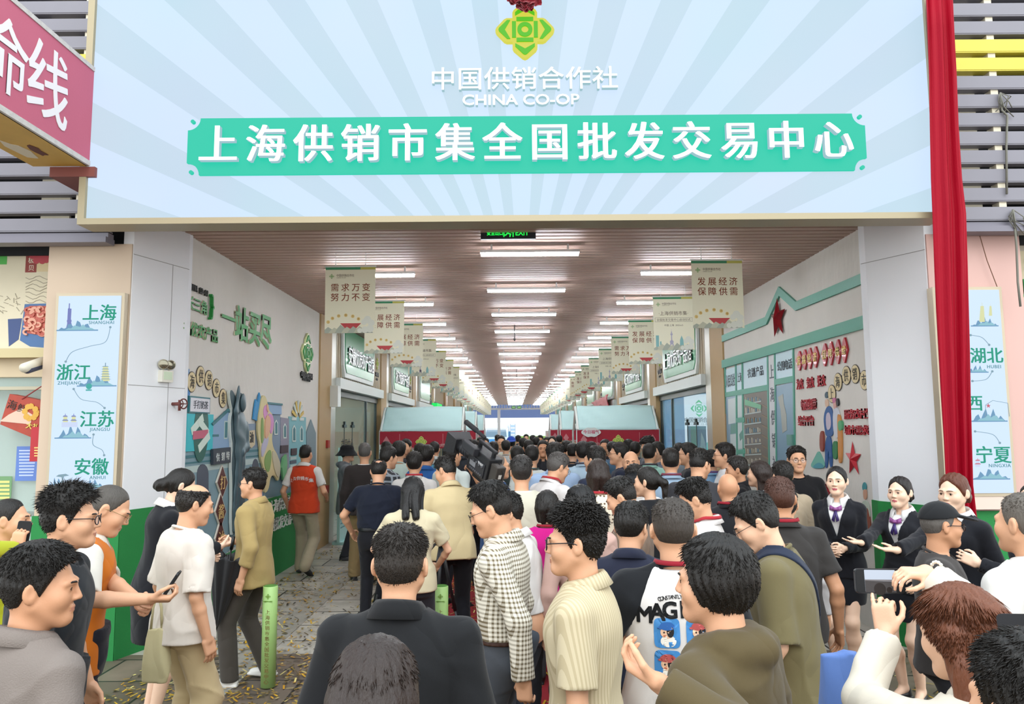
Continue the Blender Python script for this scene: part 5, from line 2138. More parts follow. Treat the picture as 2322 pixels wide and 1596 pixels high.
def ptextfit(mb, pl, s, x0, x1, y0, y1, hpx, d0, d1, mi=0, **k):
    """one character after another between two pixels along the wall"""
    a, b = pl.px(x0, y0), pl.px(x1, y1)
    sz = abs(pl.px((x0 + x1) / 2, (y0 + y1) / 2 - hpx / 2)[1] - pl.px((x0 + x1) / 2, (y0 + y1) / 2 + hpx / 2)[1])
    n = len(s)
    v = (a[1] + b[1]) / 2
    for i, c in enumerate(s):
        f = (i + .5) / n
        mb.text(pl, c, a[0] + (b[0] - a[0]) * f, v, sz, d0, d1, mi, sx=min(1.15, abs(b[0] - a[0]) / n / sz * 1.04), **k)


GRN = mat('#1c8a38', .5)
EDG = mat('#c9c4a8', .4)
t = thing('wall_lettering', 'large green raised characters 一站买尽 on the left passage wall', 'lettering', LW.w(*LW.px(560, 745)))
m_ = MB()
for c, x0, x1, yc, h_ in (('一', 500, 530, 722, 62), ('站', 530, 560, 735, 82), ('买', 562, 587, 745, 82), ('尽', 588, 612, 752, 82)):
    a, b = LW.px(x0, yc), LW.px(x1, yc)
    sz = abs(LW.px((x0 + x1) / 2, yc - h_ / 2)[1] - LW.px((x0 + x1) / 2, yc + h_ / 2)[1])
    m_.text(LW, c, (a[0] + b[0]) / 2, LW.px((x0 + x1) / 2, yc)[1], sz, .006, .022, 0, sx=(b[0] - a[0]) / sz * 1.08, bold=.032, side=1)
obj('characters', m_, [GRN, EDG], t)
t = thing('wall_lettering', 'smaller green raised lines 长三角 名优农产品 beside the left entrance edge', 'lettering', LW.w(*LW.px(450, 710)))
m_ = MB()
ptextfit(m_, LW, '长三角', 420, 467, 692, 692, 34, .006, .02, 0, bold=.026, side=1)
ptextfit(m_, LW, '名优农产品', 410, 492, 752, 752, 34, .006, .02, 0, bold=.026, side=1)
ptext(m_, LW, '}', 474, 690, 62, .01, .05, 0, sx=.9)
obj('characters', m_, [GRN, EDG], t)
m_ = MB()
ptextfit(m_, LW, 'CHINA CO-OP', 421, 468, 654, 658, 20, .01, .03, bold=.012)
obj('english_line', m_, mat('#20231f', .5), t)
t = thing('emblem_sign', 'green diamond emblem sign at the far end of the left passage wall', 'emblem', LW.w(*LW.px(693, 800)))
u, v = LW.px(693, 801)
m_ = MB()
emblem(m_, LW, u, v, .0052, .01, .04, .055)
obj('emblem', m_, [mat('#cfd8a0', .3), GRN], t)
m_ = MB()
ptextfit(m_, LW, '中国供销合作社', 679, 706, 850, 854, 16, .01, .03, bold=.02)
ptextfit(m_, LW, 'CHINA CO-OP', 683, 701, 860, 862, 8, .01, .03, bold=.02)
obj('lettering', m_, mat('#2a2a2a', .5), t)


def beads(pl, label, spec, ends, mtl):
    t = thing('bead_chain_sign', label, 'sign', pl.w(*pl.px(*spec[0][1:3])))
    m_ = MB()
    for dy in (-8, 8):
        P = [pl.px(x, y + dy) for x, y in ends[:1]] if len(ends) == 2 else []
        P += [pl.px(x, y + dy) for c, x, y, h_ in spec]
        m_.line(pl, P, .012, .001, .0035)
    obj('chain', m_, mat('#3a3128', .6), t)
    for c, x, y, h_ in spec:
        u, v = pl.px(x, y)
        r = abs(pl.px(x, y - h_ / 2)[1] - pl.px(x, y + h_ / 2)[1]) / 2
        b_ = obj('bead', MB().disc(pl, u, v, r, .004, .010, 0).disc(pl, u, v, r * .93, .010, .012, 1), [mat('#3a3128', .6), mat('#dbc99c', .6)], t)
        obj('character', MB().text(pl, c, u, v, r * 1.35, .0135, .016, sx=.8), mat('#2c2620', .6), b_)
    return t


beads(LW, 'chain of cream discs spelling 海供销市集 above the left street mural', [('海', 433, 866, 48), ('供', 453, 853, 48), ('销', 472, 862, 46), ('市', 489, 880, 44), ('集', 504, 903, 44)], [], None)
t = thing('hanging_sign', 'white framed sign reading 手打奶茶 on the left wall', 'sign', LW.w(*LW.px(447, 918)))
m_ = pr(LW, MB(), 424, 897, 470, 938, .004, .03, 0)
obj('frame', m_, mat('#2f6f78', .5), t)
obj('board', pr(LW, MB(), 426, 901, 468.5, 935, .03, .034), mat('#d9d9e0', .5), t)
m_ = MB()
ptextfit(m_, LW, '手打奶茶', 431, 465, 918, 918, 20, .034, .037)
obj('lettering', m_, mat('#27303a', .6), t)
t = thing('wall_poster', 'cyan poster with a green swirl and white banners on the left wall', 'poster', LW.w(*LW.px(450, 980)))
obj('sheet', pr(LW, MB(), 421, 937, 478, 1020, .004, .02), mat('#2fb9c4', .5), t)
m_ = MB()
u, v = LW.px(452, 978)
m_.disc(LW, u, v, .20, .02, .022, 0, 30, ry=.34)
for q_, (x, y, w_, rot, c) in enumerate(((443, 962, .34, .5, 1), (457, 968, .32, -.5, 1), (450, 985, .40, .05, 2), (458, 1002, .32, .5, 1))):
    u, v = LW.px(x, y)
    ca, sa = math.cos(rot), math.sin(rot)
    m_.poly(LW, [(u + a * ca - b * sa, v + a * sa + b * ca) for a, b in ((-w_ / 2, -.045), (w_ / 2, -.045), (w_ / 2, .045), (-w_ / 2, .045))], .022, .024 + .001 * q_, c)
obj('print', m_, [mat('#1d5c50', .5), mat('#cfe0d4', .5), mat('#c05a72', .5)], t)

# street scene printed on boards
TC = {'a': mat('#7d9aa4', .6, vary=.05), 'b': mat('#88a7c6', .6), 'c': mat('#41777f', .6), 'd': mat('#4c5461', .6), 'e': mat('#cbbf9c', .6), 'f': mat('#7c8fa2', .6), 'g': mat('#8b8797', .6),
      'h': mat('#79b3ba', .6), 'i': mat('#74878d', .6), 'j': mat('#64848e', .6), 'k': mat('#b9cbc7', .6), 'l': mat('#d6b85f', .6), 'm': mat('#3f2d33', .6), 'n': mat('#cdd8d2', .6)}
TK = list(TC)
TM = [TC[k] for k in TK]
t = thing('street_mural', 'painted board street of teal shopfronts along the left passage wall', 'mural', LW.w(*LW.px(560, 1100)))
m_ = MB()
mi = lambda c: TK.index(c)
pp(LW, m_, [(405, 1026), (600, 1011), (600, 1190), (405, 1330)], .002, .010, mi('a'))
pp(LW, m_, [(405, 1034), (600, 1017), (600, 1022), (405, 1041)], .010, .014, mi('c'))
pp(LW, m_, [(405, 1050), (600, 1030), (600, 1033), (405, 1054)], .010, .014, mi('c'))
pp(LW, m_, [(405, 1060), (600, 1036), (600, 1048), (405, 1076)], .010, .012, mi('k'))
for x, y0, y1, w_ in ((457, 1052, 1180, 26), (545, 1043, 1140, 17), (577, 1040, 1120, 15)):
    pp(LW, m_, [(x - w_ / 2, y1), (x - w_ / 2, y0 + 22)] + [(x + w_ / 2 * math.cos(a), y0 + 22 - 22 * math.sin(a)) for a in np.linspace(math.pi, 0, 9)] + [(x + w_ / 2, y1 - 6)], .011, .015, mi('d'))
for x in (529, 559, 590):
    pr(LW, m_, x - 5, 1066, x + 5, 1130, .011, .015, mi('c'))
    for q in range(4):
        pr(LW, m_, x - 4, 1069 + q * 15, x - .5, 1080 + q * 15, .015, .017, mi('b'))
        pr(LW, m_, x + .5, 1069 + q * 15, x + 4, 1080 + q * 15, .015, .017, mi('b'))
pp(LW, m_, [(478, 960), (513, 930), (536, 955), (536, 1014), (478, 1018)], .006, .018, mi('b'))
pp(LW, m_, [(475, 960), (513, 926), (538, 954), (536, 958), (513, 933), (478, 965)], .018, .030, mi('c'))
pr(LW, m_, 478, 985, 492, 990, .018, .022, mi('c'))
pr(LW, m_, 505, 954, 512, 995, .018, .022, mi('k'))
pr(LW, m_, 506.5, 957, 510.5, 992, .022, .024, mi('c'))
pp(LW, m_, [(538, 962), (582, 960), (582, 1014), (538, 1018)], .004, .014, mi('f'))
pp(LW, m_, [(597, 930), (634, 934), (634, 1075), (597, 1080)], .004, .012, mi('f'))
pp(LW, m_, [(634, 946), (653, 949), (653, 1078), (634, 1080)], .004, .016, mi('g'))
pp(LW, m_, [(653, 944), (692, 946), (692, 1078), (653, 1082)], .004, .014, mi('h'))
pp(LW, m_, [(693, 980), (703, 951), (714, 982), (714, 1070), (693, 1072)], .004, .020, mi('i'))
pp(LW, m_, [(598, 1012), (714, 1006), (714, 1110), (598, 1130)], .002, .008, mi('j'))
pp(LW, m_, [(597, 914), (634, 918), (634, 940), (597, 938)], .012, .03, mi('b'))
pp(LW, m_, [(597, 911), (635, 915), (635, 919), (597, 916)], .012, .04, mi('c'))
for x, y, w_, h_ in ((623, 962, 8, 34), (643, 970, 7, 34), (664, 975, 8, 38), (681, 976, 7, 36)):
    pp(LW, m_, [(x - w_ / 2, y + h_ * .7), (x - w_ / 2, y - h_ * .1), (x, y - h_ * .32), (x + w_ / 2, y - h_ * .1), (x + w_ / 2, y + h_ * .7)], .016, .022, mi('n'))
    pp(LW, m_, [(x - w_ * .3, y + h_ * .62), (x - w_ * .3, y - h_ * .05), (x, y - h_ * .2), (x + w_ * .3, y - h_ * .05), (x + w_ * .3, y + h_ * .62)], .022, .024, mi('c'))
u, v = LW.px(673, 950)
for i in range(9):
    a = math.pi * i / 8
    m_.line(LW, [(u + .1 * math.cos(a), v + .1 * math.sin(a)), (u + .34 * math.cos(a), v + .30 * math.sin(a))], .05, .014, .024, mi('l') if i % 2 else mi('n'))
for x, y, w_, h_ in ((641, 1018, 16, 16), (663, 1024, 12, 14)):
    pr(LW, m_, x - w_ / 2, y - h_ / 2, x + w_ / 2, y + h_ / 2, .016, .03, mi('m'))
for i in range(5):
    pr(LW, m_, 655, 1036 + i * 9, 669, 1041 + i * 9, .014, .022, mi('d' if i % 2 else 'k'))
obj('boards', m_, TM, t)
m_ = MB()
for c, x in (('粮', 549), ('油', 566)):
    pp(LW, m_, [(x - 7, 977), (x + 8, 975), (x + 8, 1008), (x + 0, 1016), (x - 7, 1009)], .014, .026, 0)
    ptext(m_, LW, c, x, 992, 26, .026, .030, 1, bold=.02, sx=1.0)
obj('grain_sign', m_, [mat('#cdbf9f', .6), mat('#20252a', .6)], t)
t = thing('shop_board', 'dark board reading 供销特 on the street mural', 'sign', LW.w(*LW.px(493, 1036)))
obj('board', pp(LW, MB(), [(474, 1018), (514, 1014), (514, 1048), (474, 1054)], .02, .05), mat('#2b3540', .5), t)
m_ = MB()
for c, x, y in (('供', 484, 1037), ('销', 496, 1035), ('特', 507, 1033)):
    ptext(m_, LW, c, x, y, 20, .05, .054, 0, bold=.01)
obj('lettering', m_, mat('#dfe4e2', .5), t)
for i, (c, x, y, lab) in enumerate((('打', 498, 1094, 'brown lozenge sign with 打, topmost of three on the left wall'), ('酱', 494, 1160, 'brown lozenge sign with 酱, between two others on the left wall'), ('油', 494, 1222, 'brown lozenge sign with 油, lowest of three on the left wall'))):
    t = thing('lozenge_sign', lab, 'sign', LW.w(*LW.px(x, y)), 'brown lozenge signs')
    k = 1 + .06 * i
    obj('board', pp(LW, MB(), [(x, y - 40 * k), (x + 13, y), (x, y + 36 * k), (x - 13, y)], .016, .034), mat('#d9d3c6', .6), t)
    obj('face', pp(LW, MB(), [(x, y - 36 * k), (x + 11.5, y), (x, y + 32 * k), (x - 11.5, y)], .034, .038), mat('#5a2f2c', .5), t)
    obj('character', ptext(MB(), LW, c, x, y, 34 * k, .041, .045), mat('#d9ba7c', .5), t)
# bronze figure board and lady board
SO = [(512, 886), (517, 884), (524, 900), (529, 908), (530, 895), (534, 890), (539, 892), (542, 901), (541, 922), (538, 932), (544, 958), (543, 985), (540, 1005), (546, 1020), (545, 1080), (541, 1092), (541, 1195), (531, 1205), (530, 1110), (528, 1110), (527, 1208), (517, 1214), (518, 1100), (516, 1050), (519, 1010), (515, 985), (514, 950), (519, 930), (514, 910)]
SO = smooth(SO, 1)
t = thing('statue_board', 'thick cut-out board of a bronze robed man raising one arm', 'cut-out figure', LW.w(*LW.px(530, 1208)))
obj('board', pp(LW, MB(), [(x + (2 if x > 528 else -2), y) for x, y in SO], .02, .05), mat('#cfd6d2', .6), t)
obj('print_ground', pp(LW, MB(), SO, .05, .056), mat('#40545b', .45), t)
c_ = LW.w(*LW.px(530, 1208), .06)
zt_ = LW.w(*LW.px(533, 890), .06).z - c_.z
sf_ = F(np.array(((0, 1, 0), (1, 0, 0), (0, 0, 1))).T * 1.0, (0, 0, 0))     # across the wall, out of it, up
S_ = Sdf()
k_ = zt_ / 2.0
S_.loft([(.05 * k_, .20 * k_, .07, .0), (.5 * k_, .22 * k_, .075, .0), (.95 * k_, .19 * k_, .08, .0), (1.2 * k_, .20 * k_, .085, 0), (1.5 * k_, .23 * k_, .08, 0), (1.66 * k_, .15 * k_, .06, 0), (1.72 * k_, .07 * k_, .05, 0)], .03, sf_)
S_.ell((.04 * k_, .02, 1.86 * k_), (.095 * k_, .07, .14 * k_), .02, sf_)
S_.cone((-.20 * k_, 0, 1.55 * k_), (-.26 * k_, .04, 1.72 * k_), .075 * k_, .06 * k_, .03, sf_)
S_.cone((-.26 * k_, .04, 1.72 * k_), (-.19 * k_, .05, 1.98 * k_), .06 * k_, .045 * k_, .03, sf_)
S_.ell((-.18 * k_, .05, 2.03 * k_), (.05 * k_, .03, .08 * k_), .02, sf_)
S_.cone((.22 * k_, 0, 1.52 * k_), (.24 * k_, .05, 1.22 * k_), .075 * k_, .065 * k_, .03, sf_)
S_.cone((.24 * k_, .05, 1.22 * k_), (.02 * k_, .10, 1.14 * k_), .06 * k_, .05 * k_, .03, sf_)
S_.fun('d', lambda p: .010 * np.sin(p[:, 1] * 60 + 2 * np.sin(p[:, 2] * 5)) * sstep(1.3 * k_, .9 * k_, p[:, 2]) + .006 * np.sin(p[:, 2] * 26 + p[:, 1] * 14))
S_.fun('i', lambda p: -.004 - p[:, 0])
V_, Q_ = S_.mesh(.014)
V_[:, 0] *= .38                                   # low relief
V_[:, 1] -= .03
link('figure', npmesh('figure', V_ + np.array(c_ - t.location), Q_), mat('#4d636b', .42, metal=.2, vary=.15, vscale=9), t)
LO = [(586, 900), (592, 895), (598, 905), (602, 930), (612, 940), (615, 965), (609, 990), (612, 1015), (622, 1030), (630, 1055), (625, 1096), (616, 1076), (606, 1080), (602, 1112), (590, 1120), (592, 1060), (583, 1040), (583, 1010), (577, 985), (578, 950), (583, 920)]
LO = smooth(LO)
t = thing('lady_board', 'pastel cut-out board of a veiled woman on the left wall', 'cut-out figure', LW.w(*LW.px(600, 1118)))
obj('board', pp(LW, MB(), LO, .02, .045), mat('#d4c795', .6), t)
m_ = MB()
for P, c in (([(589, 925), (597, 915), (600, 935), (596, 955), (590, 945)], 0), ([(600, 935), (612, 942), (614, 965), (606, 990), (603, 960)], 0), ([(584, 950), (589, 945), (590, 1000), (584, 1008)], 1), ([(584, 1010), (596, 985), (602, 995), (594, 1020), (585, 1042)], 2),
             ([(592, 1035), (606, 1015), (608, 1040), (602, 1075), (592, 1060)], 1), ([(608, 1018), (621, 1032), (629, 1056), (624, 1090), (612, 1060)], 3), ([(597, 912), (601, 925), (600, 936), (596, 930)], 4), ([(596, 938), (606, 950), (602, 985), (592, 1000), (592, 960)], 4)):
    pp(LW, m_, smooth(P), .045, .05 + .002 * c, c)
obj('print', m_, [mat('#cf8fc0', .6), mat('#7f9f5a', .6), mat('#b9b6cc', .6), mat('#c7c0a4', .6), mat('#dcae8c', .6)], t)
t = obj('blue_plume', pp(LW, MB(), [(572, 930), (576, 905), (580, 912), (584, 890), (588, 905), (586, 940), (580, 955), (570, 950)], .01, .03), mat('#3d8fc4', .6))
tag(t, 'bright blue feather-like cut-out behind the veiled woman board', 'cut-out')
t = obj('blue_plume', pp(LW, MB(), [(420, 840), (428, 836), (430, 895), (424, 900), (420, 930)], .003, .006), mat('#4b86bd', .6))
tag(t, 'blue painted strip beside the cream disc chain at the left entrance edge', 'cut-out')
t = obj('vegetable_board', pp(LW, MB(), [(634, 1038), (641, 1030), (643, 1050), (640, 1090), (634, 1088), (631, 1060)], .03, .06), mat('#6fb07a', .6))
tag(t, 'green cut-out leaf vegetable board near the end of the street mural', 'cut-out')
slab('baseboard_passage_left', XL, XL + .015, 8.0, 13.5, 0, .62, MGREEN)
struct('baseboard_passage_sign', MB().box(XL, XL + .03, 10.7, 13.5, 0, 1.14), MGREEN)
m_ = MB()
LW2 = Pl((XL + .03, 0, 0), (0, 1, 0), (0, 0, 1), (1, 0, 0))
ptextfit(m_, LW2, '上海供销市集', 610, 667, 1146, 1138, 30, .001, .012, bold=.02)
ptextfit(m_, LW2, '全国批发交易中心', 602, 676, 1188, 1176, 30, .001, .012, bold=.02)
t = obj('wall_lettering', m_, mat('#dfe5dc', .5))
tag(t, 'white characters 上海供销市集 全国批发交易中心 on the green wall base', 'lettering')

# ---- right wall
TEAL = mat('#4f9c86', .5, bump=.1, bscale=30)
m_ = MB()
m_.line(RW, [RW.px(*p) for p in ((1640, 768), (1740, 727), (1770, 660), (1808, 694), (1975, 625))], .115, .001, .03)
m_.line(RW, [RW.px(*p) for p in ((1640, 826), (1990, 722))], .14, .001, .03)
t = obj('gable_moulding', m_, TEAL)
tag(t, 'teal gable-shaped moulding strip across the right passage wall', 'moulding')


def star(mb, pl, u, v, r, d0, d1, sx=1.0, mi=0, bevel=True):
    P = [(u + sx * r * (1 if i % 2 == 0 else .40) * math.sin(i * math.pi / 5), v + r * (1 if i % 2 == 0 else .40) * math.cos(i * math.pi / 5)) for i in range(10)]
    o_ = [pl.w(a, b, d0) for a, b in P]
    n = 10
    mb.add(o_ + [pl.w(u, v, d1)], [(i, (i + 1) % n, n) for i in range(n)] + [tuple(range(n))], mi)
    return mb


u, v = RW.px(1769, 722)
t = obj('star', star(MB(), RW, u, v, .30, .03, .10), mat('#9e1f2a', .12, metal=.5, coat=.5), origin=RW.w(u, v))
tag(t, 'large glossy red star under the gable peak on the right wall', 'star')
u, v = RW.px(1937, 1041)
t = obj('star', star(MB(), RW, u, v, .20, .01, .05), mat('#b4202e', .4), origin=RW.w(u, v))
tag(t, 'small red star low on the right wall above the suited people', 'star')

t = thing('shopfront_mural', 'teal-framed printed shopfront with shelves on the right passage wall', 'mural', RW.w(*RW.px(1720, 1000)))
m_ = MB()
for P in ([(1643, 828), (1647, 827), (1650, 1110), (1645, 1112)], [(1668, 825), (1671, 824), (1676, 1100), (1672, 1100)], [(1682, 820), (1686, 819), (1691, 1100), (1686, 1100)], [(1740, 803), (1744, 802), (1749, 1100), (1744, 1100)], [(1756, 800), (1760, 799), (1766, 1100), (1761, 1100)], [(1797, 788), (1803, 786), (1808, 1100), (1802, 1100)],
          [(1645, 890), (1743, 872), (1743, 885), (1645, 901)], [(1760, 860), (1800, 852), (1800, 866), (1760, 873)], [(1672, 948), (1690, 946), (1690, 957), (1672, 958)], [(1674, 1020), (1692, 1018), (1692, 1028), (1674, 1030)]):
    if P[1][0] - P[0][0] < 8:                       # uprights
        c_ = [(P[0][0] + P[1][0]) / 2, (P[2][0] + P[3][0]) / 2]
        P = [(c_[0] - 1.3, P[0][1]), (c_[0] + 1.3, P[1][1]), (c_[1] + 1.3, P[2][1]), (c_[1] - 1.3, P[3][1])]
    pp(RW, m_, P, .002, .016)
obj('frame', m_, TEAL, t)
m_ = MB()
PAN = [([(1645, 838), (1669, 831), (1670, 888), (1646, 893)], 0), ([(1671, 829), (1683, 826), (1684, 882), (1672, 885)], 0), ([(1686, 823), (1741, 808), (1741, 872), (1687, 882)], 0), ([(1743, 806), (1757, 803), (1762, 1090), (1748, 1090)], 1), ([(1759, 800), (1799, 790), (1799, 852), (1760, 861)], 0),
       ([(1646, 900), (1671, 896), (1673, 1095), (1649, 1095)], 2), ([(1673, 896), (1686, 893), (1689, 1095), (1675, 1095)], 3), ([(1688, 890), (1742, 880), (1746, 1095), (1692, 1095)], 4), ([(1761, 875), (1801, 866), (1804, 1095), (1764, 1095)], 2)]
for P, c in PAN:
    pp(RW, m_, P, .001, .006 + .001 * c, c)
pp(RW, m_, [(1652, 905), (1671, 901), (1672, 958), (1653, 962)], .008, .010, 5)
pp(RW, m_, [(1657, 985), (1672, 983), (1673, 1030), (1658, 1032)], .008, .010, 5)
pp(RW, m_, [(1658, 962), (1672, 960), (1672, 982), (1658, 984)], .008, .010, 6)
pp(RW, m_, [(1674, 900), (1686, 897), (1687, 944), (1675, 946)], .010, .012, 5)
pp(RW, m_, [(1675, 960), (1689, 958), (1690, 1016), (1676, 1018)], .010, .012, 5)
pp(RW, m_, [(1678, 985), (1687, 972), (1688, 990), (1680, 1000)], .012, .014, 6)
for P in ([(1766, 900), (1777, 893), (1779, 915), (1785, 940), (1786, 975), (1776, 982), (1772, 930)],):
    pp(RW, m_, P, .009, .011, 7)
pr(RW, m_, 1790, 985, 1803, 1010, .009, .04, 6)
obj('panels', m_, [mat('#b9d5de', .4), mat('#cdd0d2', .5), mat('#7798ad', .4), mat('#a9c4c4', .5), mat('#6d675e', .5), mat('#c3d0cf', .5), mat('#5f9287', .5), mat('#a6a9a0', .5)], t)
m_ = MB()
for i in range(8):                                   # printed shelves and goods
    y = 912 + i * 23
    pp(RW, m_, [(1691, y + 3), (1728, y - 4 + i), (1728, y - 1 + i), (1691, y + 6)], .011, .015, 0)
    pp(RW, m_, [(1730, y + 4), (1744, y + 12), (1744, y + 15), (1730, y + 7)], .011, .015, 1)
    for j in range(8):
        x = 1692 + j * 4.5
        c = 2 + (i * 5 + j * 3 + (i * j) % 4) % 6
        pr(RW, m_, x, y - 12 + (j * 7 + i) % 5, x + 3.4, y + 2.5 - j * .7, .011, .014, c)
pp(RW, m_, [(1691, 905), (1728, 918), (1728, 928), (1691, 918)], .014, .017, 8)
obj('shelf_print', m_, [mat('#a9b7b4', .5), mat('#84705a', .5), mat('#8f8878', .5), mat('#a39a86', .5), mat('#777f86', .5), mat('#5d7f8e', .5), mat('#7c6a52', .5), mat('#b3ad9e', .5), mat('#6fb58c', .5)], t)
m_ = MB()
ptextfit(m_, RW, '农副产品', 1696, 1733, 848, 838, 24, .008, .011, bold=.008)
ptextfit(m_, RW, '公用电话', 1764, 1798, 833, 822, 24, .008, .011, bold=.014)
ptextfit(m_, RW, '人民公社', 1647, 1668, 866, 860, 30, .008, .011)
ptextfit(m_, RW, '上海', 1673, 1683, 857, 855, 24, .008, .011)
for i, c in enumerate('上海供销社'):
    ptext(m_, RW, c, 1751 + i * 2, 843 + i * 52, 36, .008, .011, sx=.9)
obj('lettering', m_, mat('#4a535c', .6), t)
# slogan plates
for i, c in enumerate('发展经济保障供给'):
    x = [1816, 1828, 1840, 1853, 1874, 1888, 1904, 1919][i]
    y = 818 - (x - 1816) * .235
    a, b = RW.px(x - 7.5, y), RW.px(x + 7.5, y)
    h_ = [22, 23, 24, 24, 26, 27, 28, 29][i]
    t = thing('slogan_plate', 'glossy red hexagon plate with yellow %s in the slogan on the right wall' % c, 'sign', RW.w(*RW.px(x, y)), 'red slogan plates 发展经济保障供给')
    obj('plate', pp(RW, MB(), [(x - 7.5, y), (x - 1, y - h_), (x + 1, y - h_), (x + 7.5, y - 2), (x + 1, y + h_), (x - 1, y + h_)], .006, .026), mat('#a91d2a', .3, coat=.1), t)
    obj('character', ptext(MB(), RW, c, x, y, 22, .026, .032, bold=.02), mat('#d8b64e', .3), t)
RED = mat('#b2182a', .5)
for s, x0, x1, yc, h_, lab in (('为农 务农 姓农', 1808, 1874, 867, 27, 'red raised line 为农 务农 姓农 on the right wall'), ('畅通纽带', 1819, 1854, 917, 27, 'red raised line 畅通纽带 on the right wall'), ('综合平台', 1812, 1848, 954, 25, 'red raised line 综合平台 on the right wall'),
                               ('服务农村生活', 1917, 1993, 938, 25, 'red raised line starting 服务农村 beside the right entrance edge'), ('城市需求的', 1918, 1985, 975, 24, 'red raised line 城市需求的 beside the right entrance edge'),
                               ('农资供应', 1852, 1886, 1108, 26, 'red raised line low on the right wall behind the nearest suited person')):
    m_ = MB()
    u0_, u1_ = RW.px(x0, yc)[0], RW.px(x1, yc)[0]
    v_ = RW.px((x0 + x1) / 2, yc)[1]
    sz = abs(RW.px((x0 + x1) / 2, yc - h_ / 2)[1] - RW.px((x0 + x1) / 2, yc + h_ / 2)[1])
    n = len(s)
    for i, c in enumerate(s):
        if c != ' ':
            m_.text(RW, c, u0_ + (u1_ - u0_) * (i + .5) / n, v_, sz, .005, .018, bold=.012, sx=abs(u1_ - u0_) / n / sz * 1.1)
    tag(obj('wall_lettering', m_, RED, origin=RW.w(u0_, v_)), lab, 'lettering', 'red raised lines of the right wall')
beads(RW, 'chain of cream discs spelling 上海供销市 on the right wall', [('上', 1888, 893, 42), ('海', 1902, 866, 42), ('供', 1921, 851, 44), ('销', 1941, 848, 44), ('市', 1962, 862, 46)], [], None)


def figure_board(label, parts, loc):
    t = thing('figure_board', label, 'cut-out figure', RW.w(*RW.px(*loc)))
    for i, (nm, P, c) in enumerate(parts):
        obj(nm, pp(RW, MB(), smooth(P), .004, .012 + .0012 * i), mat(c, .6), t)
    return t


figure_board('painted couple of farm workers, blue jacket and orange trousers, on the right wall',
             [('jacket', [(1869, 945), (1876, 922), (1884, 920), (1890, 930), (1892, 980), (1888, 990), (1875, 990), (1872, 975)], '#2f5d96'), ('head', [(1873, 905), (1880, 905), (1881, 920), (1876, 924), (1873, 918)], '#d9b79c'),
              ('cap', [(1872, 893), (1878, 886), (1881, 900), (1874, 904)], '#3b5560'), ('trousers', [(1874, 988), (1888, 988), (1890, 1060), (1884, 1060), (1881, 1010), (1879, 1060), (1873, 1062)], '#27568f'), ('newspaper', [(1875, 938), (1885, 933), (1888, 970), (1877, 978)], '#c3b8c4'),
              ('shirt', [(1891, 925), (1902, 922), (1908, 950), (1905, 995), (1893, 990)], '#c9cdd6'), ('face', [(1892, 908), (1898, 905), (1900, 925), (1894, 928)], '#d8a59a'), ('scarf', [(1890, 905), (1896, 900), (1899, 910), (1893, 916)], '#c77596'),
              ('green_trousers', [(1891, 1000), (1903, 1000), (1902, 1042), (1892, 1040)], '#2f7a4a'), ('tan_figure', [(1902, 935), (1910, 945), (1913, 1000), (1912, 1050), (1905, 1050), (1904, 990)], '#c98a4a'), ('dark_hair', [(1900, 905), (1904, 902), (1906, 918), (1901, 922)], '#2c2c30'),
              ('basket', [(1904, 955), (1914, 952), (1914, 975), (1906, 978)], '#53a070'), ('bag', [(1863, 980), (1871, 975), (1872, 1025), (1863, 1022)], '#8f4438')], (1890, 1060))
figure_board('painted green and blue mountain below the worker couple on the right wall', [('mountain', [(1836, 1062), (1850, 1035), (1858, 1020), (1866, 1035), (1876, 1062)], '#6fb3a2'), ('foothill', [(1840, 1062), (1860, 1045), (1876, 1062)], '#4f9aa8')], (1856, 1062))
figure_board('painted rider in teal cap and brown apron on a bicycle at the right entrance edge',
             [('cap', [(1957, 1100), (1962, 1091), (1967, 1100), (1966, 1112), (1958, 1112)], '#3f8f96'), ('face', [(1959, 1110), (1967, 1108), (1968, 1130), (1961, 1134)], '#c99a80'), ('shirt', [(1954, 1140), (1968, 1132), (1974, 1150), (1976, 1180), (1956, 1180)], '#b9c4b4'), ('apron', [(1962, 1155), (1974, 1150), (1980, 1240), (1964, 1240)], '#8a4a36'),
              ('wheel', [(1952 + 9 * math.cos(a), 1232 + 26 * math.sin(a)) for a in np.linspace(0, 6.0, 16)], '#3c4446')], (1965, 1255))
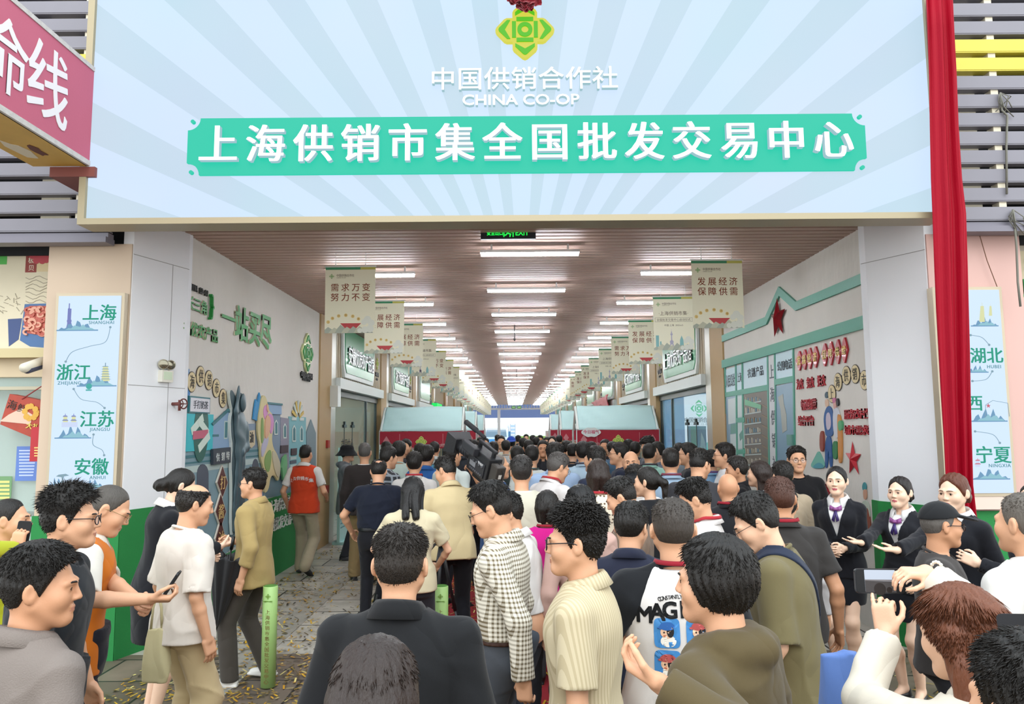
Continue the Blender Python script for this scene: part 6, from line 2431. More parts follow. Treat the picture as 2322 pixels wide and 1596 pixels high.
# ================================================================ shops along the passage, stalls, far end, ground clutter
BEIGE = mat('#b09468', .6, vary=.04, vscale=1.5)
METAL = mat('#b9b8ac', .35, metal=.35)
RIB = mat('#b7aa90', .6)
WHT = mat('#dfe6e2', .4)
GLS = mat('#cfeee6', .03, alpha=.20, spec=.7)
NS = 8
SIGN = {('left', 0): '安徽优质农产品馆', ('right', 0): '上海优质农产品馆', ('left', 1): '浙江优质农产品馆', ('right', 1): '江苏优质农产品馆'}
for side in ('left', 'right'):
    X = XL if side == 'left' else XR
    sg = -1 if side == 'left' else 1
    pl = LW if side == 'left' else RW
    y0 = 13.5 if side == 'left' else 13.2
    U = (lambda y: y) if side == 'left' else (lambda y: -y)
    xs = lambda a, b: (min(X + sg * a, X + sg * b), max(X + sg * a, X + sg * b))
    rb = lambda mb, a, b, z0, z1, d0, d1, mi=0: mb.obox(pl, min(U(a), U(b)), max(U(a), U(b)), z0, z1, d0, d1, mi)
    slab('wall_shop_back_' + side, *xs(3.3, 3.4), y0, y0 + 6.3 * NS, 0, ZC, mat('#9fc9bb' if side == 'left' else '#a8d4da', .7))
    slab('ceiling_shops_' + side, *xs(0.12, 3.4), y0, y0 + 6.3 * NS, 3.0, 3.08, mat('#bfc7c2', .7))
    slab('wall_above_shops_' + side, *xs(0.06, 0.12), y0, YEND, 2.95, ZC + .1, mat('#a59678', .7))
    for k in range(NS):
        a = y0 + 6.3 * k
        x0, x1 = xs(-.03, 3.3)
        struct('wall_pier_%s_%d' % (side, k + 1), MB().box(*xs(.3, 3.3), a, a + .30, 0, ZC).box(*xs(-.03, .3), a, a + .85, 0, ZC), BEIGE)
        struct('trim_%s_%d' % (side, k + 1), rb(MB(), a + .85, a + 1.30, 0, ZC, -.2, .01), METAL)
        # glowing strip added to brighten the otherwise dark shop interior
        struct('ceiling_fill_strip_%s_%d' % (side, k + 1), MB().box(*xs(1.2, 1.4), a + .8, a + 6.0, 2.985, 2.999), glow('#eaf6ff', 5.0))
        # glazing: pane and doors
        struct('window_%s_%d' % (side, k + 1), rb(MB(), a + 1.30, a + 6.3, 0, 2.95, -.12, -.105), GLS)
        m_ = MB()
        for yy in (a + 1.30, a + 4.9, a + 6.22):
            rb(m_, yy, yy + .07, 0, 2.95, -.14, -.08)
        rb(m_, a + 1.3, a + 6.3, 2.80, 2.95, -.14, -.06)
        struct('trim_glazing_%s_%d' % (side, k + 1), m_, mat('#3a4444', .4))
        if side == 'left' and k in (3, 4, 5):
            continue
        # fascia
        t = thing('shop_fascia', 'shop sign band with a green board, %s shop from the entrance on the %s side' % (ORD[k], side), 'shop sign', pl.w(U(a + 3.5), 2.95, 0), 'green shop sign bands on the %s side' % side)
        m_ = MB()
        n = 26
        for i in range(n):
            f0 = a + 1.30 + 4.95 * i / n
            rb(m_, f0, f0 + 4.95 / n * .62, 3.1, ZC - .02, -.045, .015)
        rb(m_, a + 1.3, a + 6.3, 3.1, ZC - .02, -.05, -.04)
        obj('ribbed_cladding', m_, RIB, t)
        m_ = MB()
        rb(m_, a + 1.3, a + 6.3, 2.93, 3.14, -.05, .10)
        obj('ledge', m_, WHT, t)
        ya, yb = a + 1.75, a + 5.0
        um, hw = (U(ya) + U(yb)) / 2, abs(yb - ya) / 2
        sh = lambda e: [(um - hw - e, ZC - .02), (um - hw - e + .06, 3.42), (um - hw + .20 - e, 3.28 - e * .8), (um + hw - .20 + e, 3.28 - e * .8), (um + hw + e - .06, 3.42), (um + hw + e, ZC - .02)]
        obj('white_surround', MB().poly(pl, sh(.12), .015, .07), WHT, t)
        bd = obj('green_board', MB().poly(pl, sh(0), .07, .085), mat('#1f9058', .3, coat=.1), t)
        if (side, k) in SIGN:
            m_ = MB()
            s_ = SIGN[(side, k)]
            for i, c in enumerate(s_):
                m_.text(pl, c, um - hw * .86 + 1.72 * hw * (i + .5) / len(s_), 3.66, .42, .085, .112, bold=.012, sx=.92)
            obj('lettering', m_, mat('#eef4f2', .35), bd)
        u = U(a + 5.7)
        m_ = MB()
        emblem(m_, pl, u, 3.80, .0024, .015, .03, .04)
        obj('emblem', m_, [mat('#c9c07a', .5), mat('#a6b83a', .5)], t)
        m_ = MB()
        m_.text(pl, '中国供销', u, 3.52, .12, .015, .03, bold=.02).text(pl, 'CO-OP', u, 3.40, .08, .015, .03, bold=.02)
        obj('small_lettering', m_, mat('#23251f', .5), t)
        # door hardware
        if k < 3:
            for j, yy in enumerate((a + 2.6, a + 3.4)):
                t = thing('door_fitting', 'black patch fitting on the glass door, %s on the %s side shop number %s' % (('nearer one', 'farther one')[j], side, ('one', 'two', 'three')[k]), 'door fitting', pl.w(U(yy), 2.2, -.1), 'black glass-door fittings')
                m_ = MB()
                rb(m_, yy - .13, yy + .13, 2.16, 2.22, -.12, -.075)
                rb(m_, yy - .03, yy + .05, 2.22, 2.29, -.12, -.08)
                obj('patch', m_, mat('#15181a', .3), t)
                m_ = MB()
                rb(m_, yy + .01, yy + .03, .3, 2.16, -.112, -.10)
                obj('seam_bar', m_, mat('#26302e', .4), t)
    # closing walls at the very end
    slab('wall_end_' + side, *xs(-.03, .2), y0 + 6.3 * NS, YEND + 1, 0, ZC, mat('#a99b83', .7))
# shop interiors that show
slab('wall_shop_left_green', XL - 2.2, XL - 2.1, 14.2, 19.2, 0, 1.9, mat('#3f9a6c', .6))
t = obj('info_stand', MB().box(XL + .25, XL + .30, 14.05, 14.75, 0.05, 1.78).box(XL + .15, XL + .40, 14.1, 14.7, 0, .05), mat('#a9d6d2', .4))
tag(t, 'pale blue upright information board beside the left glass door', 'information board')
t['label'] = 'pale blue upright information board beside the left glass door'
m_ = MB()
IP = Pl((XL + .30, 0, 0), (0, 1, 0), (0, 0, 1), (1, 0, 0))
for i in range(16):
    m_.obox(IP, 14.12, 14.55 + (i * 7 % 5) * .03, 1.42 - .075 * i, 1.44 - .075 * i, 0, .002)
m_.text(IP, '公示', 14.4, 1.6, .13, 0, .002)
obj('lettering', m_, mat('#4f8f98', .5), t)
m_ = MB()
DP = Pl((XL - .10, 0, 0), (0, 1, 0), (0, 0, 1), (1, 0, 0))
m_.text(DP, '交易中心', 16.4, 1.78, .30, .006, .01)
tag(obj('door_lettering', m_, mat('#1f2a2a', .5)), 'dark characters ending 中心 on the left glass door', 'lettering')
# right first shop: lit display wall with emblem
DY = 19.2
RB_ = FRONT(DY)
t = thing('display_wall', 'glowing white and turquoise display wall with emblem inside the right shop', 'display', (XR + 1, DY, 0))
m_ = MB()
zc_ = RB_.px(1600, 1003)[1]
m_.obox(RB_, XR + .62, XR + 3.2, zc_, 2.95, 0, .04, 0).obox(RB_, XR + .62, XR + 3.2, .02, zc_, 0, .04, 1).obox(RB_, XR + .14, XR + .62, .02, 2.95, 0, .04, 2)
obj('panel', m_, [glow('#d3ebfb', .75), glow('#35c8c4', .6), glow('#6fa8dc', .45)], t)
u, v = RB_.px(1584, 926)
m_ = MB()
emblem(m_, RB_, u, v, .0036, .04, .045, .055, None, 0)
obj('emblem', m_, glow('#27c68a', .65), t)
m_ = MB()
ptextfit(m_, RB_, '中国供销合作社', 1551, 1624, 953, 951, 13, .04, .05, bold=.012)
ptextfit(m_, RB_, 'CHINA CO-OP', 1566, 1606, 962, 961, 7, .04, .05)
obj('lettering', m_, mat('#4f6580', .5), t)
slab('wall_shop_partition_right', XR + .12, XR + 3.3, 19.3, 19.4, 0, 2.98, mat('#8fbcd6', .5))
pc_ = at(1582, 1000, 15.8)
SPn = FRONT(17.2)
sx0, sx1 = SPn.px(1567, 1000)[0], SPn.px(1602, 1000)[0]
st_ = SPn.px(1584, 966)[1]
t = thing('standee', 'blue and teal printed display column behind the right shop glass', 'display column', ((sx0 + sx1) / 2, 17.2, 0))
obj('column', MB().box(sx0, sx1, 17.2, 17.55, 0, st_), mat('#2b86b4', .3), t)
m_ = MB().obox(SPn, sx0, sx0 + .13, .3, st_, 0, .004, 0).poly(SPn, [(sx0 + .16, 1.2), (sx0 + .27, .9), (sx1, 1.3), (sx1 - .04, 1.8), (sx0 + .24, 2.0)], 0, .005, 1).poly(SPn, [(sx0 + .22, 1.3), (sx0 + .28, 1.25), (sx0 + .27, 1.7)], .005, .007, 2)
obj('print', m_, [mat('#2a9c98', .4), mat('#8fc4d9', .4), mat('#3a5a86', .4)], t)
# small boxes on the first left pier
pbx = at(747, 888, 14.35)
t = obj('wall_speaker', MB().box(XL + .02, XL + .18, 14.25, 14.5, 2.55, 2.95), mat('#d7dcd8', .4))
tag(t, 'white boxy device fixed high on the first left shop pier', 'speaker')
for z in (1.85, 1.02):
    t = obj('alarm_box', MB().box(XL + .02, XL + .07, 14.0, 14.14, z - .07, z + .07), mat('#a03028', .5))
    tag(t, 'small red alarm box on the first left pier, %s one' % ('upper' if z > 1.5 else 'lower'), 'alarm box')
# neon shop front farther down on the left
t = thing('neon_sign', 'green lit square with glowing warm white sign letters far down the left side', 'sign', (XL + .05, 34, 2.6))
m_ = MB().obox(LW, 32.3, 34.6, 2.55, 3.25, .02, .25)
obj('green_box', m_, glow('#1fd45e', .9), t)
m_ = MB()
for i in range(9):
    y = 35.2 + i * 1.5
    m_.text(LW, 'ILKEHIKL上'[i], y, 2.9, .75, .12, .2, bold=.03)
obj('lettering', m_, glow('#ffdf9a', 2.0), t)
obj('backing', MB().obox(LW, 31.6, 49, 2.5, 3.35, .0, .02), mat('#20242a', .6), t)
# red cloth swag on the right
V_, F_ = [], []
for i in range(13):
    f = i / 12
    for j in range(7):
        g = j / 6
        V_.append((XR - .24 - .05 * math.sin(f * 19 + j), 27.5 + 5.5 * f, 3.35 - .1 * f - (.25 + .75 * (1 - f)) * g * (.7 + .3 * math.sin(f * 12))))
for i in range(12):
    for j in range(6):
        o_ = i * 7 + j
        F_.append((o_, o_ + 1, o_ + 8, o_ + 7))
t = obj('red_swag', MB().add(V_, F_), mat('#a81c2c', .6, sheen=.3), smooth=True)
tag(t, 'red cloth swag hanging over a right-hand shop front', 'cloth')
t.modifiers.new('t', 'SOLIDIFY').thickness = .01


# --- market stalls
def stall(x0, x1, Y, label, logo=True, bubble=False):
    t = thing('market_stall', label, 'stall', ((x0 + x1) / 2, Y + .6, 0), 'white-roofed market stalls')
    ze, zr, dp = 2.07, 2.70, 1.3
    V_, F_ = [], []
    nx, ny = 24, 8
    rr = random.Random(int(Y * 10 + x0 * 7))
    for sd in (0, 1):
        o_ = len(V_)
        for j in range(ny + 1):
            for i in range(nx + 1):
                f, g = i / nx, j / ny
                wr = .012 * math.sin(f * 20 + g * 9 + 3 * math.sin(f * 5)) * math.sin(g * 3.14) + .008 * math.sin(f * 7 - g * 22)
                sx_ = .06 * (g)
                V_.append((x0 + sx_ * (1 if i == 0 else 0) + (x1 - x0) * f - sx_ * (1 if i == nx else 0), Y + dp / 2 * g if sd == 0 else Y + dp - dp / 2 * g, ze + (zr - ze) * g + wr))
        for j in range(ny):
            for i in range(nx):
                a = o_ + j * (nx + 1) + i
                F_.append((a, a + 1, a + nx + 2, a + nx + 1) if sd == 0 else (a + 1, a, a + nx + 1, a + nx + 2))
    ro = obj('roof', MB().add(V_, F_), mat('#bcdcdc', .7, bump=.1, bscale=30), t, True)
    ro.modifiers.new('t', 'SOLIDIFY').thickness = .01
    fp = FRONT(Y - .01)
    w_ = x1 - x0
    xm = (x0 + x1) / 2
    P = [(x0, ze - .01), (x0, 1.74), (x0 + w_ * .22, 1.76)]
    P += [(x0 + w_ * .27, 1.72), (x0 + w_ * .33, 1.64), (x0 + w_ * .42, 1.60), (xm, 1.50), (x1 - w_ * .42, 1.60), (x1 - w_ * .33, 1.64), (x1 - w_ * .27, 1.72), (x1 - w_ * .22, 1.76), (x1, 1.74), (x1, ze - .01)]
    va = obj('valance', MB().poly(fp, P, 0, .012), mat('#a01a30', .7, vary=.05), t)
    if logo:
        m_ = MB()
        emblem(m_, fp, xm, 1.80, .0022, .012, .016, .02)
        obj('emblem', m_, [mat('#d9cf7a', .5), mat('#8fb83c', .5)], va)
        m_ = MB().text(fp, '中国供销合作社', xm, 1.63, .075, .012, .015, bold=.01).text(fp, 'CHINA CO-OP', xm, 1.575, .035, .012, .015)
        obj('lettering', m_, mat('#d8c8c4', .5), va)
        m_ = MB()
        for s_ in (-1, 1):
            m_.line(fp, [(xm + s_ * w_ * .26, 2.0), (xm + s_ * w_ * .26, 1.76), (xm + s_ * w_ * .18, 1.68), (xm + s_ * w_ * .12, 1.64)], .012, .012, .015)
            m_.poly(fp, [(xm + s_ * w_ * .42, 1.95), (xm + s_ * w_ * .46, 1.82), (xm + s_ * w_ * .42, 1.69), (xm + s_ * w_ * .38, 1.82)], .012, .015)
        obj('trim_print', m_, mat('#c07a80', .6), va)
    for xx, yy in ((x0, Y), (x1, Y), (x0, Y + dp), (x1, Y + dp)):
        obj('post', MB().tube([(xx, yy + .02, 0), (xx, yy + .02, ze + .02)], .025, 8), mat('#d5ddda', .5), t)
    m_ = MB()
    for xx in (x0 + .02, x1 - .02):
        m_.tube([(xx, Y, ze), (xx, Y + dp / 2, zr - .03)], .03, 6).tube([(xx, Y + dp, ze), (xx, Y + dp / 2, zr - .03)], .03, 6).tube([(xx, Y, 1.9), (xx, Y + dp / 2, ze + .15)], .02, 6)
    obj('gable_frame', m_, mat('#e2e6e2', .5), t)
    obj('counter', MB().box(x0 + .05, x1 - .05, Y + .1, Y + dp - .1, 0.0, .82), mat('#9fc9c2', .5), t)
    obj('counter_top', MB().box(x0 + .03, x1 - .03, Y + .06, Y + dp - .06, .82, .86), mat('#e4e2da', .4), t)
    if bubble:
        u, v = fp.px(1340, 980)
        P = [(u + .22 * math.cos(a) * (1 + .12 * math.cos(2 * a)), v + .12 * math.sin(a) * (1 + .1 * math.cos(6 * a))) for a in np.linspace(0, 6.0, 30)] + [(u + .24, v - .02)]
        b_ = obj('speech_bubble_plate', MB().poly(fp, P, .03, .05), mat('#dfe6e4', .4), t)
        obj('lettering', MB().text(fp, '今日福气', u, v + .01, .10, .05, .056, bold=.02), mat('#d4607e', .5), b_)
    return t


stall(-3.35, -1.26, 19.0, 'white-roofed stall with red valance on the left, nearest of its side', True)
stall(1.62, 3.68, 19.0, 'white-roofed stall with red valance and a bubble plate on the right', True, True)
stall(-3.35, -1.18, 24.0, 'second white-roofed stall on the left, just behind the nearest one')
stall(1.52, 3.68, 24.0, 'second white-roofed stall on the right, just behind the nearest one')
stall(-3.35, -1.15, 30.0, 'third white-roofed stall on the left, farthest down the passage')
stall(1.50, 3.68, 30.0, 'third white-roofed stall on the right, farthest down the passage')

# --- far end
m_ = MB().box(XL, XR, YEND, YEND + .15, 3.78, 3.92)
for i in range(32):
    x = XL + (XR - XL) * i / 31
    m_.box(x - .03, x + .03, YEND, YEND + .1, 3.92, ZC + .05)
struct('trim_8', m_, mat('#cfcfd2', .5))
struct('trim_9', MB().box(-1.32, -1.08, YEND, YEND + .3, 0, 3.8), mat('#e3e4e8', .5))
struct('wall_outside_far', MB().box(-14, 16, 92, 92.3, 1.25, 3.35), mat('#f0f0f0', .6))
struct('wall_outside_green', MB().box(-14, 16, 91.6, 91.9, 0, 1.25), mat('#8fb85a', .7))
struct('wall_outside_navy', MB().box(-14, 16, 88, 88.3, 3.38, 5.4), mat('#3e4f76', .5, vary=.2, vscale=.3))
struct('trim_10', MB().box(-14, 16, 87.8, 88, 3.25, 3.42), mat('#d9dde2', .5))
t = obj('notice_board', MB().box(2.6, 4.3, 60, 60.06, .2, 1.95), mat('#d6c8c6', .5))
tag(t, 'pinkish notice board at the far right end of the passage', 'notice board')
m_ = MB()
for i in range(10):
    m_.box(2.7, 4.0, 59.99, 60.0, .5 + i * .13, .55 + i * .13)
obj('lettering', m_, mat('#c98a90', .5), t)
a_, b_ = at(1151, 880, 62).x, 0
t = thing('exit_sign', 'small green hanging exit sign at the far end of the passage', 'exit sign', (.2, 60.0, 3.8))
m_ = MB().box(-.1, .25, 60, 60.05, 3.72, 3.95).box(.35, .7, 60, 60.05, 3.72, 3.95)
obj('case', m_, mat('#3f6a3a', .5), t)
obj('arrow', MB().box(-.03, .16, 59.99, 60, 3.81, 3.85).box(.42, .62, 59.99, 60, 3.81, 3.85), glow('#9fe07a', .9), t)
obj('hanger', MB().box(.28, .32, 60.0, 60.04, 3.7, ZC), mat('#888888', .5), t)
# lorry
t = thing('lorry', 'white and blue lorry parked outside the far end of the passage', 'lorry', (-1.55, 70, 0))
x0, x1 = -2.68, -.42
m_ = MB()
LP = Pl((x0, 70, 0), (0, 1, 0), (0, 0, 1), (-1, 0, 0))
m_.poly(LP, [(0, .45), (0, 1.35), (.18, 2.15), (.5, 2.2), (1.7, 2.2), (1.7, .45)], -(x1 - x0), 0)
obj('cab', m_, mat('#cfe2f2', .25, coat=.5), t)
obj('windscreen', MB().add([(x0 + .15, 69.985, 1.40), (x1 - .15, 69.985, 1.40), (x1 - .22, 70.15, 2.08), (x0 + .22, 70.15, 2.08)], [(0, 1, 2, 3)]), mat('#6f8799', .08), t)
obj('roof_deflector', MB().poly(LP, [(.35, 2.2), (1.3, 2.75), (1.7, 2.75), (1.7, 2.2)], -(x1 - x0) + .1, -.1), mat('#e6f0f8', .3), t)
obj('grille', MB().box(x0 + .35, x1 - .35, 69.96, 70.0, .75, 1.2), mat('#3f8fd0', .4), t)
obj('bumper', MB().box(x0, x1, 69.9, 70.1, .38, .70), mat('#d8e2ea', .4), t)
for s_ in (x0 + .22, x1 - .22):
    obj('headlight', MB().tube([(s_, 69.94, .95), (s_, 70.0, .95)], .12, 14), mat('#f0f4f8', .1), t)
    obj('wheel', MB().tube([(s_ - .12, 70.9, .48), (s_ + .12, 70.9, .48)], .48, 20), mat('#1b1b1d', .8), t)
    obj('mirror', MB().box(s_ - (.42 if s_ < -1.5 else -.22), s_ - (.22 if s_ < -1.5 else -.42), 69.95, 70.05, 1.4, 1.9), mat('#3a6f9c', .4), t)
obj('cargo_box', MB().box(x0 - .1, x1 + .1, 71.9, 77, .9, 2.72), mat('#e8eef2', .5), t)
t = thing('crate_rack', 'blue-grey slatted rack of crates beside the lorry', 'rack', (.0, 72, 0))
m_ = MB()
for i in range(7):
    m_.box(-.2, .2, 71.5, 72.3, .3 + i * .33, .52 + i * .33)
obj('crates', m_, mat('#9fb6cc', .6), t)
obj('frame', MB().box(-.24, -.20, 71.5, 72.3, 0, 2.6).box(.2, .24, 71.5, 72.3, 0, 2.6), mat('#8095ac', .5), t)

# --- bollards
def bollard(px, py_top, py_base, label):
    b = at(px, py_base, 6.3)
    Yb = 6.42
    b = at(px, 1430, Yb)
    ht = at(px, py_top, Yb).z
    t = thing('bollard', label, 'bollard', (b.x, Yb, 0), 'green printed bollards')
    r = .060
    obj('tube', MB().lathe((b.x, Yb, 0), [(r, .010), (r, ht - .004), (r - .004, ht)], 32), mat('#a9d182', .45), t, True)
    obj('cap', MB().lathe((b.x, Yb, ht), [(r - .004, 0), (r * .8, .004)], 32), mat('#4f8a3a', .5), t)
    m_ = MB()

    def wrap(vs_, fs):
        out_ = []
        for x, z, d in vs_:
            a = x / r
            rr_ = r + .0004 + d
            out_.append((b.x + rr_ * math.sin(a), Yb - rr_ * math.cos(a), z))
        m_.add(out_, fs)
    for i, c in enumerate('上海供销市集全国批发交易中心'):
        for mat_i, bd_ in ((0, .0),):
            v_, f_ = glyphs(c, bd_)
            lo_, hi_ = v_.min(0), v_.max(0)
            sz = .040
            wrap([((x - (lo_[0] + hi_[0]) / 2) * sz, ht - .20 - i * .0425 + (y_ - .37) * sz, z_ * .0012) for x, y_, z_ in v_], f_)
    obj('lettering', m_, mat('#7a5a2c', .5), t)
    m_ = MB()
    ep = Pl((b.x, Yb - r, 0), (1, 0, 0), (0, 0, 1), (0, -1, 0))
    emblem(m_, ep, 0, ht - .075, .00036, 0, .0012, .002, None, 0)
    m_.text(ep, '中国供销合作社', 0, ht - .115, .011, -.003, .001)
    obj('emblem', m_, mat('#6f9a2c', .5), t)


bollard(611, 1328, 1534, 'pale green cylindrical bollard standing alone on the confetti-strewn paving')
bollard(1000, 1328, 1534, 'pale green bollard half hidden behind the man in the black shirt')

# --- confetti trodden over the paving
rc2 = np.random.default_rng(5)
n = 26000
yy = 2.5 + 11.5 * rc2.random(n) ** 1.5
xx = rc2.uniform(-3.3, 3.5, n)
keep = (rc2.random(n) < np.where(xx < 1.2, 1.0, .25)) & ((np.sin(xx * 2.1 + yy * .9) + np.sin(yy * 1.7 - xx) + rc2.normal(0, .9, n)) > -1.0)
xx, yy = xx[keep], yy[keep]
n = len(xx)
L_, W_ = rc2.uniform(.010, .034, n), rc2.uniform(.004, .010, n)
th = rc2.uniform(0, 6.28, n)
tl = rc2.uniform(-.35, .35, n)
c_, s_ = np.cos(th), np.sin(th)
V_ = np.zeros((n, 4, 3))
for q, (a, b) in enumerate(((-1, -1), (1, -1), (1, 1), (-1, 1))):
    V_[:, q, 0] = xx + a * L_ * c_ - b * W_ * s_
    V_[:, q, 1] = yy + a * L_ * s_ + b * W_ * c_
    V_[:, q, 2] = .0105 + np.abs(L_ * tl) + a * L_ * tl
me = npmesh('confetti', V_.reshape(-1, 3), np.arange(n * 4).reshape(-1, 4), None, rc2.choice(6, n, p=[.22, .18, .12, .24, .12, .12]))
me.polygons.foreach_set('use_smooth', np.zeros(n, bool))
o = link('confetti', me, [mat('#e0b02c', .3, metal=.25), mat('#c4901c', .35, metal=.2), mat('#f0dc8c', .25, metal=.25), mat('#5c4a24', .6), mat('#2f2a22', .7), mat('#9c8630', .5)])
tag(o, 'gold and dark confetti flakes scattered over the paving', 'confetti', kind='stuff')
# ================================================================ the people
SHORT = dict(k='short', top=.026, side=.009, nape=.003, tl=.020)
CROP = dict(k='short', top=.017, side=.003, nape=.001, tl=.012, spike=.45)
FADE = dict(k='short', top=.030, side=.002, nape=.0005, tl=.024, spike=.3)
SPIKY = dict(k='short', top=.036, side=.005, nape=.002, tl=.036, spike=.75)
SHAVED = dict(k='short', top=.004, side=.002, nape=.0005, tl=.004, n=.5, groove=.2, rec=.006)
BALD = dict(k='none', top=0.0)
THIN = dict(k='short', top=.014, side=.010, nape=.005, tl=.020, bald=(.075, .03, -.02), rec=.012)
CROWN = dict(k='short', top=.018, side=.009, nape=.004, tl=.016, bald=(.05, .03, -.05))
CURLY = dict(k='short', top=.036, side=.007, nape=.003, tl=.026, spike=.65, tw=2.2)
BOB = dict(k='bob', fem=1, top=.018, side=.016, nape=.016, tl=.02, spike=.05)
BOWL = dict(k='bowl', fem=1, top=.020, side=.015, nape=.010, tl=.022, spike=.05)
LONG = dict(k='long', fem=1, top=.016, side=.012, nape=.012, tl=.02, spike=.03,
            vol=[((.058, -.035, .0), (.070, -.030, -.17), .034, .022), ((-.058, -.035, .0), (-.070, -.030, -.17), .034, .022), ((.03, -.085, .0), (.04, -.088, -.24), .040, .028), ((-.03, -.085, .0), (-.04, -.088, -.24), .040, .028)])
BUN = dict(k='long', fem=1, top=.010, side=.007, nape=.007, tl=.008, spike=.0, n=.5, vol=[((0, -.115, -.045), (0, -.130, -.050), .036, .041), ((.03, -.08, .0), (0, -.11, -.03), .03, .028), ((-.03, -.08, .0), (0, -.11, -.03), .03, .028)])
TAIL = dict(k='long', fem=1, top=.013, side=.008, nape=.007, tl=.012, spike=.02, vol=[((0, -.11, .02), (0, -.15, -.02), .022, .026), ((0, -.15, -.02), (0, -.145, -.20), .028, .016)])
FWD = {'wr': (-.06, .30, -.30), 'curl': .8, 'palm': (-.6, -.2, .6)}
RED_L = '#8e1c2a'


def silk_scarf(i):
    tf, out = i['tf'], i['out']
    P = lambda x, y, z: out(tf.w((x, y, z)))
    m = MB()
    for s in (-1, 1):
        m.add([P(0, .118, .455), P(s * .045, .112, .478), P(s * .050, .118, .440), P(s * .012, .135, .430)], [(0, 1, 2, 3)], 0)
        m.add([P(s * .005, .132, .445), P(s * .030, .150, .36), P(s * .008, .158, .345), P(-s * .004, .140, .43)], [(0, 1, 2, 3)], 1)
    m.tube([P(-.014, .128, .450), P(0, .138, .446), P(.014, .128, .450)], .014, 8, 0)
    o = obj('silk_scarf', m, [mat('#8a4a86', .4), mat('#3f2f6a', .4)], i['root'], True)
    o.modifiers.new('t', 'SOLIDIFY').thickness = .006


def vest_text(s, z, size, curve=.35):
    def f(i):
        m = MB()
        n = len(s)
        for j, c in enumerate(s):
            a = (j - (n - 1) / 2) / n
            x0, z0 = a * size * n * 1.0, z - curve * abs(a) ** 2 * .5
            v, fs = glyphs(c, .01)
            q = np.stack([(v[:, 0] - (v[:, 0].min() + v[:, 0].max()) / 2) * size + x0, (v[:, 1] - .37) * size + z0], 1)
            # seen from behind the person's right is on the right of the picture
            p = print_on(i, q, -1, .002)
            p[:, 1] -= .0015 * v[:, 2]
            m.add([i['out'](i['tf'].w(k)) for k in p], fs)
        obj('lettering', m, mat('#e6e2dc', .6), i['root'])
    return f


def magical(i):
    tf, out = i['tf'], i['out']

    def put(m, pts, fs, mi, lift):
        p = print_on(i, pts, -1, .002)
        p[:, 1] -= lift
        m.add([out(tf.w(k)) for k in p], fs, mi)

    def word(m, s, z, size, wd, curve, mi, bold):
        n = len(s)
        for j, c in enumerate(s):
            v, fs = glyphs(c, 0.0)
            if not len(v):
                continue
            a = (j - (n - 1) / 2) / ((n - 1) / 2)
            q = np.stack([(v[:, 0] - (v[:, 0].min() + v[:, 0].max()) / 2) * size + a * wd, (v[:, 1] - .37) * size + z - curve * a * a], 1)
            for kx, (dx, dz) in enumerate(((0, 0), (-bold, -bold), (bold, -bold), (bold, bold), (-bold, bold)) if bold else ((0, 0),)):
                put(m, q + np.array((dx, dz)) * size, fs, mi, .002 + .00008 * kx)
    m = MB()
    word(m, 'CONSTANTLY PURSUING', .430, .020, .085, .010, 0, .012)
    word(m, 'MAGICAL', .385, .085, .145, .022, 0, .03)
    word(m, 'THPC', .075, .040, .050, 0, 0, .02)
    word(m, 'Amusing', .11, .026, .05, 0, 1, .0)
    obj('lettering', m, [mat('#16171b', .6), mat('#c98a6a', .6)], i['root'])
    m = MB()

    def shape(P, mi, lift, n=5):
        """outline filled with rings so that it follows the cloth"""
        P = np.array(P, float)
        c = P.mean(0)
        rings = [c + (P - c) * k for k in np.linspace(0.02, 1, n)]
        pts = np.concatenate(rings)
        L = len(P)
        fs = [(a * L + j, a * L + (j + 1) % L, (a + 1) * L + (j + 1) % L, (a + 1) * L + j) for a in range(n - 1) for j in range(L)]
        put(m, pts, fs, mi, lift)
    ov = lambda x, z, rx, rz, n=20: [(x + rx * math.cos(t), z + rz * math.sin(t)) for t in np.linspace(0, 6.283, n, endpoint=False)]
    sq = lambda x, z, r: [(x + r * math.copysign(abs(math.cos(t)) ** .35, math.cos(t)), z + r * 1.12 * math.copysign(abs(math.sin(t)) ** .35, math.sin(t))) for t in np.linspace(0, 6.283, 32, endpoint=False)]
    for (x, z, capc) in ((-.062, .295, 1), (.062, .295, 2), (-.062, .175, 2), (.062, .175, 1)):
        shape(sq(x, z, .050), 0, .001)
        shape(ov(x + .004, z - .030, .030, .022), 3, .0022)
        shape(ov(x, z + .004, .026, .024), 4, .0030)
        shape(ov(x + .012, z + .006, .014, .022), 5, .0034)
        shape(ov(x, z + .026, .029, .016), capc, .0042)
        shape(ov(x - .020, z + .020, .018, .0055), capc, .0046)
        shape(ov(x - .012, z + .003, .0035, .0035, 10), 5, .0046)
        shape(ov(x - .010, z - .010, .006, .003, 10), 6, .0046)
    obj('print', m, [mat('#3f86c4', .6), mat('#2a62a8', .6), mat('#b4514e', .6), mat('#efe8dc', .6), mat('#e8bd9c', .6), mat('#1d1a1c', .6), mat('#c26a4a', .6)], i['root'])


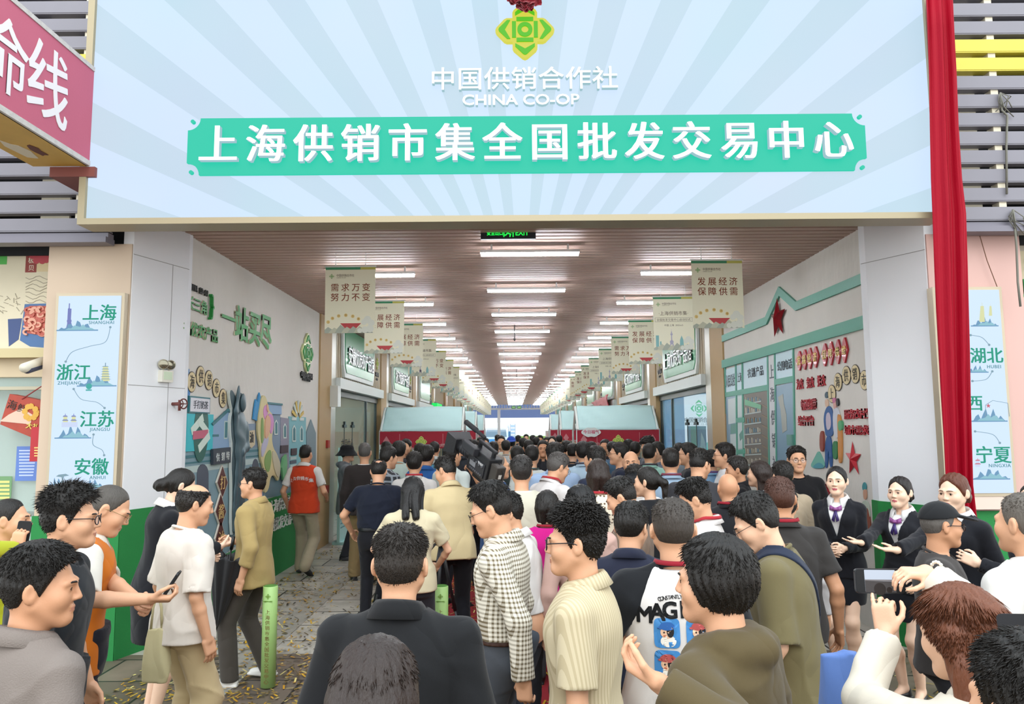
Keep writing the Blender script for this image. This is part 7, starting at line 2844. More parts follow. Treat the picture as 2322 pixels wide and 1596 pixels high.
def phone(label, c, right, up, L=.155, W=.075, screen=None):
    """a telephone in somebody's hand: centre, long axis, short axis"""
    c, r, u = Vector(c), Vector(right).normalized(), Vector(up)
    n = r.cross(u).normalized()
    u = n.cross(r).normalized()
    pl = Pl(c, r, u, n)
    t = thing('phone', label, 'phone', c)
    rr = lambda l, w, k: [(sx * (l / 2 - k) + k * math.cos(a), sy * (w / 2 - k) + k * math.sin(a)) for sx, sy, a0 in ((1, 1, 0), (-1, 1, 90), (-1, -1, 180), (1, -1, 270)) for a in [math.radians(a0 + q) for q in (0, 30, 60, 90)]]
    obj('case', MB().poly(pl, rr(L, W, .012), -.005, .004), mat('#14161c', .3), t)
    s_ = obj('screen', MB().poly(pl, rr(L - .006, W - .006, .010), .004, .005), glow('#0c0f14', .6), t)
    if screen:
        m = MB()
        m.poly(pl, rr(L * .62, W - .008, .002), .005, .0055, 0)
        m.poly(pl, [(-L * .31, W * .06), (L * .31, W * .06), (L * .31, -W * .02), (L * .08, W * .0), (-L * .31, W * .02)], .0055, .006, 1)
        m.poly(pl, [(-L * .31, W * .02), (L * .31, -W * .02), (L * .31, -W * .45), (-L * .31, -W * .45)], .0055, .006, 2)
        m.disc(pl, -L * .02, -W * .32, W * .25, .006, .0065, 3, 18)
        m.disc(pl, L * .17, -W * .35, W * .12, .006, .0065, 3, 12)
        m.disc(pl, L * .40, 0, W * .10, .005, .0055, 4, 16)
        for q in (-.3, .3):
            m.disc(pl, L * .40, W * q, W * .05, .005, .0055, 5, 12)
        obj('picture', m, [glow('#c9d4e4', .8), glow('#8f8a8c', .6), glow('#4f4a4a', .6), glow('#2a1d18', .5), glow('#f2f2f2', .9), glow('#8a8f98', .6)], s_)
    elif screen is not None:
        pass
    return t


CROWD = [
 # ---- left side
 dict(label='person with a shaved head in a yellow-green jacket at the left edge, phone at cheek', px=20, py=1130, Y=4.4, face=-72, hair=dict(SHAVED, top=.010), skin=1, top={'k': 'jacket', 'c': '#aeb62a', 'c2': '#8a8f3a', 'open': False}, armR={'px': (38, 1245, 4.22), 'curl': .9, 'dir': (-.1, .1, 1), 'palm': (-.9, .3, 0)}, bottom={'c': '#2a2c30'}),
 dict(label='person in a grey-brown polo at the bottom left corner, turned away with black hair', px=98, py=1223, Y=2.42, face=-28, head=(-42, 4, 0), hair=dict(SHORT, top=.032, side=.012), skin=2, top={'k': 'polo', 'c': '#7c726b', 'loose': .008, 'm': mat('#7c726b', .85, bump=.3, bscale=220, vary=.08, vscale=12)}, bottom={'c': '#2b2b2f'}),
 dict(label='person with spiky hair and black-rimmed glasses in a black T-shirt, left foreground', px=158, py=1094, Y=3.4, face=-76, head=(4, -6, 0), lean=7, fat=.03, headw=1.04, hair=SPIKY, skin=1, glasses='thick', top={'k': 'tee', 'c': '#1f2327', 'sl': .92, 'loose': .02}, bottom={'c': '#17181c'}),
 dict(label='person in a bright orange vest over a white T-shirt looking down at a phone', px=271, py=1097, Y=4.1, face=-60, lean=7, head=(-8, 20, 0), hair=dict(SHAVED, top=.006), hairc='#4a453f', skin=1, glasses='gold', top={'k': 'vest', 'c': '#d8761a', 'c2': '#e6dfd2', 'collar': True, 'sl': .95}, bottom={'c': '#1b1c26'}, armR={'px': (338, 1358, 3.75), 'curl': .7, 'palm': (-.3, .2, .9)}, armL={'px': (320, 1368, 3.9), 'curl': .8}),
 dict(label='person with thinning hair in a plain white T-shirt and khaki trousers, seen from behind', px=452, py=1093, Y=4.75, face=-42, head=(-14, 14, 0), hair=THIN, hairc='#26221f', skin=1, top={'k': 'tee', 'c': '#ece4d8', 'loose': .03, 'sl': .92, 'fold': .012}, bottom={'c': '#bda982', 'loose': .03, 'fold': .012}, shoes='#3a3a3c'),
 dict(label='person in a black suit with a low bun reaching for the black umbrella', px=425, py=1060, Y=5.75, face=-55, head=(0, 16, 0), fem=1, w=.90, lean=8, hair=BUN, skin=3, top={'k': 'suit', 'c': '#15161b', 'c2': '#eeeae4'}, bottom={'c': '#15161b', 'skirt': 1}, legs='close', armR={'px': (497, 1240, 5.75), 'curl': .9, 'palm': (-.4, .2, .6)}, armL={'wr': (-.1, .28, -.3), 'curl': .8}),
 dict(label='person in a khaki overshirt and grey trousers holding the umbrella handle', px=578, py=1058, Y=6.55, face=84, hair=FADE, skin=1, glasses='thin', top={'k': 'shirt', 'c': '#a8925f', 'sl': 1.55, 'hem': -.15, 'loose': .02, 'fold': .012}, bottom={'c': '#4b4640', 'loose': .012}, shoes='#eceae4', armL={'wr': (.08, -.02, -.50), 'curl': .35}, armR={'px': (524, 1228, 6.45), 'curl': 1.0}, legs='step'),
 dict(label='person walking in an orange-red volunteer vest beside the left wall', px=693, py=1008, Y=11.2, face=-8, hair=CROP, skin=1, glasses='thin', top={'k': 'vest', 'c': '#c8401e', 'c2': '#e8e6e0'}, bottom={'c': '#9d927a', 'loose': .02}, legs='walk', shoes='#2a2a2c', armR={'wr': (.05, .22, -.36)}, armL={'wr': (.10, .10, -.46)}, extra=vest_text('上海供销市集', .36, .055), vox=.009),
 dict(label='person in a black bucket hat and grey hooded coat by the left glass door', px=787, py=1008, Y=12.6, face=-78, hair=dict(SHORT), cap=('bucket', '#17181b'), skin=0, glasses='thin', top={'k': 'hood', 'c': '#74777b', 'hem': -.25}, bottom={'c': '#2d2f35'}, armR=FWD, armL=FWD),
 dict(label='grey-haired person in a dark brown jacket and khaki trousers near the left glass door', px=827, py=1003, Y=10.7, face=6, hair=CROP, hairc='#55524f', skin=1, top={'k': 'jacket', 'c': '#332d2c', 'open': False, 'loose': .02}, bottom={'c': '#8f7a55', 'loose': .02, 'fold': .012}, shoes='#1a1a1c', legs='step', armR={'wr': (.08, .12, -.48)}),
 dict(label='person in a navy-black T-shirt and black trousers with a bald crown, from behind', px=860, py=1040, Y=8.4, face=4, head=(0, 22, 0), fat=.10, w=1.06, hair=CROWN, skin=1, top={'k': 'tee', 'c': '#171d2c', 'loose': .01, 'tuck': True, 'belt': '#101216'}, bottom={'c': '#13141a'}, armL={'wr': (.10, .16, -.42), 'pole': (1.2, -.8, -.2)}, armR={'wr': (.0, .28, -.35)}),
 dict(label='person with long straight black hair in a beige polo, head bowed, from behind', px=938, py=1078, Y=6.2, face=2, head=(0, 26, 0), fem=1, hair=LONG, hairc='#100e0d', skin=0, top={'k': 'polo', 'c': '#cbc0a0', 'loose': .012}, bottom={'c': '#26262c'}, armL={'wr': (.02, .26, -.36), 'pole': (1.2, -.6, -.3)}, armR={'wr': (.02, .26, -.40), 'pole': (1.1, -.6, -.3)}),
 dict(label='person in a beige polo bending under a black television camera', px=1003, py=1032, Y=7.3, face=18, head=(38, 18, 0), lean=10, hair=FADE, skin=1, top={'k': 'polo', 'c': '#cbb98f', 'loose': .02, 'fold': .012}, bottom={'c': '#16171d'}, armL={'wr': (.02, .20, -.42), 'pole': (.9, -1, -.2)}, armR={'px': (1075, 1075, 7.5), 'pole': (1, .2, -1), 'curl': .9}, shoes='#16161a'),
 dict(label='person in a pale grey shirt with a red collar band behind the long-haired polo wearer', px=940, py=1022, Y=8.8, face=0, hair=SHORT, skin=1, lanyard='#a82c34', top={'k': 'polo', 'c': '#cdcac6'}),
 # ---- centre foreground
 dict(label='person in a black collared shirt with short dark hair, centre foreground from behind', px=908, py=1186, Y=2.62, face=-6, w=1.12, fat=.05, headw=1.08, hair=dict(CROP, top=.024, tl=.020), hairc='#2a241f', skin=1, glasses='gold', top={'k': 'shirt', 'c': '#17181a', 'loose': .015, 'sl': .95, 'ch': .055}, bottom={'c': '#16161a'}),
 dict(label='person with long smooth dark hair at the bottom edge, in front of the black shirt', px=850, py=1440, Y=1.55, face=-4, fem=1, hair=dict(LONG, top=.020, n=.5, groove=.6), hairc='#2c211c', skin=0, top={'k': 'tee', 'c': '#16171a'}, bottom={'c': '#16171a'}),
 dict(label='person in a brown and white checked shirt and grey trousers looking down', px=1096, py=1088, Y=3.95, face=78, head=(4, 20, 0), hair=FADE, skin=1, glasses='thin', top={'k': 'shirt', 'm': pattern('gingham', '#e6e0d0', '#6d6048', .021), 'c': '#d8d0bc', 'tuck': True, 'fold': .012, 'loose': .012}, bottom={'c': '#3f4247', 'loose': .015, 'fold': .010}, armL={'wr': (.04, -.14, -.50), 'curl': .8}, armR={'wr': (.03, .06, -.50)}, cc=None),
 dict(label='person in a white shirt and slate trousers half hidden behind the checked shirt', px=1136, py=1112, Y=4.7, face=72, head=(25, 10, 0), lean=8, hair=SHORT, skin=1, top={'k': 'shirt', 'c': '#eae6e0', 'tuck': True, 'belt': '#1c1c1e', 'fold': .012}, bottom={'c': '#474f59'}, armL={'wr': (.0, .12, -.46)}),
 dict(label='person in a cream jacket with greying short hair, from behind, middle of crowd', px=1182, py=1030, Y=6.5, face=2, hair=SHORT, hairc='#2a2725', skin=1, top={'k': 'jacket', 'c': '#c9c5b2', 'open': False, 'loose': .015}, bottom={'c': '#3a3a3e'}),
 dict(label='grey-haired person with glasses in a white shirt leaning to the right', px=1274, py=1024, Y=7.4, face=-52, lean=14, head=(-10, 10, 0), hair=SHORT, hairc='#4f4b48', skin=1, glasses='gold', lanyard='#a82c34', top={'k': 'shirt', 'c': '#e9e5e2', 'loose': .012, 'fold': .011}, bottom={'c': '#2c2e34'}),
 dict(label='person with black bobbed hair in a magenta top and black trousers, from behind', px=1240, py=1110, Y=5.6, face=-2, fem=1, hair=dict(BOB, nape=.010), skin=1, lanyard=RED_L, top={'k': 'tee', 'c': '#bb1479', 'sl': 1.9, 'hem': -.06, 'collar': False, 'cc': '#1a1014', 'fold': .007}, bottom={'c': '#18181c'}, shoes='#eceae4'),
 dict(label='person with curly hair and glasses in a ribbed beige knit polo, facing left', px=1308, py=1136, Y=2.95, face=74, head=(8, 2, 0), hair=CURLY, skin=1, glasses='thick', top={'k': 'knit', 'm': pattern('stripe', '#cbbd9c', '#b9aa88', .018), 'c': '#c6b896', 'loose': .022, 'fold': .008, 'hem': -.10}, bottom={'c': '#202127'}, armL={'wr': (.04, .08, -.51), 'curl': .3}),
 dict(label='person in a taupe polo with a dark red lanyard, head bowed, facing left', px=1390, py=1079, Y=5.2, face=66, head=(6, 26, 0), fat=.05, hair=FADE, skin=1, lanyard=RED_L, top={'k': 'polo', 'c': '#806d5d'}, bottom={'c': '#2a2a2e'}, armL={'wr': (.04, .24, -.34)}),
 dict(label='person in a navy shirt with sleek black hair between the knit polo and raglan tee', px=1434, py=1133, Y=4.05, face=-12, head=(-18, 14, 0), hair=dict(SHORT, side=.012), skin=1, top={'k': 'shirt', 'c': '#222638', 'sl': .9, 'loose': .012}, bottom={'c': '#202127'}),
 dict(label='person in a white raglan tee with black sleeves printed MAGICAL', px=1524, py=1127, Y=3.3, face=-2, fat=.09, w=1.08, headw=1.10, hair=dict(CROP, top=.020), hairc='#3b342e', skin=1, lanyard=RED_L, top={'k': 'raglan', 'c': '#e9e4df', 'c2': '#15171b', 'cc': '#15171b', 'fold': .008, 'loose': .01}, bottom={'c': '#1d1e22'}, extra=magical),
 dict(label='person with bowl-cut black hair in an olive-brown hoodie, right foreground', px=1622, py=1206, Y=2.28, face=46, head=(16, 2, 0), hair=dict(BOWL, top=.026, side=.020, nape=.018, bald=(.022, .02, -.03)), skin=1, top={'k': 'hood', 'c': '#574b31', 'fold': .013, 'loose': .02}, bottom={'c': '#1d1e22'}, armL={'px': (1500, 1552, 1.98), 'curl': .6, 'palm': (-.2, -.1, .9)}, vox=.0052),
 dict(label='person in a loose olive T-shirt with a navy strap and glasses, looking down left', px=1680, py=1113, Y=3.7, face=66, head=(10, 24, 0), lean=6, hair=dict(SHORT, top=.030), skin=0, glasses='thin', top={'k': 'tee', 'c': '#6b6243', 'loose': .04, 'sl': .95, 'boxy': .03, 'fold': .015, 'hem': -.16}, bottom={'c': '#1f2024'}, strap=('#232b3d', (.85, 0, .53), .197, .026), armL={'wr': (.05, .10, -.50), 'curl': .4}),
 dict(label='person in a dark grey polo with a dark red lanyard, from behind', px=1766, py=1079, Y=4.6, face=-4, fat=.08, headw=1.05, hair=CROP, hairc='#4a2c20', skin=2, lanyard=RED_L, top={'k': 'polo', 'c': '#353230', 'loose': .012}, bottom={'c': '#1f2024'}, armR={'wr': (.12, .02, -.50)}),
 dict(label='bald person in black with a dark red lanyard, from behind', px=1650, py=1074, Y=6.2, face=0, fat=.05, hair=BALD, skin=2, lanyard=RED_L, top={'k': 'polo', 'c': '#1b1b1f'}),
 dict(label='person in a fawn jacket with black hair standing beside the black-clad facing person', px=1774, py=1043, Y=6.9, face=2, hair=SHORT, skin=1, top={'k': 'jacket', 'c': '#ab9b83', 'open': False, 'loose': .012}, bottom={'c': '#2a2a2e'}),
 dict(label='person with glasses in a black T-shirt facing us by the right wall', px=1805, py=1009, Y=7.9, face=172, fat=.05, hair=SHORT, skin=1, glasses='thin', top={'k': 'tee', 'c': '#141417', 'loose': .015, 'sl': .85}, bottom={'c': '#18181c'}, armL={'wr': (.09, .06, -.50)}),
 dict(label='person in a black skirt suit and silk scarf with hands clasped, nearest the right mural', px=1896, py=1056, Y=6.5, face=146, head=(0, 0, 0), fem=1, w=.90, hair=BUN, hairc='#120f0e', skin=3, top={'k': 'suit', 'c': '#17181e'}, bottom={'c': '#17181e', 'skirt': 1, 'len': .62}, legs='close', shoes='#121214', armR={'wr': (-.12, .22, -.31), 'curl': .5, 'palm': (-.2, -.9, 0)}, armL={'wr': (-.08, .24, -.29), 'curl': .5, 'palm': (-.2, -.9, 0)}, extra=silk_scarf, vox=.0062),
 dict(label='person in a black skirt suit holding an open palm out, middle of the three', px=2040, py=1079, Y=6.0, face=126, head=(0, 0, 0), fem=1, w=.90, hair=dict(BUN, top=.014), hairc='#17110f', skin=3, top={'k': 'suit', 'c': '#17181e'}, bottom={'c': '#17181e', 'skirt': 1, 'len': .62}, legs='close', shoes='#121214', armR={'px': (1945, 1240, 5.7), 'curl': .12, 'palm': (0, 0, 1), 'dir': (.62, .75, .08), 'pole': (.6, -.6, -1)}, armL={'wr': (.03, .16, -.42)}, extra=silk_scarf, vox=.0058),
 dict(label='black-suited person with auburn hair in a low bun standing behind the capped person', px=2160, py=1071, Y=5.15, face=116, head=(4, 4, 0), fem=1, w=.90, hair=dict(BUN, top=.016), hairc='#5a2e1c', skin=3, top={'k': 'suit', 'c': '#17181e'}, bottom={'c': '#17181e', 'skirt': 1, 'len': .62}, legs='close', shoes='#121214', armR={'px': (2022, 1256, 4.95), 'curl': .12, 'palm': (0, 0, 1), 'dir': (.75, .6, .02), 'pole': (.6, -.6, -1)}, armL={'wr': (.05, .10, -.46)}, extra=silk_scarf, vox=.0058),
 dict(label='person in a black cap and glasses and a charcoal sweater, looking right', px=2128, py=1142, Y=4.15, face=-118, head=(24, 2, 0), hair=dict(SHAVED), hairc='#5a5550', skin=2, glasses='thick', cap=('cap', '#1b1c1e'), top={'k': 'tee', 'c': '#3b3735', 'sl': 1.9, 'loose': .015}, bottom={'c': '#2a2a2e'}, armL={'wr': (.04, .12, -.45)}, armR={'wr': (.04, .10, -.46)}),
 dict(label='person with wavy chestnut half-ponytail in a cream blouse photographing with a phone', px=2160, py=1316, Y=2.05, face=10, head=(10, 4, 0), lean=8, fem=1, hair=dict(k='long', fem=1, top=.020, side=.016, nape=.012, tl=.045, spike=.02, n=1.4, tw=1.3,
      vol=[((.06, -.04, -.01), (.085, -.05, -.20), .040, .034), ((-.06, -.04, -.01), (-.075, -.05, -.20), .040, .030), ((.0, -.115, .045), (.01, -.15, -.02), .030, .034), ((.01, -.15, -.02), (.02, -.135, -.26), .046, .050), ((.02, -.13, -.20), (.05, -.12, -.36), .055, .030), ((-.03, -.11, -.1), (-.05, -.11, -.33), .05, .028), ((.085, -.05, -.20), (.11, -.06, -.33), .034, .02)]), hairc='#6b3d26', skin=0,
      top={'k': 'shirt', 'c': '#e9dfcd', 'sl': 1.86, 'loose': .035, 'fold': .014}, bottom={'c': '#8a8f9a'}, armL={'px': (2010, 1432, 2.36), 'curl': (1.0, 1.0, .6, .2), 'dir': (-.05, .25, 1), 'palm': (-.6, .5, 0), 'pole': (1.0, .2, -1)}, armR={'px': (2105, 1300, 2.42), 'curl': .5, 'dir': (-1, .12, .05), 'palm': (-.1, .2, -1), 'pole': (1, -.2, .1)}, vox=.0052),
 dict(label='person with cropped grey hair in a white shirt, cut by the right edge', px=2322, py=1116, Y=3.2, face=22, head=(0, 0, 0), hair=dict(CROP, top=.010), hairc='#5f5850', skin=1, top={'k': 'shirt', 'c': '#e6e2dc', 'loose': .02, 'fold': .012}, bottom={'c': '#26272b'}),
 dict(label='person mostly outside the right edge reaching in with a black sleeve and gold bracelet', px=2350, py=1092, Y=4.5, face=96, fem=1, w=.90, hair=BUN, skin=3, top={'k': 'suit', 'c': '#17181e'}, bottom={'c': '#17181e', 'skirt': 1, 'len': .62}, legs='close', armL={'px': (2218, 1277, 4.6), 'curl': .4, 'pole': (.4, -.4, -1)}, armR={'wr': (.05, .1, -.46)}),
 dict(label='dark-haired person in dark clothes holding a phone at the lower right edge', px=2338, py=1428, Y=1.36, face=10, hair=dict(SHORT), skin=1, top={'k': 'tee', 'c': '#1d1e22'}, bottom={'c': '#1d1e22'}, armL={'px': (2398, 1410, 1.95), 'curl': .8, 'dir': (0, .2, 1), 'palm': (-.8, .3, 0)}),
 dict(label='person in a white shirt with a red lanyard, head bowed left, behind the raglan tee', px=1556, py=1081, Y=4.9, face=66, head=(8, 24, 0), hair=FADE, skin=1, lanyard='#a82c34', top={'k': 'polo', 'c': '#ebe6e1', 'fold': .011}, bottom={'c': '#2a2b30'}),
 dict(label='person in a white shirt mostly hidden behind the dark grey polo', px=1778, py=1100, Y=5.3, face=-14, hair=SHORT, skin=1, top={'k': 'shirt', 'c': '#e8e6e6'}, bottom={'c': '#2a2b30'}),
 dict(label='person in a cream polka-dot blouse with brown hair and a red lanyard, from behind', px=1356, py=1039, Y=6.2, face=2, fem=1, hair=dict(BOB, top=.014, side=.010, nape=.008), hairc='#2b201b', skin=0, lanyard='#a82c34', top={'k': 'shirt', 'm': pattern('dots', '#ddd2bb', '#5d4a38', .03), 'c': '#ddd2bb', 'collar': False, 'sl': 1.6}, bottom={'c': '#2a2b30'}),
 dict(label='person with a glossy black bob in a pale pink top behind the curly-haired one', px=1316, py=1097, Y=4.75, face=14, fem=1, hair=BOB, hairc='#12100f', skin=0, top={'k': 'tee', 'c': '#d3aea0', 'sl': 1.5}, bottom={'c': '#2a2b30'}),
 dict(label='person in black with tied-back black hair, looking left, middle of crowd', px=1466, py=1057, Y=6.3, face=40, head=(20, 4, 0), fem=1, hair=TAIL, skin=0, top={'k': 'shirt', 'c': '#17181c', 'collar': False}, bottom={'c': '#1d1e22'}),
 dict(label='person in a black cap and white T-shirt facing us in the middle of the crowd', px=1438, py=1051, Y=7.0, face=165, head=(0, 16, 0), hair=SHORT, cap=('cap', '#191a1d'), skin=1, top={'k': 'tee', 'c': '#e6e6e4'}, bottom={'c': '#2a2b30'}),
 dict(label='bald person in black facing us in the middle of the crowd', px=1430, py=1023, Y=8.2, face=170, hair=BALD, skin=1, top={'k': 'tee', 'c': '#191a1e'}),
 dict(label='person in a navy suit turned left behind the polka-dot blouse', px=1350, py=1009, Y=7.9, face=48, hair=SHORT, skin=1, top={'k': 'suit', 'c': '#252c40'}),
 dict(label='person in a charcoal T-shirt looking right, in front of the pale shirts', px=1590, py=1015, Y=7.2, face=-28, head=(-20, 16, 0), fat=.10, w=1.05, hair=FADE, skin=1, top={'k': 'tee', 'c': '#38383c', 'loose': .015}),
 dict(label='person with glasses in a white shirt before the lit display, facing left', px=1643, py=1002, Y=8.6, face=76, hair=SHORT, skin=1, glasses='thin', top={'k': 'shirt', 'c': '#e6e8ea'}),
 dict(label='person in a black polo facing left near the printed shopfront', px=1668, py=1032, Y=7.5, face=74, head=(0, 6, 0), hair=SHORT, hairc='#26221f', skin=2, top={'k': 'polo', 'c': '#18181c'}),
 dict(label='person with long dark brown hair in dark clothes in front of the printed shopfront', px=1722, py=1043, Y=7.3, face=56, fem=1, hair=LONG, hairc='#2a1f1a', skin=0, top={'k': 'jacket', 'c': '#24252a', 'open': False}),
 dict(label='person in a light blue shirt with a maroon lanyard, from behind, right of centre', px=1520, py=1014, Y=7.7, face=-6, hair=CROP, skin=1, lanyard='#7a3a4a', top={'k': 'shirt', 'c': '#aec8e0'}),
 dict(label='person in a pale blue shirt with a dark lanyard before the right stall', px=1322, py=999, Y=9.6, face=0, hair=SHORT, skin=1, lanyard='#3a3a48', top={'k': 'shirt', 'c': '#b9d3e6'}),
 dict(label='person with glasses in navy clothes facing left before the right stall', px=1404, py=1001, Y=9.4, face=82, hair=SHORT, skin=1, glasses='thin', top={'k': 'tee', 'c': '#1e2436'}),
 dict(label='person in a mint green shirt with a dark lanyard, from behind', px=1472, py=1004, Y=9.6, face=-12, head=(-20, 0, 0), hair=CROP, skin=1, lanyard='#3a3a40', glasses='thin', top={'k': 'shirt', 'c': '#93c0b2'}),
 dict(label='tousle-haired person looking down left beside the right stall', px=1463, py=988, Y=11.5, face=120, head=(0, 22, 0), hair=CURLY, skin=1, glasses='thin', top={'k': 'tee', 'c': '#5a6068'}),
 dict(label='person with a fringe in grey facing left beside the right stall', px=1490, py=1000, Y=10.8, face=130, hair=dict(BOWL, top=.02), skin=0, top={'k': 'shirt', 'c': '#6a7482'}),
 dict(label='person with glasses in black, facing left in front of the blue shop glass', px=1560, py=1002, Y=8.9, face=74, hair=SHORT, skin=1, glasses='thin', top={'k': 'tee', 'c': '#1d1f24'}),
 dict(label='person in a sky blue shirt with a purple lanyard below the lit display', px=1612, py=1018, Y=8.7, face=-4, hair=SHORT, skin=1, lanyard='#6a4a7a', top={'k': 'shirt', 'c': '#8db6da'}),
 dict(label='person in a light blue shirt with dark wavy hair behind the grey-haired leaning one', px=1258, py=1001, Y=8.3, face=0, fat=.06, hair=dict(SHORT, top=.034), skin=1, top={'k': 'shirt', 'c': '#a9c3e4'}),
 dict(label='person in a white T-shirt with dark hair left of centre in the crowd', px=1206, py=1008, Y=9.3, face=-4, hair=CROP, skin=1, lanyard='#3a4a48', top={'k': 'tee', 'c': '#d5dcd8'}),
 dict(label='person in a dark green T-shirt, hair cropped, behind the cream jacket', px=1172, py=1009, Y=9.8, face=2, hair=CROP, skin=1, top={'k': 'tee', 'c': '#2f3a3a'}),
 dict(label='person in a black polo facing us straight ahead down the passage', px=1231, py=997, Y=12.0, face=178, hair=CROP, skin=2, top={'k': 'polo', 'c': '#25272c'}),
 dict(label='person in a white shirt turned right beside the camera lens', px=1024, py=1004, Y=9.2, face=-36, hair=SHORT, skin=1, top={'k': 'shirt', 'c': '#dde8e2'}),
 dict(label='person in a strong blue shirt, from behind, left of the camera', px=968, py=1007, Y=9.6, face=-10, hair=SHORT, skin=1, top={'k': 'shirt', 'c': '#2c5c9c'}),
 dict(label='person in a pale grey-green T-shirt before the left stall, from behind', px=905, py=998, Y=10.6, face=2, hair=dict(SHORT, top=.03), skin=1, top={'k': 'tee', 'c': '#b3c4bb'}),
 dict(label='person in a black and white plaid shirt turned right before the left stall', px=884, py=1010, Y=9.4, face=-48, head=(0, 10, 0), hair=SHORT, skin=1, top={'k': 'shirt', 'm': pattern('plaid', '#2a2d33', '#8d959c', .07), 'c': '#3a3d43'}),
 dict(label='person facing us under the left stall valance', px=921, py=994, Y=13.5, face=165, hair=SHORT, skin=1, top={'k': 'tee', 'c': '#3a3d43'}),
 dict(label='person in a teal shirt before the left stall, from behind', px=952, py=1004, Y=12.0, face=0, hair=SHORT, skin=1, top={'k': 'shirt', 'c': '#4a8aa0'}),
 dict(label='bald person with glasses in a blue suit, in profile to the right of the camera', px=1128, py=1029, Y=7.7, face=-70, hair=dict(SHAVED, rec=.03), hairc='#6b625a', skin=1, glasses='gold', top={'k': 'suit', 'c': '#2d5a94', 'c2': '#e4e4e0'}),
 dict(label='person in dark clothes with black hair between the camera and the blue suit', px=1100, py=1002, Y=10.4, face=-10, hair=SHORT, skin=1, top={'k': 'tee', 'c': '#22252a'}),
 dict(label='person in a blue baseball cap far down the passage', px=1159, py=989, Y=15.5, face=0, hair=CROP, cap=('cap', '#2348a8', -1), skin=1, top={'k': 'tee', 'c': '#c3c8b4'}),
 dict(label='person in a white shirt facing us in front of the lorry', px=1136, py=987, Y=16.0, face=180, hair=CROP, skin=1, top={'k': 'shirt', 'c': '#dfe3e6'}),
 dict(label='person in black with round black hair left of the blue cap', px=1118, py=1000, Y=12.5, face=0, hair=SHORT, skin=1, top={'k': 'tee', 'c': '#24262b'}),
 dict(label='person with long black hair and a pale face near the far notice board', px=1252, py=988, Y=17.0, face=170, fem=1, hair=LONG, skin=3, top={'k': 'tee', 'c': '#3a3c44'}),
]
def ground_x(px, Y):
    return at(px, 1000, Y).x


placed = [(ground_x(k['px'], k['Y']), k['Y']) for k in CROWD if k['Y'] <= 5.6]
for kw in sorted((k for k in CROWD if k['Y'] > 5.6), key=lambda k: k['Y']):        # nobody stands inside somebody else
    for _ in range(60):
        x = ground_x(kw['px'], kw['Y'])
        if all(math.hypot((x - a) * 1.0, (kw['Y'] - b) * 1.25) > .52 for a, b in placed):
            break
        kw['Y'] += .05
    placed.append((x, kw['Y']))
for kw in CROWD:
    kw.pop('cc', None)
    person(group='crowd at the entrance', **kw)
# the farther part of the crowd, small in the picture
FARP = [(876, 1000, 13.6, 0, '#2b2f36', 'dark slate top, near the left pier'), (985, 1000, 13.0, 0, '#d8dedb', 'white top, just behind the blue shirt'), (1046, 1000, 13.4, 10, '#30343a', 'charcoal top, right behind the camera lens'),
        (1075, 996, 14.4, -12, '#4a5a6a', 'slate blue top, past the camera'), (1090, 990, 17.0, 178, '#6a7078', 'grey top, walking toward us beside the lorry'), (1101, 992, 18.5, 170, '#2f4a7a', 'blue jacket, facing us by the lorry'),
        (1147, 997, 15.0, 5, '#cfd6d4', 'off-white top, beside the white-shirted facing one'), (1186, 992, 16.0, 0, '#20242a', 'black top, right of the blue cap'), (1198, 996, 14.0, 8, '#3c4248', 'dark grey top, ahead of the white T-shirt'),
        (1216, 990, 18.0, 0, '#262a30', 'black jacket, in the middle distance'), (1208, 986, 22.0, -8, '#7a6a5a', 'brown top, far down the middle'), (1225, 986, 22.5, 175, '#b9a48c', 'tan top, far away and facing us'),
        (1240, 990, 18.5, 165, '#a8423a', 'red top, far away near the notice board'), (1268, 986, 21.0, 10, '#8a9aa8', 'pale blue top, below the notice board'), (1284, 998, 13.6, 0, '#2a3a5a', 'navy top, beside the right stall'),
        (1298, 1004, 11.6, -6, '#20252c', 'black top, just left of the pale blue shirt'), (1340, 1000, 12.4, 0, '#c4ccc8', 'light grey top, under the bubble plate'), (1372, 995, 13.2, 160, '#2c2e34', 'dark top, facing us under the right valance'),
        (1388, 1000, 12.2, 8, '#4c6a84', 'steel blue top, under the right valance'), (1425, 995, 13.6, 0, '#26282e', 'black top, at the right stall counter'), (1440, 1000, 12.6, -20, '#3a3f48', 'dark top, beside the mint shirt'),
        (1540, 1003, 11.2, 0, '#7f8a92', 'grey top, left of the blue shop glass'), (1175, 986, 24.0, 0, '#3a3f48', 'dark top, farthest along the carpet'), (1128, 985, 25.0, 0, '#c8ccd0', 'pale top, farthest along beside the lorry'), (1193, 984, 27.0, 180, '#556070', 'slate top, tiny and facing us at the far end')]
for i, (x, y, Y, fc, c, lab) in enumerate(FARP):
    for _ in range(60):
        if all(math.hypot(ground_x(x, Y) - a, (Y - b) * 1.25) > .5 for a, b in placed):
            break
        Y += .06
    placed.append((ground_x(x, Y), Y))
    person(label='small distant person in a ' + lab, px=x, py=y, Y=Y, face=fc, hair=dict([SHORT, CROP, SHORT, FADE][i % 4]), skin=i % 3, top={'k': ['tee', 'shirt', 'polo'][i % 3], 'c': c}, group='distant crowd')

# ---------------------------------------------------------------- things carried
def along(a, b, f):
    return Vector(a).lerp(Vector(b), f)


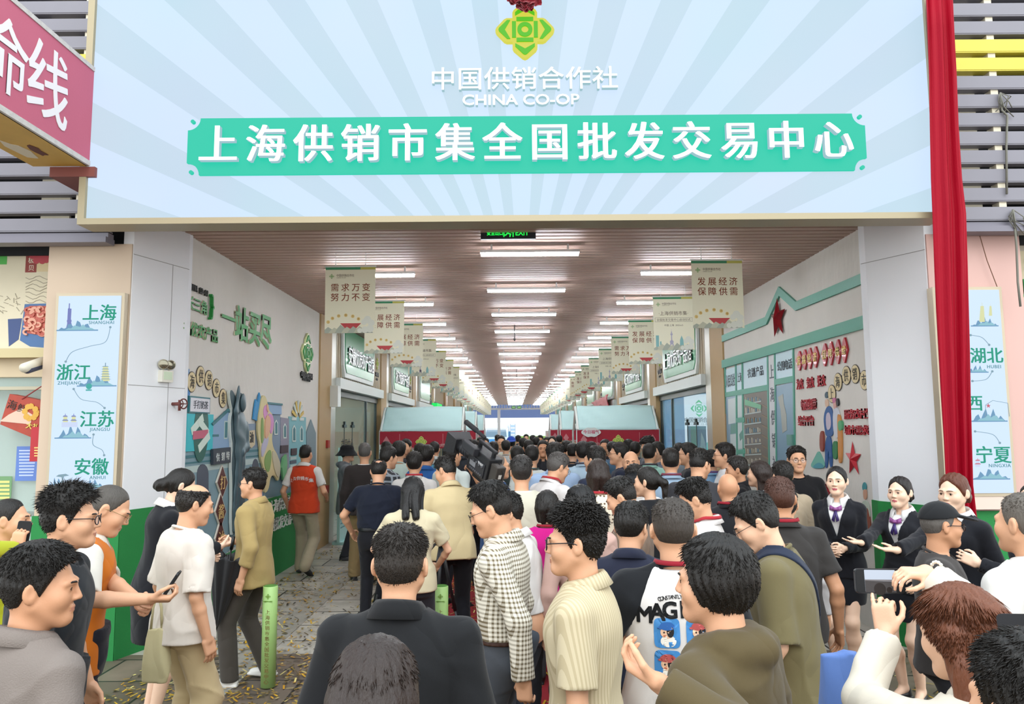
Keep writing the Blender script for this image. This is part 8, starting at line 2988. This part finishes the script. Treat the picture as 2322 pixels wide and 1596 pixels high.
# black umbrella, furled but loose, point down
ut, ub_ = at(527, 1232, 6.35), at(490, 1432, 6.35)
t = thing('umbrella', 'loosely closed black umbrella held point down between the black suit and the khaki overshirt', 'umbrella', ub_)
ax = (ut - ub_).normalized()
L_ = (ut - ub_).length
sx = ax.cross(Vector((0, 1, 0))).normalized()
sy = ax.cross(sx)
V_, F_ = [], []
NR, NS_ = 14, 48
for i in range(NR):
    f = i / (NR - 1)
    r0 = .012 + .155 * f ** .9
    for j in range(NS_):
        th = 2 * math.pi * j / NS_
        rr_ = r0 * (.74 + .26 * abs(math.sin(4 * th + .4 * f)) + .05 * math.sin(th * 3))
        dz = -.035 * abs(math.sin(4 * th)) * (f > .95)
        V_.append(ub_ + ax * (L_ * (.06 + .82 * f) + dz) + sx * rr_ * math.cos(th) + sy * rr_ * .75 * math.sin(th))
for i in range(NR - 1):
    for j in range(NS_):
        k = (j + 1) % NS_
        F_.append((i * NS_ + j, i * NS_ + k, (i + 1) * NS_ + k, (i + 1) * NS_ + j))
o = obj('canopy', MB().add(V_, F_), mat('#131418', .6, sheen=.2), t, True)
o.modifiers.new('t', 'SOLIDIFY').thickness = .003
obj('shaft', MB().tube([ub_, ub_ + ax * L_ * .08, ub_ + ax * L_ * .95], [.004, .007, .007], 8), mat('#2a2a2c', .3, metal=.6), t, True)
obj('handle', MB().tube([along(ub_, ut, .93), along(ub_, ut, 1.0), along(ub_, ut, 1.08)], [.014, .016, .013], 10), mat('#0f0f11', .4), t, True)
m_ = MB()
for j in range(8):
    th = 2 * math.pi * (j + .5) / 8
    p1 = ub_ + ax * L_ * .88 + sx * .15 * math.cos(th) + sy * .11 * math.sin(th)
    m_.tube([p1, along(ub_, ut, .55)], .0025, 5)
obj('ribs', m_, mat('#55565a', .3, metal=.6), t)

# shoulder television camera
R0, R1 = at(1122, 1072, 6.95), at(1040, 1004, 7.45)
t = thing('television_camera', 'large black shoulder television camera pointed up to the left over the crowd', 'camera', (R0 + R1) / 2)
ax = (R1 - R0).normalized()
rt = ax.cross(Vector((0, 0, 1))).normalized()
up = rt.cross(ax).normalized()


def cbox(name, f0, f1, r0, r1, u0, u1, m, parent=None, bev=.008):
    mb = MB()
    p = [R0 + ax * f + rt * r_ + up * u_ for f in (f0, f1) for u_ in (u0, u1) for r_ in (r0, r1)]
    mb.add(p, [(0, 2, 3, 1), (4, 5, 7, 6), (0, 1, 5, 4), (2, 6, 7, 3), (0, 4, 6, 2), (1, 3, 7, 5)])
    o = obj(name, mb, m, parent or t)
    if bev:
        bm_ = o.modifiers.new('b', 'BEVEL')
        bm_.width = bev
        bm_.segments = 2
    return o


BK = mat('#1b1c1f', .5, bump=.15, bscale=90)
DK = mat('#2c2d31', .4)
bdy = cbox('body', .02, .36, -.075, .075, -.11, .12, BK)
cbox('battery', -.09, .02, -.05, .05, -.10, .09, mat('#3a3632', .5))
cbox('side_panel', .08, .30, .075, .085, -.06, .07, DK, bdy, .003)
cbox('top_handle', .04, .34, -.018, .018, .16, .19, BK)
cbox('handle_post', .06, .09, -.015, .015, .12, .165, BK, None, 0)
cbox('handle_post', .30, .33, -.015, .015, .12, .165, BK, None, 0)
cbox('viewfinder', .20, .42, -.14, -.075, .07, .15, DK)
cbox('side_panel', .06, .31, -.086, -.075, -.085, .05, DK, bdy, .003)
PV = Pl(R0 - rt * .0865, ax, up, -rt)
m_ = MB()
for k in range(7):
    m_.obox(PV, .08 + .03 * k, .10 + .03 * k, -.07, -.055, 0, .008)
for k in range(4):
    m_.disc(PV, .09 + .05 * k, .02, .011, 0, .012, 0, 14)
m_.obox(PV, .20, .30, -.04, .005, 0, .003, 1)
obj('buttons', m_, [mat('#55575c', .4), mat('#7f8286', .3)], bdy)
obj('maker_lettering', MB().text(PV, 'SONY', .13, .032, .032, .0, .003, bold=.02), mat('#d5d5d5', .4), bdy)
m_ = MB().tube([R0 + rt * -.04 + up * -.11, R0 + ax * -.06 + up * -.25 + rt * -.06, R0 + ax * .08 + up * -.40], .008, 8).tube([R0 + rt * .02 + up * .1, R0 + ax * -.12 + up * .05, R0 + ax * -.10 + up * -.2], .006, 8)
obj('cables', m_, mat('#141416', .5), t, True)
m_ = MB()
for k in range(3):
    m_.tube([R0 + ax * (.44 + .045 * k), R0 + ax * (.455 + .045 * k)], .066, 20)
obj('lens_rings', m_, mat('#34363b', .6), t, True)
cbox('shoulder_pad', .05, .26, -.06, .06, -.15, -.11, mat('#101012', .9))
obj('lens_barrel', MB().tube([R0 + ax * .36, R0 + ax * .42, R0 + ax * .55, R0 + ax * .60], [.055, .062, .060, .075], 20), BK, t, True)
cbox('lens_grip', .40, .53, .055, .105, -.05, .05, DK)
m_ = MB()
a_, b_ = .60, .72
p = [R0 + ax * f + rt * sx_ * k + up * sy_ * k * .78 for f, k in ((a_, .085), (b_, .125)) for sx_, sy_ in ((-1, -1), (1, -1), (1, 1), (-1, 1))]
m_.add(p, [(0, 1, 5, 4), (1, 2, 6, 5), (2, 3, 7, 6), (3, 0, 4, 7), (3, 2, 1, 0)])
o = obj('lens_hood', m_, BK, t)
o.modifiers.new('s', 'SOLIDIFY').thickness = .006
obj('glass', MB().tube([R0 + ax * .60, R0 + ax * .605], [.062, .06], 20), mat('#20242c', .05, coat=1), t, True)
obj('microphone', MB().tube([R0 + ax * .34 + up * .20 + rt * .05, R0 + ax * .66 + up * .21 + rt * .05], .018, 10).tube([R0 + ax * .50 + up * .207 + rt * .05, R0 + ax * .70 + up * .212 + rt * .05], .026, 12), mat('#232428', .8), t, True)
m_ = MB()
for k in range(5):
    m_.tube([R0 + ax * (.05 + .06 * k) + rt * .084 + up * (.02 * (k % 2)), R0 + ax * (.05 + .06 * k) + rt * .095 + up * (.02 * (k % 2))], .009, 10)
obj('knobs', m_, DK, t)
CPL = Pl(R0 + rt * .0855, -ax, up, rt)
obj('lettering', MB().text(CPL, 'SONY', -.19, .03, .05, .0, .002, bold=.02), mat('#d5d5d5', .4), bdy)
obj('side_label', MB().obox(Pl(R0 - ax * .0905, rt, up, -ax), -.02, .02, -.02, .02, 0, .002), mat('#d8d4cc', .5), t)
# tripod at the operator's side
tp = at(1000, 1225, 6.75)
t = thing('tripod', 'black camera tripod standing between the two beige polos', 'tripod', (tp.x, tp.y, 0))
obj('head', MB().tube([tp + Vector((0, 0, -.04)), tp + Vector((0, 0, .06))], [.05, .04], 12).tube([tp + Vector((0, -.02, .03)), tp + Vector((-.10, -.30, -.08))], .011, 8), BK, t, True)
for a in (.4, 2.5, 4.6):
    ft = Vector((tp.x + .24 * math.cos(a), tp.y + .24 * math.sin(a), .012))
    o = obj('leg', MB().tube([tp + Vector((0, 0, -.02)), ft + (tp - ft) * .45], .016, 8).tube([ft + (tp - ft) * .5, ft], .011, 8), mat('#202125', .4), t, True)
    obj('rubber_foot', MB().tube([ft + Vector((0, 0, .012)), ft - Vector((0, 0, .012))], [.016, .02], 8), mat('#0e0e10', .9), o)
# telephones
def in_hand(key, side):
    i = next(v for k, v in INFO.items() if key in k)
    a = i['arms'][side]
    W = lambda p: Vector(i['out'](a['fr'].w(p)))
    d = (W((0, 0, .1)) - W((0, 0, 0))).normalized()
    n = (W((0, .1, 0)) - W((0, 0, 0))).normalized()
    x = (W((.1, 0, 0)) - W((0, 0, 0))).normalized()
    return W, d, n, x


W, d_, n_, x_ = in_hand('bright orange vest', 'R')
phone('dark phone held up by the orange-vested person', W((0, .030, .085)) + Vector((0, 0, .03)), d_ * .3 + Vector((.25, 0, .9)), x_, screen=False)
phone('phone held sideways showing the entrance scene on its screen', at(1994, 1317, 2.47), (1, .02, -.02), (0, .10, 1), L=.160, W=.077, screen=True)
W, d_, n_, x_ = in_hand('yellow-green', 'R')
phone('dark phone pressed to the cheek of the shaved-headed person', W((0, .028, .075)), d_, x_, screen=False)
W, d_, n_, x_ = in_hand('lower right edge', 'L')
phone('phone held at the extreme right edge above the dark-haired head', W((0, .028, .10)), d_, x_, screen=False)
# tote bag and blue bag
def softbag(name, label, cat, c, w_, h_, d_, color, handles=True):
    t = thing(name, label, cat, c)
    c = Vector(c)
    S = Sdf()
    S.loft([(0, w_ * .46, d_ * .5, 0), (h_ * .3, w_ * .5, d_ * .55, 0), (h_ * .7, w_ * .46, d_ * .4, 0), (h_, w_ * .42, d_ * .18, 0)], .01, n=3.0)
    S.fun('d', folds(np.random.default_rng(len(label)), .014, .5))
    V, Q = S.mesh(.008)
    link('sack', npmesh('sack', V, Q), cloth(color), t)
    if handles:
        for s in (-1, 1):
            obj('handle', MB().tube([c + Vector((s * w_ * .22, 0, h_ * .97)), c + Vector((s * w_ * .16, .0, h_ + .12)), c + Vector((s * w_ * .03, 0, h_ + .2))], .008, 6), cloth(color), t, True)
    return t


b0 = at(350, 1545, 4.55)
softbag('tote_bag', 'limp cream cloth tote bag hanging beside the white T-shirt and khaki trousers', 'bag', (b0.x, 4.55, b0.z), .15, .30, .07, '#cfc59a')
b0 = at(1925, 1590, 2.55)
softbag('shoulder_bag', 'blue cloth shoulder bag beside the cream blouse at the bottom right', 'bag', (b0.x + .0, 2.62, b0.z - .14), .13, .27, .10, '#5a78b4', False)
b0 = at(2030, 1560, 2.35)
# bracelets
W, d_, n_, x_ = in_hand('half-ponytail', 'R')
wv = W((0, 0, -.03))
m_ = MB()
for k in range(18):
    a = 2 * math.pi * k / 18
    m_.lathe(wv + (n_ * math.cos(a) + x_ * math.sin(a)) * .036, [(.0001, -.006), (.0045, -.004), (.006, 0), (.0045, .004), (.0001, .006)], 8)
tag(obj('bracelet', m_, mat('#e6e0d0', .25, coat=.6), smooth=True, origin=wv), 'string of pearls on the wrist of the phone photographer', 'bracelet')
W, d_, n_, x_ = in_hand('gold bracelet', 'L')
wv = W((0, 0, -.02))
m_ = MB().tube([wv + (n_ * math.cos(a) + x_ * math.sin(a)) * .033 for a in np.linspace(0, 6.2832, 22)], .0045, 6, caps=False)
tag(obj('bracelet', m_, mat('#d0a95c', .2, metal=.9), smooth=True, origin=wv), 'gold bangle on the black-sleeved arm at the right edge', 'bracelet')

i_ = next(v for k, v in INFO.items() if 'half-ponytail' in k)
hw = lambda p: Vector(i_['out'](i_['hf'].w(p)))
tc_ = [hw((.030 * math.cos(a) + .002, -.128, .012 + .030 * math.sin(a))) for a in np.linspace(0, 6.2832, 20)]
obj('hair_tie', MB().tube(tc_, .006, 8, caps=False), mat('#17120f', .6), i_['root'], True)
